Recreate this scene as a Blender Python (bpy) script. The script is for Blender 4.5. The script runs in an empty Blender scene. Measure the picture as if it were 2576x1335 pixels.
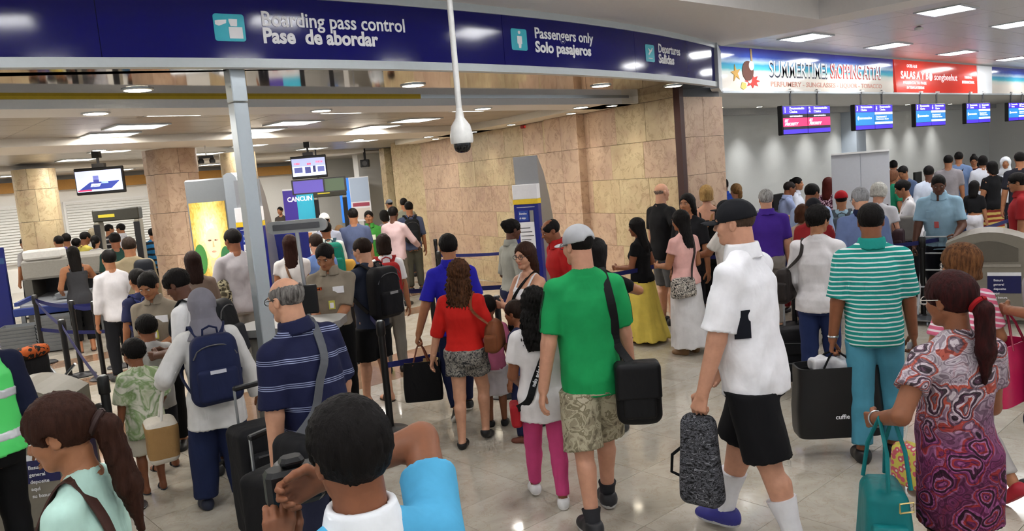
import bpy, math, random
import numpy as np
from mathutils import Matrix, Vector
SC = bpy.context.scene
# ---------------------------------------------------------------- camera, world, exposure
# room axes: +X along the check-in desks (to the right and away), +Y into the security hall (to the left and away)
cam_data = bpy.data.cameras.new('camera'); cam_obj = bpy.data.objects.new('camera', cam_data); SC.collection.objects.link(cam_obj)
cam_data.sensor_width = 36.0; cam_data.lens = 36.0 * 1980.0 / 2576.0; cam_data.clip_start = .05; cam_data.clip_end = 200
_pitch, _roll, _azimuth = math.atan(238 / 1980.0), math.radians(4.75), math.radians(48.3141)
_f = Vector((math.cos(_azimuth) * math.cos(_pitch), math.sin(_azimuth) * math.cos(_pitch), -math.sin(_pitch)))
_r = _f.cross(Vector((0, 0, 1))).normalized(); _u = _r.cross(_f)
_r2 = _r * math.cos(_roll) - _u * math.sin(_roll); _u2 = _u * math.cos(_roll) + _r * math.sin(_roll)
_m = Matrix((_r2, _u2, -_f)).transposed().to_4x4(); _m.translation = Vector((0, 0, 2.2)); cam_obj.matrix_world = _m
SC.camera = cam_obj
SC.view_settings.view_transform = 'Standard'; SC.view_settings.look = 'None'; SC.view_settings.gamma = 1.0; SC.view_settings.use_curve_mapping = False
SC.view_settings.exposure = 0.35
SC.cycles.max_bounces = 5; SC.cycles.diffuse_bounces = 3; SC.cycles.glossy_bounces = 2; SC.cycles.transmission_bounces = 2; SC.cycles.use_adaptive_sampling = True; SC.cycles.adaptive_threshold = .13; SC.cycles.adaptive_min_samples = 8; SC.cycles.caustics_reflective = False; SC.cycles.caustics_refractive = False
_w = bpy.data.worlds.new('hall'); SC.world = _w; _w.use_nodes = True
_w.node_tree.nodes['Background'].inputs['Color'].default_value = (.94, .97, 1.0, 1); _w.node_tree.nodes['Background'].inputs['Strength'].default_value = .62
# ---------------------------------------------------------------- helpers: objects and materials
COL = bpy.context.scene.collection
V = np.array

def lin(c):
    """sRGB 0-255 (or hex int) -> linear rgba"""
    if isinstance(c, int):
        c = ((c >> 16) & 255, (c >> 8) & 255, c & 255)
    o = []
    for v in c[:3]:
        v = v / 255.0
        o.append(v / 12.92 if v <= 0.04045 else ((v + 0.055) / 1.055) ** 2.4)
    return (o[0], o[1], o[2], 1.0)

MATS = {}
class NT:
    """tiny node-tree writer"""
    def __init__(s, name):
        s.m = bpy.data.materials.new(name); s.m.use_nodes = True
        s.t = s.m.node_tree; s.n = s.t.nodes; s.l = s.t.links
        s.b = s.n['Principled BSDF']; s.tc = None
    def node(s, ty, **kw):
        x = s.n.new(ty)
        for k, v in kw.items():
            if k.startswith('i_'):
                x.inputs[k[2:].replace('_', ' ')].default_value = v
            else:
                setattr(x, k, v)
        return x
    def link(s, a, b): s.l.new(a, b)
    def coord(s, which='Object', scale=(1, 1, 1), rot=(0, 0, 0), loc=(0, 0, 0)):
        if s.tc is None: s.tc = s.n.new('ShaderNodeTexCoord')
        mp = s.n.new('ShaderNodeMapping')
        mp.inputs['Scale'].default_value = scale; mp.inputs['Rotation'].default_value = rot; mp.inputs['Location'].default_value = loc
        s.link(s.tc.outputs[which], mp.inputs['Vector']); return mp.outputs['Vector']
    def noise(s, vec, scale, detail=4, rough=.6, dist=0.0):
        x = s.node('ShaderNodeTexNoise'); x.inputs['Scale'].default_value = scale; x.inputs['Detail'].default_value = detail
        x.inputs['Roughness'].default_value = rough; x.inputs['Distortion'].default_value = dist
        s.link(vec, x.inputs['Vector']); return x.outputs['Fac']
    def ramp(s, fac, stops, interp='LINEAR'):
        r = s.node('ShaderNodeValToRGB'); cr = r.color_ramp; cr.interpolation = interp
        while len(cr.elements) < len(stops): cr.elements.new(.5)
        for e, (p, c) in zip(cr.elements, stops): e.position = p; e.color = c
        s.link(fac, r.inputs['Fac']); return r.outputs['Color']
    def mix(s, fac, a, b, blend='MIX'):
        x = s.node('ShaderNodeMix', data_type='RGBA', blend_type=blend)
        for k, v in (('Factor', fac), ('A', a), ('B', b)):
            i = [q for q in x.inputs if q.name == k and (q.type == 'RGBA' or k == 'Factor')][0]
            if hasattr(v, 'links'): s.link(v, i)
            else: i.default_value = v
        return [q for q in x.outputs if q.type == 'RGBA'][0]
    def math(s, op, a, b=0.0, c=None):
        x = s.node('ShaderNodeMath', operation=op)
        for i, v in enumerate((a, b, c)):
            if v is None: continue
            if hasattr(v, 'links'): s.link(v, x.inputs[i])
            else: x.inputs[i].default_value = v
        return x.outputs[0]
    def sep(s, vec):
        x = s.node('ShaderNodeSeparateXYZ'); s.link(vec, x.inputs[0]); return x.outputs
    def bump(s, h, strength=.3, dist=.01):
        x = s.node('ShaderNodeBump'); x.inputs['Strength'].default_value = strength; x.inputs['Distance'].default_value = dist
        s.link(h, x.inputs['Height']); s.link(x.outputs[0], s.b.inputs['Normal'])
    def col(s, c):
        if hasattr(c, 'links'): s.link(c, s.b.inputs['Base Color'])
        else: s.b.inputs['Base Color'].default_value = c
    def set(s, rough=.5, metal=0.0, spec=.5, coat=0.0):
        s.b.inputs['Roughness'].default_value = rough; s.b.inputs['Metallic'].default_value = metal
        s.b.inputs['Specular IOR Level'].default_value = spec; s.b.inputs['Coat Weight'].default_value = coat

def plain(c, rough=.5, metal=0.0, spec=.4, var=.06, coat=0.0, scale=30):
    """painted / plastic / metal finish with faint procedural variation"""
    key = ('plain', c, rough, metal, spec, var, coat, scale)
    if key in MATS: return MATS[key]
    t = NT('finish'); t.set(rough, metal, spec, coat); L = lin(c)
    f = t.noise(t.coord(), scale, 3)
    a = tuple(v * (1 - var) for v in L[:3]) + (1,); b = tuple(min(1, v * (1 + var)) for v in L[:3]) + (1,)
    t.col(t.ramp(f, [(.3, a), (.7, b)])); MATS[key] = t.m; return t.m

def glow(c, strength, var=0.0):
    key = ('glow', c, strength)
    if key in MATS: return MATS[key]
    t = NT('lit surface'); L = lin(c); t.col(L)
    t.b.inputs['Emission Color'].default_value = L; t.b.inputs['Emission Strength'].default_value = strength
    t.set(.4); t.m.cycles.emission_sampling = 'NONE'; MATS[key] = t.m; return t.m

def cloth(c, rough=.85, weave=420, var=.10, wr=.5, sheen=0.0):
    key = ('cloth', c, rough, weave, var, wr)
    if key in MATS: return MATS[key]
    t = NT('fabric'); t.set(rough, 0, .2); L = lin(c)
    f = t.noise(t.coord(), 7, 5)
    a = tuple(v * (1 - var) for v in L[:3]) + (1,); b = tuple(min(1, v * (1 + var)) for v in L[:3]) + (1,)
    t.col(t.ramp(f, [(.3, a), (.7, b)]))
    w = t.noise(t.coord(scale=(1, 1, .45)), 9, 3, .5, .5)
    t.bump(w, wr * .7, .03); MATS[key] = t.m; return t.m

def hairmat(c, c2=None, key2=None):
    key = ('hair', c, c2)
    if key in MATS: return MATS[key]
    t = NT('hair'); t.set(.62, 0, .12); L = lin(c); L2 = lin(c2) if c2 is not None else tuple(min(1, v * 1.6 + .002) for v in L[:3]) + (1,)
    f = t.noise(t.coord(scale=(1, 1, .16)), 75, 3, .6)
    t.col(t.ramp(f, [(.35, L), (.75, L2)])); t.bump(f, .8, .008); MATS[key] = t.m; return t.m

def skinmat():
    key = 'skin'
    if key in MATS: return MATS[key]
    t = NT('skin'); t.set(.52, 0, .35)
    a = t.node('ShaderNodeAttribute', attribute_name='tone')
    f = t.noise(t.coord(), 26, 4)
    t.col(t.mix(1.0, a.outputs['Color'], t.ramp(f, [(.3, (.9, .88, .88, 1)), (.7, (1.06, 1.04, 1.04, 1))]), 'MULTIPLY'))
    MATS[key] = t.m; return t.m

def mesh_obj(name, verts, faces, mat=None, parent=None, smooth=False, mats=None, mi=None):
    me = bpy.data.meshes.new(name); me.from_pydata([tuple(v) for v in verts], [], [tuple(f) for f in faces])
    for m in (mats or ([mat] if mat else [])): me.materials.append(m)
    if smooth: me.polygons.foreach_set('use_smooth', [True] * len(me.polygons))
    if mi is not None: me.polygons.foreach_set('material_index', mi)
    me.update()
    o = bpy.data.objects.new(name, me); COL.objects.link(o)
    if parent is not None: o.parent = parent
    return o

def tag(o, label=None, cat=None, group=None, kind=None):
    if label: o['label'] = label
    if cat: o['category'] = cat
    if group: o['group'] = group
    if kind: o['kind'] = kind
    return o

def empty(name, loc=(0, 0, 0), rz=0.0, label=None, cat=None, group=None, kind=None):
    o = bpy.data.objects.new(name, None); o.empty_display_size = .1; COL.objects.link(o)
    o.location = loc; o.rotation_euler = (0, 0, rz); return tag(o, label, cat, group, kind)

class MB:
    """collects simple solids into one mesh"""
    def __init__(s): s.v = []; s.f = []; s.m = []
    def add(s, vs, fs, mi=0):
        n = len(s.v); s.v += [tuple(map(float, q)) for q in vs]; s.f += [tuple(i + n for i in f) for f in fs]; s.m += [mi] * len(fs); return s
    def box(s, lo, hi, mi=0, bev=0.0, rz=0.0, piv=None):
        (x0, y0, z0), (x1, y1, z1) = lo, hi
        if bev <= 0:
            vs = [(x0, y0, z0), (x1, y0, z0), (x1, y1, z0), (x0, y1, z0), (x0, y0, z1), (x1, y0, z1), (x1, y1, z1), (x0, y1, z1)]
            fs = [(0, 3, 2, 1), (4, 5, 6, 7), (0, 1, 5, 4), (1, 2, 6, 5), (2, 3, 7, 6), (3, 0, 4, 7)]
        else:
            b = min(bev, (x1 - x0) * .49, (y1 - y0) * .49, (z1 - z0) * .49); vs = []; fs = []
            def ring(z, i):
                return [(x0 + b + i, y0 + i, z), (x1 - b - i, y0 + i, z), (x1 - i, y0 + b + i, z), (x1 - i, y1 - b - i, z), (x1 - b - i, y1 - i, z), (x0 + b + i, y1 - i, z), (x0 + i, y1 - b - i, z), (x0 + i, y0 + b + i, z)]
            for z, i in ((z0, b * .6), (z0 + b, 0), (z1 - b, 0), (z1, b * .6)): vs += ring(z, i)
            for k in range(3):
                for j in range(8): fs.append((k * 8 + j, k * 8 + (j + 1) % 8, k * 8 + 8 + (j + 1) % 8, k * 8 + 8 + j))
            fs.append(tuple(range(7, -1, -1))); fs.append(tuple(range(24, 32)))
        if rz:
            px, py = piv or ((x0 + x1) / 2, (y0 + y1) / 2); c, q = math.cos(rz), math.sin(rz)
            vs = [(px + (x - px) * c - (y - py) * q, py + (x - px) * q + (y - py) * c, z) for x, y, z in vs]
        return s.add(vs, fs, mi)
    def prism(s, poly, z0, z1, mi=0):
        """poly in plan, counter-clockwise"""
        n = len(poly); vs = [(x, y, z0) for x, y in poly] + [(x, y, z1) for x, y in poly]
        fs = [tuple(range(n - 1, -1, -1)), tuple(range(n, 2 * n))] + [(i, (i + 1) % n, n + (i + 1) % n, n + i) for i in range(n)]
        return s.add(vs, fs, mi)
    def extr(s, poly, axis, a, b, mi=0):
        """extrude a polygon given in the plane normal to axis ('x': (y,z), 'y': (x,z))"""
        n = len(poly)
        g = (lambda p, t: (t, p[0], p[1])) if axis == 'x' else (lambda p, t: (p[0], t, p[1]))
        vs = [g(p, a) for p in poly] + [g(p, b) for p in poly]
        fs = [tuple(range(n)), tuple(range(2 * n - 1, n - 1, -1))] + [(i, n + i, n + (i + 1) % n, (i + 1) % n) for i in range(n)]
        return s.add(vs, fs, mi)
    def tube(s, pts, r, seg=8, mi=0, caps=True):
        pts = [V(p, float) for p in pts]; rs = r if hasattr(r, '__len__') else [r] * len(pts); n0 = len(s.v); up = None
        for i, p in enumerate(pts):
            t = pts[min(i + 1, len(pts) - 1)] - pts[max(i - 1, 0)]; t = t / (np.linalg.norm(t) + 1e-9)
            if up is None: up = V([0, 0, 1.]) if abs(t[2]) < .9 else V([1., 0, 0])
            a = np.cross(t, up); a /= np.linalg.norm(a) + 1e-9; b = np.cross(a, t); up = b
            for k in range(seg):
                an = 2 * math.pi * k / seg; q = p + rs[i] * (math.cos(an) * a + math.sin(an) * b); s.v.append(tuple(map(float, q)))
        for i in range(len(pts) - 1):
            for k in range(seg):
                s.f.append((n0 + i * seg + k, n0 + i * seg + (k + 1) % seg, n0 + (i + 1) * seg + (k + 1) % seg, n0 + (i + 1) * seg + k)); s.m.append(mi)
        if caps:
            s.f.append(tuple(n0 + k for k in range(seg - 1, -1, -1))); s.f.append(tuple(n0 + (len(pts) - 1) * seg + k for k in range(seg))); s.m += [mi, mi]
        return s
    def ribbon(s, pts, nrm, w, th, mi=0):
        """flat strap of width w and thickness th along pts; nrm = outward normals"""
        n0 = len(s.v); k = len(pts)
        for i, p in enumerate(pts):
            p = V(p, float); n = V(nrm[i], float); n /= np.linalg.norm(n) + 1e-9
            t = V(pts[min(i + 1, k - 1)], float) - V(pts[max(i - 1, 0)], float); t /= np.linalg.norm(t) + 1e-9
            b = np.cross(t, n); b /= np.linalg.norm(b) + 1e-9
            for u, q in ((-.5, 0), (.5, 0), (.5, 1), (-.5, 1)): s.v.append(tuple(map(float, p + b * w * u + n * th * q)))
        for i in range(k - 1):
            for j in range(4): s.f.append((n0 + i * 4 + j, n0 + i * 4 + (j + 1) % 4, n0 + i * 4 + 4 + (j + 1) % 4, n0 + i * 4 + 4 + j)); s.m.append(mi)
        s.f.append((n0 + 3, n0 + 2, n0 + 1, n0)); e = n0 + (k - 1) * 4; s.f.append((e, e + 1, e + 2, e + 3)); s.m += [mi, mi]
        return s
    def lathe(s, prof, c=(0, 0, 0), seg=20, mi=0):
        n0 = len(s.v)
        for r, z in prof:
            for k in range(seg):
                a = 2 * math.pi * k / seg; s.v.append((c[0] + r * math.cos(a), c[1] + r * math.sin(a), c[2] + z))
        for i in range(len(prof) - 1):
            for k in range(seg): s.f.append((n0 + i * seg + k, n0 + i * seg + (k + 1) % seg, n0 + (i + 1) * seg + (k + 1) % seg, n0 + (i + 1) * seg + k)); s.m.append(mi)
        s.f.append(tuple(n0 + k for k in range(seg - 1, -1, -1))); e = n0 + (len(prof) - 1) * seg; s.f.append(tuple(e + k for k in range(seg))); s.m += [mi, mi]
        return s
    def quad(s, a, b, c, d, mi=0): return s.add([a, b, c, d], [(0, 1, 2, 3)], mi)
    def build(s, name, mat, parent=None, smooth=False):
        mats = mat if isinstance(mat, (list, tuple)) else [mat]
        o = mesh_obj(name, s.v, s.f, None, parent, smooth, mats, s.m)
        if smooth:
            try: o.data.set_sharp_from_angle(angle=.7)
            except Exception: pass
        return o

def struct(name, mb, mat, parent=None, smooth=False):
    o = mb.build(name, mat, parent, smooth)
    if parent is None: o['kind'] = 'structure'
    return o

def text_mesh(body, size, bold=0.0, extr=.004, align='LEFT', sx=1.0, shear=0.0, space=1.0):
    """text outline as vertices / faces in the x-z plane, facing -y"""
    cu = bpy.data.curves.new('lettering', 'FONT'); cu.body = body; cu.size = size; cu.offset = bold; cu.extrude = extr
    cu.align_x = align; cu.shear = shear; cu.space_character = space; cu.resolution_u = 3
    o = bpy.data.objects.new('lettering', cu); me = bpy.data.meshes.new_from_object(o)
    vs = [(v.co.x * sx, -v.co.z, v.co.y) for v in me.vertices]; fs = [tuple(p.vertices) for p in me.polygons]
    bpy.data.meshes.remove(me); bpy.data.objects.remove(o); bpy.data.curves.remove(cu)
    return vs, fs

def words_mesh(body, size, bold=0.0, extr=.004, shear=0.0):
    """one outline per word, each at its place in the line; also the width of the line"""
    full, _ = text_mesh(body, size, bold, extr, shear=shear); W_ = max(v[0] for v in full); out = []; pos = 0
    for w in body.split():
        pos = body.index(w, pos) + len(w); vs, fs = text_mesh(w, size, bold, extr, shear=shear)
        x1 = max(v[0] for v in text_mesh(body[:pos], size, bold, extr, shear=shear)[0]); dx = x1 - max(v[0] for v in vs)
        out.append(([(x + dx, y, z) for x, y, z in vs], fs))
    return out, W_

# ---------------------------------------------------------------- distance-field modelling (bodies, clothes, soft bags)
f32 = np.float32
def smin(a, b, k):
    h = np.clip(.5 + .5 * (b - a) / k, 0, 1); return b + (a - b) * h - k * h * (1 - h)
def smax(a, b, k): return -smin(-a, -b, k)
def rcone(P, a, b, r1, r2):
    a = V(a, f32); ab = V(b, f32) - a; t = np.clip(((P - a) @ ab) / max(float(ab @ ab), 1e-9), 0, 1)
    q = P - a - t[:, None] * ab
    return np.sqrt(np.einsum('ij,ij->i', q, q)) - (r1 + (r2 - r1) * t)
def ell(P, c, r, M=None):
    q = P - V(c, f32)
    if M is not None: q = q @ V(M, f32)
    q = q / V(r, f32); k0 = np.sqrt(np.einsum('ij,ij->i', q, q)) + 1e-6
    q2 = q / V(r, f32); k1 = np.sqrt(np.einsum('ij,ij->i', q2, q2)) + 1e-6
    return k0 * (k0 - 1) / k1
def rbox(P, c, b, r, M=None):
    q = P - V(c, f32)
    if M is not None: q = q @ V(M, f32)
    q = np.abs(q) - (V(b, f32) - r)
    return np.sqrt((np.maximum(q, 0) ** 2).sum(1)) + np.minimum(q.max(1), 0) - r
def loftd(P, keys, ex=2.0):
    """stack of ellipses along z: keys (z, cx, cy, a, b)"""
    K = V(keys, f32); z = P[:, 2]
    cx, cy, a, b = (np.interp(z, K[:, 0], K[:, i]) for i in (1, 2, 3, 4))
    u = np.abs((P[:, 0] - cx) / a); v = np.abs((P[:, 1] - cy) / b)
    q = np.sqrt(u * u + v * v) if ex <= 2.0 else np.sqrt(np.sqrt(u * u * u * u + v * v * v * v) * .35 + (u * u + v * v) * .65)
    d = (q - 1) * np.minimum(a, b) * np.where(q > 1, 1, 1)
    g = np.maximum(K[0, 0] - z, z - K[-1, 0])
    return np.maximum(d, g)

def snet(sdf, lo, hi, h, proj=True, B=5):
    """naive surface nets on a block-sparse grid"""
    lo = V(lo, float) - 2 * h; hi = V(hi, float) + 2 * h
    nb = np.maximum(1, np.ceil((hi - lo) / (h * B)).astype(int)); n = nb * B
    ax = [lo[i] + h * np.arange(n[i]) for i in range(3)]
    bc = [lo[i] + h * B * (np.arange(nb[i]) + .5) - h * .5 for i in range(3)]
    Cg = np.stack(np.meshgrid(*bc, indexing='ij'), -1).reshape(-1, 3).astype(f32)
    dc = sdf(Cg); near = np.abs(dc) < h * B * 1.0 + h
    D = np.repeat(np.repeat(np.repeat(np.where(dc < 0, -9., 9.).reshape(nb), B, 0), B, 1), B, 2).astype(f32)
    idx = np.argwhere(near.reshape(nb))
    if len(idx) == 0: return np.zeros((0, 3)), np.zeros((0, 4), int)
    o = np.stack(np.meshgrid(*[np.arange(B)] * 3, indexing='ij'), -1).reshape(-1, 3)
    g = (idx[:, None, :] * B + o[None]).reshape(-1, 3)
    P = (lo + g * h).astype(f32); D[g[:, 0], g[:, 1], g[:, 2]] = sdf(P)
    I = D < 0
    s = np.zeros(tuple(n - 1), np.int8)
    for dx in (0, 1):
        for dy in (0, 1):
            for dz in (0, 1): s += I[dx:n[0] - 1 + dx, dy:n[1] - 1 + dy, dz:n[2] - 1 + dz]
    cells = np.argwhere((s > 0) & (s < 8))
    if len(cells) == 0: return np.zeros((0, 3)), np.zeros((0, 4), int)
    cid = -np.ones(tuple(n - 1), np.int64); cid[cells[:, 0], cells[:, 1], cells[:, 2]] = np.arange(len(cells))
    acc = np.zeros((len(cells), 3)); cnt = np.zeros(len(cells)); cx, cy, cz = cells.T
    cor = [(i, j, k) for i in (0, 1) for j in (0, 1) for k in (0, 1)]
    val = {c: D[cx + c[0], cy + c[1], cz + c[2]].astype(float) for c in cor}
    for a in cor:
        for d in range(3):
            if a[d]: continue
            b = list(a); b[d] = 1; b = tuple(b); A, Bv = val[a], val[b]; m = (A < 0) != (Bv < 0)
            t = np.where(m, A / np.where(m, A - Bv, 1), 0); w = np.zeros((len(cells), 3)) + V(a, float); w[:, d] += t
            acc[m] += w[m]; cnt[m] += 1
    Vt = lo + (cells + acc / cnt[:, None]) * h
    Q = []
    for d in range(3):
        e, f = (d + 1) % 3, (d + 2) % 3
        sl = [slice(None)] * 3; s2 = [slice(None)] * 3; sl[d] = slice(0, n[d] - 1); s2[d] = slice(1, n[d])
        A = I[tuple(sl)]; Bq = I[tuple(s2)]; ch = np.argwhere(A != Bq)
        ch = ch[(ch[:, e] > 0) & (ch[:, f] > 0) & (ch[:, e] < n[e] - 1) & (ch[:, f] < n[f] - 1)]
        q = []
        for oe, of in ((-1, -1), (0, -1), (0, 0), (-1, 0)):
            c = ch.copy(); c[:, e] += oe; c[:, f] += of; q.append(cid[c[:, 0], c[:, 1], c[:, 2]])
        q = np.stack(q, 1); fl = ~A[ch[:, 0], ch[:, 1], ch[:, 2]]; q[fl] = q[fl][:, ::-1]; Q.append(q)
    Q = np.concatenate(Q); Q = Q[(Q >= 0).all(1)]
    if proj:
        p = Vt.astype(f32); e = h * .4; d0 = sdf(p)
        G = np.stack([sdf(p + V([e, 0, 0], f32)), sdf(p + V([0, e, 0], f32)), sdf(p + V([0, 0, e], f32))], 1) - d0[:, None]
        G /= e; gn = (G * G).sum(1) + 1e-6
        st = -(d0 / gn)[:, None] * G; L = np.sqrt((st * st).sum(1)) + 1e-9; st *= np.minimum(1, .6 * h / L)[:, None]
        Vt = Vt + st
    return Vt, Q

def fast_mesh(name, Vt, Q, mats, parent=None, mi=None, tone=None, smooth=True):
    me = bpy.data.meshes.new(name); nv, nq = len(Vt), len(Q)
    me.vertices.add(nv); me.vertices.foreach_set('co', np.ascontiguousarray(Vt, f32).ravel())
    me.loops.add(nq * 4); me.loops.foreach_set('vertex_index', np.ascontiguousarray(Q, np.int32).ravel())
    me.polygons.add(nq); me.polygons.foreach_set('loop_start', np.arange(0, nq * 4, 4, dtype=np.int32))
    me.polygons.foreach_set('use_smooth', np.full(nq, smooth))
    for m in (mats if isinstance(mats, (list, tuple)) else [mats]): me.materials.append(m)
    if mi is not None: me.polygons.foreach_set('material_index', np.ascontiguousarray(mi, np.int32))
    if tone is not None:
        at = me.color_attributes.new('tone', 'FLOAT_COLOR', 'POINT'); at.data.foreach_set('color', np.ascontiguousarray(tone, f32).ravel())
    me.update(calc_edges=True)
    o = bpy.data.objects.new(name, me); COL.objects.link(o)
    if parent is not None: o.parent = parent
    return o

def blob(name, sdf, lo, hi, h, mat, parent=None, proj=True):
    Vt, Q = snet(sdf, lo, hi, h, proj)
    return fast_mesh(name, Vt, Q, mat, parent)
# ---------------------------------------------------------------- materials of the setting
def marble_wall_mat(c1, c2, c3):
    t = NT('honed yellow marble'); t.set(.42, 0, .4)
    v = t.coord(); oi = t.node('ShaderNodeObjectInfo')
    add = t.node('ShaderNodeVectorMath', operation='ADD'); sc = t.node('ShaderNodeVectorMath', operation='SCALE'); sc.inputs['Scale'].default_value = 37.0
    cmb = t.node('ShaderNodeCombineXYZ'); t.link(oi.outputs['Random'], cmb.inputs[0]); t.link(oi.outputs['Random'], cmb.inputs[2])
    t.link(cmb.outputs[0], sc.inputs[0]); t.link(v, add.inputs[0]); t.link(sc.outputs[0], add.inputs[1]); p = add.outputs[0]
    cloud = t.noise(p, 2.2, 5, .65, 1.0); fine = t.noise(p, 5.0, 6, .72, 1.6)
    base = t.ramp(cloud, [(.28, lin(c3)), (.5, lin(c1)), (.72, lin(c2))])
    vein = t.ramp(fine, [(.0, (1, 1, 1, 1)), (.36, (1, 1, 1, 1)), (.42, (.42, .34, .27, 1)), (.47, (.95, .95, .95, 1)), (.62, (1, 1, 1, 1)), (.70, (.72, .66, .58, 1))])
    col = t.mix(.55, base, vein, 'MULTIPLY')
    tint = t.ramp(oi.outputs['Random'], [(0, (.93, .90, .88, 1)), (.5, (1, .98, .96, 1)), (1, (1.0, .95, .91, 1))])
    t.col(t.mix(.8, col, tint, 'MULTIPLY')); return t.m
M_MARBLE = marble_wall_mat(0xC2B08C, 0xCFC09A, 0xB79E80)
M_MARBLE_PINK = marble_wall_mat(0xBEA48C, 0xCAB198, 0xAF9280)
def floor_mat(tone=(1, 1, 1), name='polished cream marble tile'):
    t = NT(name); t.set(.13, 0, .5)
    v = t.coord(); oi = t.node('ShaderNodeObjectInfo'); geo = t.coord('Object')
    add = t.node('ShaderNodeVectorMath', operation='ADD'); cmb = t.node('ShaderNodeCombineXYZ'); t.link(t.math('MULTIPLY', oi.outputs['Random'], 61.0), cmb.inputs[0]); t.link(t.math('MULTIPLY', oi.outputs['Random'], 23.0), cmb.inputs[1])
    t.link(v, add.inputs[0]); t.link(cmb.outputs[0], add.inputs[1]); p = add.outputs[0]
    a = t.noise(p, 2.6, 5, .62, .9); b = t.noise(p, 9, 6, .7, 1.6)
    T = lambda c: tuple(x * k for x, k in zip(lin(c)[:3], tone)) + (1,)
    base = t.ramp(a, [(.3, T(0xADA597)), (.55, T(0xBCB5A8)), (.75, T(0xC6C0B5))])
    ve = t.ramp(b, [(.0, (1, 1, 1, 1)), (.40, (1, 1, 1, 1)), (.43, (.80, .70, .58, 1)), (.46, (1, 1, 1, 1))])
    col = t.mix(.6, base, ve, 'MULTIPLY'); tint = t.ramp(oi.outputs['Random'], [(0, (.93, .92, .90, 1)), (1, (1, 1, 1, 1))])
    t.col(t.mix(1.0, col, tint, 'MULTIPLY'))
    r = t.ramp(a, [(.3, (.06, .06, .06, 1)), (.8, (.11, .11, .11, 1))]); t.link(r, t.b.inputs['Roughness']); return t.m
M_FLOOR = floor_mat(); M_BAND = floor_mat((.62, .42, .32), 'polished terracotta marble tile')
M_GROUT = plain(0x6E665B, .8)
M_WHITE = plain(0xD8D8D6, .6, 0, .3, .02); M_CREAM = plain(0xDED7C8, .65, 0, .3, .03); M_TRIM = plain(0xC4CBD0, .35, .3, .4, .02)
M_GREYCEIL = plain(0xD8D6D3, .55, 0, .3, .03)
def tile_ceiling_mat(c):
    t = NT('perforated metal ceiling panel'); t.set(.34, .25, .5); v = t.coord()
    w = t.node('ShaderNodeTexVoronoi'); w.inputs['Scale'].default_value = 55; t.link(v, w.inputs['Vector'])
    L = lin(c); t.col(t.ramp(w.outputs['Distance'], [(.12, tuple(x * .72 for x in L[:3]) + (1,)), (.3, L)])); return t.m
M_PANEL_R = tile_ceiling_mat(0xCDCAC8); M_PANEL_L = tile_ceiling_mat(0x9C9388)
M_MIRROR = plain(0x9A8D80, .05, 1.0, .5, .03)
M_BLUE = plain(0x121266, .10, 0, .32, .03, .0); M_NAVY = plain(0x10144E, .35, 0, .4, .04); M_BLUEPANEL = plain(0x14207C, .3, 0, .4, .03)
M_DARK = plain(0x17161A, .45, 0, .4, .08); M_BLACK = plain(0x0B0B0D, .4, 0, .4, .1); M_STEEL = plain(0xA9ADB0, .3, .85, .5, .03); M_ALU = plain(0xB9C2C8, .32, .6, .5, .02)
M_LAMP = glow(0xFFF6E8, 9.0); M_LAMPW = glow(0xFFFFFF, 10.0); M_DOWN = glow(0xFFF2D8, 12.0)
M_YEL = plain(0xE2C02A, .4); M_PAPER = plain(0xE6E6EA, .6, 0, .3, .02); M_GREY = plain(0x8B8A88, .5); M_DGREY = plain(0x4A4A4C, .5)
M_BIN = plain(0x7D776B, .5, 0, .4, .04); M_BIN2 = plain(0x5C574E, .6, 0, .3, .04); M_BROWN = plain(0x3A1F1A, .5); M_OCHRE = plain(0xA87A3C, .55, 0, .3, .06)

# ---------------------------------------------------------------- floor: grout bed with single tiles
TX, TY, X0T, Y0T = .67, .55, 3.52, 4.60
fl = struct('floor', MB().box((-6, -6, -.06), (32, 28, -.006)), M_GROUT)
tile_me = MB().box((.0015, .0015, -.03), (TX - .0015, TY - .0015, 0), bev=.0012)
def _tile_mesh(mat):
    o = tile_me.build('floor_tile', mat); me = o.data; bpy.data.objects.remove(o); return me
ME_TILE, ME_BAND = _tile_mesh(M_FLOOR), _tile_mesh(M_BAND)
def is_band(cx, cy): return (7.35 < cy < 8.45 and -1 < cx < 9.6) or (12.5 < cy < 13.05 and cx < 9.2) or (10.6 < cy < 11.15 and cx < 9.2) or (abs(cx - 9.75) < .35 and 9 < cy < 14)
cand = []
for i in range(-14, 42):
    for j in range(-19, 42):
        x, y = X0T + i * TX, Y0T + j * TY; cx, cy = x + TX / 2, y + TY / 2
        dep = .66 * cx + .74 * cy; lat = .74 * cx - .67 * cy
        vis = dep > 2.3 and abs(lat) < .69 * dep + .8 and dep < 24
        cand.append((not vis, dep if vis else 99 + math.hypot(cx, cy), x, y, is_band(cx, cy)))
cand.sort(); rest = {False: MB(), True: MB()}
for n, (nv, dep, x, y, bd) in enumerate(cand):
    if n < 300 and not nv:
        o = bpy.data.objects.new('floor_tile', ME_BAND if bd else ME_TILE); COL.objects.link(o); o.location = (x, y, 0); o.parent = fl
    elif -5.5 < x < 31 and -5.5 < y < 27: rest[bd].box((x + .0015, y + .0015, -.03), (x + TX - .0015, y + TY - .0015, 0))
for bd, nm in ((False, 'cream_floor_tiles'), (True, 'terracotta_floor_tiles')):
    o = rest[bd].build(nm, M_BAND if bd else M_FLOOR, fl); o['kind'] = 'stuff'

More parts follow.
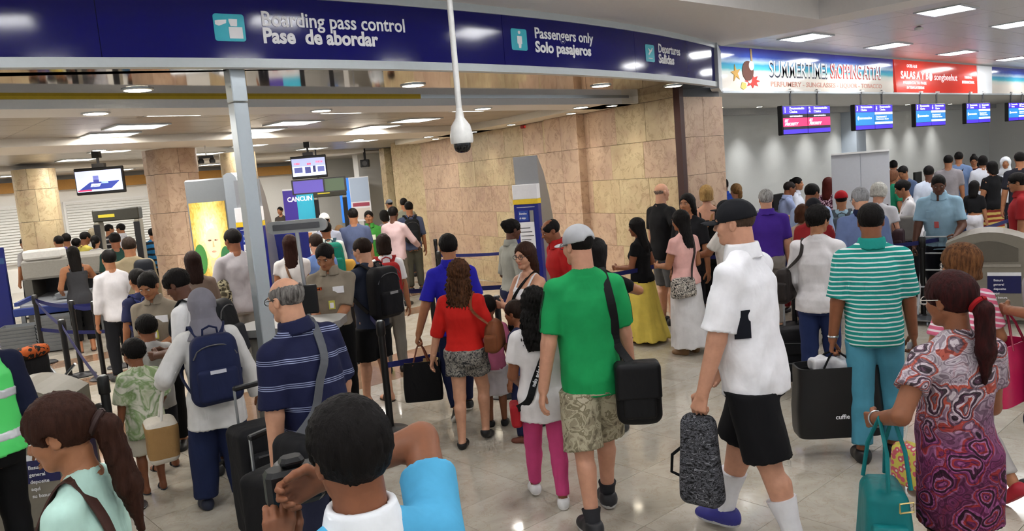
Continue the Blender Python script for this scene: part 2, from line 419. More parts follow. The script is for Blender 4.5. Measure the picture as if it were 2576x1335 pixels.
# ---------------------------------------------------------------- marble wall with single slabs
WA, WB = V([8.92, 6.42]), V([10.95, 15.15]); WD = (WB - WA) / np.linalg.norm(WB - WA); WN = V([-WD[1], WD[0]]) ; WL = float(np.linalg.norm(WB - WA))
def wpt(s, off): p = WA + WD * s + WN * off; return (float(p[0]), float(p[1]))
wall_m = struct('wall_marble', MB().prism([wpt(.5, -.30), wpt(WL, -.30), wpt(WL, -.03), wpt(.05, -.03)], 0, 3.13), M_DGREY)
rows = [0, .42, .92, 1.42, 1.93, 2.45, 3.0, 3.12]; rnd = random.Random(4)
def slab(parent, pts_fn, s0, s1, z0, z1, d0, d1, mat):
    g = .0018; m = MB(); b = .0028
    a, c, e, f = pts_fn(s0 + g, d1 - b), pts_fn(s1 - g, d1 - b), pts_fn(s1 - g, d0), pts_fn(s0 + g, d0)
    a2, c2 = pts_fn(s0 + g + b, d1), pts_fn(s1 - g - b, d1)
    vs = [(*a, z0 + g), (*c, z0 + g), (*c, z1 - g), (*a, z1 - g), (*a2, z0 + g + b), (*c2, z0 + g + b), (*c2, z1 - g - b), (*a2, z1 - g - b), (*f, z0 + g), (*e, z0 + g), (*e, z1 - g), (*f, z1 - g)]
    m.add(vs, [(4, 7, 6, 5), (0, 4, 5, 1), (1, 5, 6, 2), (2, 6, 7, 3), (3, 7, 4, 0), (0, 1, 9, 8), (1, 2, 10, 9), (2, 3, 11, 10), (3, 0, 8, 11)]); return m.build('marble_slab', mat, parent)
for r in range(len(rows) - 1):
    s = 0.0; k = 0
    while s < WL - .05:
        w = .78 if r % 2 == 0 else .70
        e = min(s + w, WL)
        if WL - e < .25: e = WL
        slab(wall_m, wpt, s, e, rows[r], rows[r + 1], -.03, 0 + rnd.uniform(-.002, .002), M_MARBLE_PINK if (rnd.random() < .3 or s > 6.3) and r != 6 else M_MARBLE); s = e
PIL = (2.22, 3.20)   # pilaster
pil = struct('trim_1', MB().prism([wpt(PIL[0] + .02, -.0), wpt(PIL[1] - .02, -.0), wpt(PIL[1] - .02, .13), wpt(PIL[0] + .02, .13)], 0, 3.0), M_DGREY)
for r in range(6):
    for a, b_ in ((PIL[0], (PIL[0] + PIL[1]) / 2), ((PIL[0] + PIL[1]) / 2, PIL[1])): slab(pil, wpt, a, b_, rows[r], rows[r + 1], .0, .15, M_MARBLE_PINK)
# end column at the corner with its dark expansion strip
col_c = struct('wall_corner_column', MB().prism([(9.02, 6.46), (9.98, 6.46), (9.98, 7.2), (9.28, 7.2)], 0, 3.13), M_DGREY)
cf = lambda s, d: (8.96 + s, 6.45 - d)
for r in range(6):
    for a, b_ in ((0.06, .55), (.55, 1.04)): slab(col_c, lambda s, d: cf(s, d), a, b_, rows[r], rows[r + 1], -.02, .03, M_MARBLE_PINK)
cr = lambda s, d: (10.0 + d, 6.42 + s)
for r in range(6): slab(col_c, cr, 0, .75, rows[r], rows[r + 1], -.03, .0, M_MARBLE_PINK)
struct('trim_2', MB().box((8.90, 6.37, 0), (8.99, 6.47, 3.12)), M_BROWN)

# ---------------------------------------------------------------- far end of the security hall
struct('wall_hall_back', MB().box((-4, 25.0, 0), (20, 25.2, 3.3)), plain(0xDAD9D4, .6, 0, .3, .02))
struct('wall_hall_left', MB().box((-4.2, 7, 0), (-4, 25.2, 3.3)), M_WHITE)
struct('trim_cornice', MB().box((-4, 24.75, 2.70), (13.5, 25.0, 2.98)), M_OCHRE)
struct('wall_hall_inner', MB().box((12.45, 19.0, 0), (14.6, 19.25, 3.12)), M_MARBLE)
struct('wall_hall_return', MB().box((11.02, 15.2, 0), (11.25, 16.5, 3.12)), M_MARBLE)
struct('wall_white_partition', MB().box((13.4, 22.0, 0), (15.2, 22.3, 3.1)), M_WHITE)
struct('wall_hall_side', MB().box((18.0, 15, 0), (18.2, 25.2, 3.2)), M_WHITE)
MB().tube([(12.70, 18.9, 0), (12.70, 18.9, 3.1)], .06, 10).build('trim_pipe', plain(0x3F7A5A, .4))['kind'] = 'structure'
# roller shutters on the back wall
for n, (xa, xb) in enumerate(((1.2, 4.6), (5.6, 8.4))):
    sh = struct('window_%d' % (n + 1), MB().box((xa - .06, 24.9, .78), (xb + .06, 25.02, 2.36)), M_WHITE)
    for k in range(20):
        z = .84 + k * .075; MB().add([(xa, 24.86, z), (xb, 24.86, z), (xb, 24.90, z + .062), (xa, 24.90, z + .062), (xa, 24.90, z - .004), (xb, 24.90, z - .004)], [(0, 1, 2, 3), (0, 4, 5, 1)]).build('slat', plain(0xCFCFCB, .5), sh)
# round and square marble columns
def column(name, x, y, r, top, sq=False):
    m = MB(); c = struct(name, MB().lathe([(r - .04, 0), (r - .04, top)], (x, y, 0), 24), M_DGREY)
    for k, (z0, z1) in enumerate(((0, .62), (.62, 1.3), (1.3, 1.98), (1.98, 2.6), (2.6, top))):
        n = 6 if not sq else 4
        for j in range(n):
            a0, a1 = 2 * math.pi * (j + .25 * (k % 2)) / n, 2 * math.pi * (j + 1 + .25 * (k % 2)) / n; mm = MB(); vs = []
            st = 6 if not sq else 5
            def rad(a): return r if not sq else r / max(abs(math.cos(a - .35)), abs(math.sin(a - .35))) ** .55
            for zz in (z0 + .003, z1 - .003):
                for q in range(st + 1):
                    a = a0 + .006 + (a1 - a0 - .012) * q / st; vs.append((x + rad(a) * math.cos(a), y + rad(a) * math.sin(a), zz))
            for zz in (z0 + .003, z1 - .003):
                for q in range(st + 1):
                    a = a0 + .006 + (a1 - a0 - .012) * q / st; vs.append((x + (r - .05) * math.cos(a), y + (r - .05) * math.sin(a), zz))
            w = st + 1; fs = []
            for q in range(st): fs += [(q, q + 1, w + q + 1, w + q), (w + q, w + q + 1, 3 * w + q + 1, 3 * w + q), (q + 1, q, 2 * w + q, 2 * w + q + 1)]
            fs += [(0, w, 3 * w, 2 * w), (w - 1, 3 * w - 1, 4 * w - 1, 2 * w - 1)]
            mm.add(vs, fs).build('marble_slab', M_MARBLE_PINK if sq else M_MARBLE, c, True)
    return c
column('wall_column_near', 4.62, 13.35, .36, 3.0, True)
column('wall_column_far', 3.55, 17.9, .38, 3.0)
column('wall_column_rear', 6.6, 15.3, .34, 3.0)

# ---------------------------------------------------------------- ceilings of the security hall
struct('ceiling_soffit_mirror', MB().prism([(x, 5.42 + 17 - math.sqrt(17 ** 2 - (x - 4.6) ** 2) + .05) for x in np.linspace(-4, 9.3, 28)] + [(9.0, 7.25), (-4, 7.25)], 3.10, 3.20), M_MIRROR)
struct('trim_brass', MB().box((-4, 7.24, 3.075), (5.3, 7.30, 3.105)), plain(0xA58A1E, .35, .6)); struct('trim_aluminium', MB().box((5.3, 7.24, 3.08), (9.05, 7.30, 3.105)), M_ALU)
struct('ceiling_beam_front', MB().box((-4, 7.27, 3.0), (9.15, 7.95, 3.2)), plain(0xE2E2E2, .55, 0, .3, .02))
struct('ceiling_beam_middle', MB().box((-4, 11.5, 3.0), (10.3, 13.1, 3.2)), plain(0xDCD6CC, .55, 0, .3, .02))
struct('ceiling_beam_rear', MB().box((-4, 18.2, 3.0), (11.3, 19.6, 3.2)), plain(0xDCD6CC, .55, 0, .3, .02))
struct('ceiling_wall_band', MB().prism([wpt(.8, .02), wpt(WL, .02), wpt(WL, .62), wpt(.8, .62)], 3.0, 3.13), M_CREAM)
cl = struct('ceiling_hall', MB().box((-4, 7.3, 3.13), (20, 25.2, 3.25)), M_DGREY)
LAMPS_L = [(x, y) for y in (8.55, 10.1, 12.2 - 1.0) for x in (-.95, 1.05, 3.15, 5.2, 7.25)] + [(x, y) for y in (14.6, 16.9, 20.9, 23.0) for x in (-.8, 1.6, 4.1, 6.6, 9.1, 11.8)]
ME_PL = MB().box((.004, .004, 3.10), (1.196, .596, 3.128), bev=.004)
_o = ME_PL.build('ceiling_panel', M_PANEL_L); ME_PL = _o.data; bpy.data.objects.remove(_o)
far = MB()
for i in range(-4, 13):
    for j in range(0, 30):
        x, y = -4 + (i + 4) * 1.2, 7.95 + j * .6
        if y > 24.6 or x > 14.8 or 11.2 < y < 13.1 or 18.0 < y < 19.6: continue
        if x + 1.2 > WA[0] + (y - WA[1]) * .2325 + .3 and y < 15: continue
        if y < 17.5 and x > -1.7:
            o = bpy.data.objects.new('ceiling_panel', ME_PL); COL.objects.link(o); o.location = (x, y, 0); o.parent = cl
        else: far.box((x + .004, y + .004, 3.10), (x + 1.196, y + .596, 3.128))
_o = far.build('far_ceiling_panels', M_PANEL_L, cl); _o['kind'] = 'stuff'

def troffer(x, y, z, w, d, power, color, lab, grp, mat, parent=None, light=True):
    """recessed louvred fluorescent fitting; its light is its own"""
    r = empty('ceiling_light', (x, y, z), 0, lab, 'ceiling light', grp)
    f = MB()
    for a, b_ in (((-w / 2 - .03, -d / 2 - .03), (w / 2 + .03, -d / 2)), ((-w / 2 - .03, d / 2), (w / 2 + .03, d / 2 + .03)), ((-w / 2 - .03, -d / 2), (-w / 2, d / 2)), ((w / 2, -d / 2), (w / 2 + .03, d / 2))): f.box((*a, -.012), (*b_, .004))
    f.build('frame', M_TRIM, r)
    MB().box((-w / 2, -d / 2, -.004), (w / 2, d / 2, .002)).build('diffuser', mat, r)
    if light:
        L = bpy.data.lights.new('tube_light', 'AREA'); L.shape = 'RECTANGLE'; L.size = w; L.size_y = d; L.energy = power; L.color = color
        o = bpy.data.objects.new('tube_light', L); COL.objects.link(o); o.location = (0, 0, -.02); o.parent = r
    return r
for n, (x, y) in enumerate(LAMPS_L):
    troffer(x, y, 3.095, .56, .56, 16 if y < 13 else 26, (1, .98, .95), 'square louvred fluorescent panel in the security hall ceiling', 'square panels over the security hall', M_LAMP)
def downlight(x, y, z, r, lab, grp, power=0, color=(1, .92, .8), spot=None):
    e = empty('downlight', (x, y, z), 0, lab, 'ceiling light', grp)
    MB().lathe([(r + .018, 0), (r + .018, -.008), (r, -.012), (r, 0)], (0, 0, 0), 20).build('trim_ring', M_ALU, e, True)
    MB().lathe([(r * .96, .004), (r * .96, -.013)], (0, 0, 0), 20).build('lens', M_DOWN, e)
    if power:
        L = bpy.data.lights.new('downlight_lamp', 'SPOT'); L.energy = power; L.color = color; L.spot_size = math.radians(spot or 95); L.spot_blend = 1.0; L.shadow_soft_size = .06
        o = bpy.data.objects.new('downlight_lamp', L); COL.objects.link(o); o.location = (0, 0, -.03); o.parent = e
    return e
for x, y in ((2.17, 6.8), (4.57, 6.35), (7.14, 6.2), (8.45, 6.13), (.0, 6.7)): downlight(x, y, 3.10, .105, 'round downlight set in the mirrored soffit under the blue sign', 'downlights in the mirrored soffit', 26, (1, .97, .92), 168)
for x in (-.4, 2.05, 4.25, 6.5, 8.3): downlight(x, 7.6, 3.0, .10, 'round downlight in the front ceiling beam', 'downlights in the front beam', 12)
for x in (1.2, 3.4, 5.6, 7.8, 9.4): downlight(x, 12.7, 3.0, .09, 'round downlight in the middle ceiling beam', 'downlights in the middle beam', 10)
for s_ in (.95, 2.0, 3.9, 5.4, 7.2): x, y = wpt(s_, .38); downlight(x, y, 3.0, .07, 'small round downlight washing the marble wall', 'wall washers over the marble wall', 21, (1, .94, .82), 105)

# ---------------------------------------------------------------- ceilings over the check-in hall
M_SOFFIT = plain(0xE4E1DF, .6, 0, .3, .02)
arc = lambda x: 5.42 + 17 - math.sqrt(17 ** 2 - (x - 4.6) ** 2)
struct('ceiling_soffit_front', MB().prism([(-6, 4.55), (9.75, 4.55), (9.75, 6.2), (9.4, 6.15)] + [(x, arc(x) + .06) for x in np.linspace(9.3, -6, 26)], 3.665, 3.90), M_SOFFIT)
struct('ceiling_soffit_side', MB().box((9.2, -5, 3.665), (9.75, 4.55, 3.90)), M_SOFFIT)
struct('ceiling_coffer', MB().box((-6, -6, 3.92), (9.3, 4.7, 4.0)), plain(0xB4B0AE, .5, 0, .3, .03))
cr_ = struct('ceiling_check_in', MB().box((9.7, -6, 3.80), (32, 6.8, 3.9)), M_DGREY)
_o = MB().box((.004, .004, 3.772), (1.196, .596, 3.798), bev=.004).build('ceiling_panel', M_PANEL_R); ME_PR = _o.data; bpy.data.objects.remove(_o); far = MB()
for i in range(0, 18):
    for j in range(-10, 11):
        x, y = 9.76 + i * 1.2, .01 + j * .6
        if y + .6 > 6.63: continue
        if y > -1.8 and i < 11:
            o = bpy.data.objects.new('ceiling_panel', ME_PR); COL.objects.link(o); o.location = (x, y, 0); o.parent = cr_
        else: far.box((x + .004, y + .004, 3.772), (x + 1.196, y + .596, 3.798))
_o = far.build('far_ceiling_panels', M_PANEL_R, cr_); _o['kind'] = 'stuff'
for x in (11.2, 14.05, 17.25, 20.7, 24.0):
    for y in (5.75, 3.85, 1.9, -.2): troffer(x, y, 3.768, .60, .50, 20, (.97, .98, 1), 'louvred fluorescent panel in the metal ceiling before the check-in desks', 'panels over the check-in hall', M_LAMPW)
for x in (-2.5, .5, 3.4, 6.4):
    for y in (3.3, .6, -2.2): troffer(x, y, 3.915, .60, .60, 16, (.97, .98, 1), 'square fluorescent panel in the coffered ceiling above the queue', 'panels in the ceiling coffer', M_LAMPW)
downlight(10.0, 4.9, 3.768, .09, 'round spotlight in the metal ceiling by the white soffit corner', None)
MB().lathe([(.02, 0), (.06, -.02), (.055, -.05), (.02, -.06)], (12.3, 4.6, 3.77), 14).build('smoke_detector', M_WHITE, None, True)
tag(bpy.data.objects['smoke_detector'], 'white smoke detector on the check-in ceiling panels', 'smoke detector')
# canopy over the desks and the washed back wall
struct('ceiling_canopy', MB().box((10.0, 6.6, 3.12), (32, 9.7, 3.24)), M_GREYCEIL)
struct('wall_check_in_back', MB().box((9.98, 9.6, 0), (32, 9.8, 3.13)), plain(0xD6D9D8, .5, 0, .35, .02))
struct('wall_check_in_left', MB().box((9.98, 7.2, 0), (10.05, 9.7, 3.13)), M_WHITE)
struct('wall_check_in_pilaster', MB().box((20.4, 9.2, 0), (20.95, 9.6, 3.12)), plain(0xB8C4D2, .5, 0, .35, .02))
struct('trim_canopy', MB().box((10.0, 9.35, 2.98), (32, 9.6, 3.12)), plain(0xA9ABAD, .5))
for x in (11.0, 12.5, 14.0, 15.5, 17.0, 18.5, 20.0, 21.8, 23.3, 24.8, 26.5): downlight(x, 9.05, 3.12, .06, 'small round downlight washing the wall behind the check-in desks', 'wall washers behind the check-in desks', 95, (1, .98, .95), 92)
struct('wall_hall_right', MB().box((31.8, -6, 0), (32, 9.8, 3.9)), M_WHITE)
# ---------------------------------------------------------------- curved blue sign over the entrance
M_LETTER = plain(0xF2F2F6, .7, 0, .2, .01); M_ICON = plain(0x2FB4C8, .35, 0, .4, .02)
sign = empty('overhead_sign', (4.6, 5.42, 3.10), 0, 'long curved dark blue overhead sign with white lettering for boarding pass control', 'sign')
def band(z0, z1, y0, y1, xs):
    m = MB(); n = len(xs)
    for x in xs:
        for yy, zz in ((y0, z0), (y1, z0), (y1, z1), (y0, z1)): m.v.append((x - 4.6, arc(x) + yy - 5.42, zz - 3.10))
    for i in range(n - 1):
        for j in range(4): m.f.append((i * 4 + j, i * 4 + 4 + j, i * 4 + 4 + (j + 1) % 4, i * 4 + (j + 1) % 4)); m.m.append(0)
    m.f += [(0, 1, 2, 3), (n * 4 - 1, n * 4 - 2, n * 4 - 3, n * 4 - 4)]; m.m += [0, 0]; return m
joints = [-4, -1.2, 1.62, 4.95, 7.05, 9.36]
for a, b_ in zip(joints, joints[1:]): band(3.155, 3.60, 0, .05, np.linspace(a + .002, b_ - .002, 14)).build('blue_panel', M_BLUE, sign, True)
band(3.09, 3.155, -.02, .07, np.linspace(-4, 9.40, 40)).build('lower_trim', plain(0xC3CBCF, .4, .1, .4, .02), sign, True)
band(3.60, 3.67, -.02, .07, np.linspace(-4, 9.40, 40)).build('upper_trim', plain(0xC3CBCF, .4, .1, .4, .02), sign, True)
def on_arc(vs, X, z, off=.004): return [(X + x - 4.6, arc(X + x) - off + y - 5.42, z + zz - 3.10) for x, y, zz in vs]
def arc_text(body, X, z, size, bold, sx, width=None):
    ws, w = words_mesh(body, size, bold, .002); k = (width / w) if width else sx
    for vs, fs in ws: MB().add(on_arc([(x * k, y, zz) for x, y, zz in vs], X, z), fs).build('lettering', M_LETTER, sign)
arc_text('Boarding pass control', 2.68, 3.392, .150, .0022, 1, 1.20)
arc_text('Pase  de abordar', 2.68, 3.272, .150, .0052, 1, .94)
arc_text('Passengers only', 5.36, 3.420, .140, .0026, 1, .90); arc_text('Solo pasajeros', 5.36, 3.292, .140, .0048, 1, .85)
arc_text('Departures', 7.58, 3.410, .140, .0026, 1, .58); arc_text('Salidas', 7.58, 3.292, .140, .0048, 1, .40)
def rrect(w, h, r, n=4):
    out = []
    for cx, cy, a0 in ((w - r, r, -90), (w - r, h - r, 0), (r, h - r, 90), (r, r, 180)):
        for k in range(n + 1): a = math.radians(a0 + 90 * k / n); out.append((cx + r * math.cos(a), cy + r * math.sin(a)))
    return out
def flat(polys, th):
    m = MB()
    for p in polys: m.extr(p, 'y', -th, .0)
    return m
def icon(X, z, w, h, glyphs):
    g = flat([rrect(w, h, .02)], .004); it = MB().add(on_arc(g.v, X, z, 0), g.f).build('icon_tile', M_ICON, sign)
    for p in glyphs:
        q = flat([p], .007); MB().add(on_arc(q.v, X, z, 0), q.f).build('pictogram', M_LETTER, it)
disc = lambda x, y, r, n=12: [(x + r * math.cos(2 * math.pi * k / n), y + r * math.sin(2 * math.pi * k / n)) for k in range(n)]
icon(2.345, 3.275, .215, .19, [[(.10, .02), (.195, .02), (.195, .10), (.10, .10)], [(.01, .115), (.035, .105), (.085, .125), (.09, .15), (.03, .145), (.01, .14)], [(.115, .105), (.16, .105), (.165, .155), (.105, .155), (.105, .14)]])
icon(5.05, 3.295, .205, .195, [disc(.105, .163, .016), [(.085, .06), (.092, .02), (.118, .02), (.125, .06), (.135, .06), (.135, .13), (.075, .13), (.075, .06)]])
icon(7.28, 3.29, .205, .19, [[(.06, .035), (.15, .035), (.15, .042), (.06, .042)], [(.07, .07), (.14, .12), (.165, .155), (.15, .158), (.115, .125), (.07, .15), (.06, .145), (.09, .11), (.06, .085)]])
# white return at the right-hand end
struct('trim_3', MB().prism([(9.38, 6.06), (9.44, 6.10), (10.24, 6.56), (10.24, 6.72), (9.38, 6.2)], 3.07, 3.67), plain(0xCDD3D6, .45, .05, .4, .02))
# steel post under the sign
post = empty('sign_post', (2.52, 5.72, 0), 0, 'slim square aluminium post holding up the blue overhead sign', 'post')
MB().box((-.055, -.055, 0), (.055, .055, 2.86), bev=.006).build('shaft', M_ALU, post); MB().box((-.058, -.058, 2.865), (.058, .058, 3.10), bev=.006).build('head', M_ALU, post); MB().box((-.12, -.12, 0), (.12, .12, .012), bev=.003).build('base_plate', M_ALU, post)
# dome camera on its drop pole
dc = empty('dome_camera', (3.72, 4.62, 2.36), 0, 'white dome security camera hanging on a long pole before the blue sign', 'security camera')
MB().tube([(0, 0, .30), (0, 0, 1.31)], .022, 14).build('pole', plain(0xD5D5D3, .4), dc, True)
MB().lathe([(.022, .33), (.030, .29), (.034, .255), (.072, .20), (.086, .13), (.086, .085), (.080, .07)], (0, 0, 0), 24).build('housing', plain(0xDDDDDA, .35), dc, True)
MB().lathe([(.066, .072), (.065, .045), (.055, .02), (.035, .004), (.01, 0)], (0, 0, 0), 24).build('dome', plain(0x09090A, .06, 0, .6), dc, True)
MB().lathe([(.07, 1.30), (.07, 1.318)], (0, 0, 0), 20).build('ceiling_flange', M_WHITE, dc)

# ---------------------------------------------------------------- beach banner over the check-in desks
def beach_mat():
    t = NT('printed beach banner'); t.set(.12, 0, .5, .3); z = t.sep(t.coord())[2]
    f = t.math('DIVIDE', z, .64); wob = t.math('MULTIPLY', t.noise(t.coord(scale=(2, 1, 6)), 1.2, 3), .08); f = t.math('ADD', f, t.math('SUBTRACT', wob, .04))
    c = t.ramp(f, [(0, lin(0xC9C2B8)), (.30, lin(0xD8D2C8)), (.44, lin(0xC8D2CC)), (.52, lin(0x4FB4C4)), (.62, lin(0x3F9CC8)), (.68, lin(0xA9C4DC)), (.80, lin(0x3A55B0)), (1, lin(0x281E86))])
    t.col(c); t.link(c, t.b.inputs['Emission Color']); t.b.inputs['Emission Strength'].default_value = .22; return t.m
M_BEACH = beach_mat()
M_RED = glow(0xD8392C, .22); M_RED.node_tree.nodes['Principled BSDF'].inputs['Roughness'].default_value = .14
ban = empty('advertising_banner', (10.24, 6.58, 3.10), 0, 'long beach-scene advertising banner over the first check-in desks reading summertime shopping', 'banner')
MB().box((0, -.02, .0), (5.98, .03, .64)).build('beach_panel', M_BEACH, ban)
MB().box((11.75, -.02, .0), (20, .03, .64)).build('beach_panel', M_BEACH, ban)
MB().box((-.02, -.04, -.03), (20, .08, 0)).build('frame', M_TRIM, ban); MB().box((-.02, -.03, .64), (20, .08, .675)).build('frame', M_TRIM, ban)
red = empty('advertising_banner', (16.24, 6.58, 3.10), 0, 'red advertising panel for gates A and B beside the beach banner', 'banner')
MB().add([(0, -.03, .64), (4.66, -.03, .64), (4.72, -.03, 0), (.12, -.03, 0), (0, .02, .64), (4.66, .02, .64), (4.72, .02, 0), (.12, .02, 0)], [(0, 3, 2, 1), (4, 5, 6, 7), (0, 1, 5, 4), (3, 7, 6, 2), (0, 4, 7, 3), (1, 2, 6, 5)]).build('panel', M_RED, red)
MB().box((4.72, -.03, 0), (5.74, .03, .64)).build('blank_panel', glow(0xD8DCE0, .25), ban).location = (6.0, 0, 0)
def put_text(parent, body, x, z, size, mat, width=None, bold=0.0, y=-.032, shear=0.0, name='lettering', sx=1.0):
    ws, w = words_mesh(body, size, bold, .001, shear); k = width / w if width else sx
    for vs, fs in ws: o = MB().add([(x + a * k, y + b_, z + c) for a, b_, c in vs], fs).build(name, mat, parent)
    return o
M_INK = plain(0x1C2742, .5); M_REDINK = plain(0xC9362E, .5); M_WINK = glow(0xF4F4F6, .35); M_PINKINK = plain(0xD79A8A, .5)
put_text(ban, 'SUMMERTIME!', 1.32, .22, .34, M_INK, 1.92, .006, -.024); put_text(ban, 'SUMMERTIME!', 1.30, .24, .34, M_WINK, 1.92, .0, -.030)
put_text(ban, 'ShOPPING ATTA!', 3.36, .24, .34, M_REDINK, 2.04, .010, -.024); put_text(ban, 'ShOPPING ATTA!', 3.37, .25, .34, M_WINK, 2.02, 0, -.030)
put_text(ban, 'PERFUMERY - SUNGLASSES - LIQUOR - TOBACCO', 1.35, .075, .11, M_PINKINK, 4.1, .001, -.024)
put_text(red, 'GATES A & B', .62, .50, .085, M_WINK, .52, .002); put_text(red, 'SALAS A Y B', .32, .28, .20, M_WINK, 1.42, .006); put_text(red, 'songbeehut', 2.05, .27, .20, M_WINK, 1.35, .001)
put_text(red, 'PRESENTA TU PASE', .42, .17, .075, M_WINK, 1.2, .002); put_text(red, 'EN TODAS LAS TIENDAS', .60, .08, .065, M_WINK, .9, .002); put_text(red, 'TERMINAL', 3.85, .33, .08, M_WINK, .5, .002); put_text(red, 'INTERNACIONAL', 3.7, .22, .08, M_WINK, .8, .003)
MB().extr(disc(1.86, .33, .085, 18), 'y', -.036, -.02).build('emblem', M_WINK, red); bpy.data.objects['emblem'].scale = (1, 1, 1)
# the printed still life: rope, coconut, starfish, crab and shells
for nm, c, polys in (('printed_rope', 0xB79A6A, [[(.78, .63), (.80, .42), (.84, .42), (.83, .63)]]),
                     ('printed_coconut', 0x5A2C1E, [[(.70 + .16 * math.cos(a), .30 + .15 * math.sin(a)) for a in np.linspace(0, 2 * math.pi, 18, False)]]),
                     ('printed_coconut_flesh', 0xE4DEDC, [[(.80 + .075 * math.cos(a), .38 + .07 * math.sin(a)) for a in np.linspace(0, 2 * math.pi, 14, False)]]),
                     ('printed_starfish', 0xC99A3A, [[(.36 + (.14 if k % 2 == 0 else .05) * math.cos(.5 + k * math.pi / 5), .26 + (.13 if k % 2 == 0 else .05) * math.sin(.5 + k * math.pi / 5)) for k in range(10)]]),
                     ('printed_crab', 0xC0302A, [[(.82 + (.22 if k % 2 == 0 else .12) * math.cos(k * math.pi / 8), .15 + (.11 if k % 2 == 0 else .06) * math.sin(k * math.pi / 8)) for k in range(16)]]),
                     ('printed_pearl', 0xE8E0E8, [disc(.74, .17, .055)]), ('printed_shell', 0xC7B25A, [[(.48, .05), (.56, .02), (.64, .05), (.62, .12), (.52, .13)]])):
    for k, p in enumerate(polys): MB().extr(p, 'y', -.026 - .002 * len(nm) * .1, -.018).build(nm, plain(c, .4), ban)

# ---------------------------------------------------------------- twin check-in monitors
M_PURP = glow(0x3A23B0, .9); M_PINKS = glow(0xD0285E, .9); M_BLUES = glow(0x1F6FB0, .9); M_SCRW = glow(0xDDE6F2, .9); M_SCRK = glow(0x0C0A18, .3)
def monitor_pair(x, n1, n2, ordinal, pink=False):
    r = empty('check_in_monitor', (x, 6.5, 2.40), math.radians(0), 'twin monitor for desks %d and %d, %s from the left under the check-in canopy' % (n1, n2, ('first', 'second', 'third', 'fourth', 'fifth')[ordinal]), 'monitor', 'monitors over the check-in desks')
    W_, H_ = 1.62, .47
    cas = MB().box((-W_ / 2, 0, 0), (W_ / 2, .09, H_), bev=.01).build('casing', M_BLACK, r)
    for sx in (-.45, .45): MB().tube([(sx, .05, H_), (sx, .05, .74)], .018, 8).build('hanger', M_DGREY, r); MB().box((sx - .05, 0, .70), (sx + .05, .10, .725)).build('bracket', M_WHITE, r)
    for k, (nn, x0) in enumerate(((n1, -W_ / 2 + .015), (n2, .01))):
        w = W_ / 2 - .025; e = -.004
        def panel(z0, z1, m, xx0=0, xx1=None, nm='screen_area', ee=e): return MB().box((x0 + xx0, ee, z0), (x0 + (xx1 if xx1 else w), .004, z1)).build(nm, m, cas)
        panel(.33, .455, M_PURP); panel(.015, .085, M_PURP)
        if pink: panel(.13, .27, M_PINKS); panel(.275, .325, M_SCRK); panel(.09, .125, M_SCRK)
        elif k == 0: panel(.09, .325, M_BLUES)
        else: panel(.17, .275, M_BLUES); panel(.28, .325, M_SCRW); panel(.09, .165, M_BLUES); panel(.10, .14, M_SCRW, ee=-.006)
        put_text(cas, str(nn), x0 + .03, .355, .12, M_SCRW, None, .003, -.008, name='desk_number'); put_text(cas, 'Documentaci\u00f3n', x0 + .20, .405, .055, M_SCRW, .48, .001, -.008); put_text(cas, 'Clasica', x0 + .20, .350, .055, M_SCRW, .25, .001, -.008)
        if pink: put_text(cas, 'SKY', x0 + .04, .205, .06, M_SCRW, None, .003, -.008, .3); put_text(cas, 'PRIORITY', x0 + .04, .150, .06, M_SCRW, .44, .003, -.008, .3); put_text(cas, 'aeromexico', x0 + .20, .285, .045, M_SCRW, .42, .001, -.008)
        elif k == 0: MB().extr(disc(x0 + .10, .22, .035), 'y', -.008, 0).build('screen_emblem', M_SCRW, cas); put_text(cas, 'aeromexico', x0 + .15, .20, .07, M_SCRW, .5, .001, -.008)
        else: put_text(cas, 'Departamento 2', x0 + .04, .22, .05, M_SCRW, .46, .001, -.008); put_text(cas, 'Business class', x0 + .04, .18, .04, M_SCRW, .55, .001, -.008)
    return r
for k, xx in enumerate((12.62, 15.2, 17.95, 20.85, 23.85)): monitor_pair(xx, 2 * k + 1, 2 * k + 2, k, k == 0)

# ---------------------------------------------------------------- check-in desks
def desk(x, lab):
    r = empty('check_in_desk', (x, 7.3, 0), 0, lab, 'desk', 'check-in desks')
    MB().box((-.85, 0, 0), (.85, .6, 1.02), bev=.02).build('body', plain(0x6F7276, .5), r); MB().box((-.9, -.08, 1.02), (.9, .65, 1.07), bev=.01).build('top', plain(0x3A3C40, .3), r)
    MB().box((-.25, .3, 1.07), (.15, .36, 1.36), bev=.01).build('screen', M_BLACK, r); MB().box((-.08, .32, 1.07), (-.02, .36, 1.12)).build('screen_foot', M_BLACK, r); MB().box((-.80, -.012, .2), (.80, .0, .85)).build('front_panel', M_BLUEPANEL, r)
    return r
for k, x in enumerate((11.4, 13.6, 15.8, 18.0, 20.2, 22.4, 24.6)): desk(x, 'grey check-in desk, number %s from the marble corner column' % ('one', 'two', 'three', 'four', 'five', 'six', 'seven')[k])
ps = empty('partition_screen', (11.58, 5.18, 0), math.radians(-62), 'tall pale grey partition screen standing behind the check-in queue', 'partition')
MB().box((-.39, 0, .04), (.0, .03, 2.03), bev=.004).build('panel', plain(0xB9BCC2, .6, 0, .3, .02), ps); MB().box((.004, 0, .04), (.39, .03, 2.03), bev=.004).build('panel', plain(0xB9BCC2, .6, 0, .3, .02), ps)
MB().box((-.39, -.03, 2.03), (.39, .05, 2.055)).build('top_rail', M_WHITE, ps)
for sx in (-.34, .34): MB().box((sx - .03, -.25, 0), (sx + .03, .28, .04)).build('foot', M_GREY, ps)

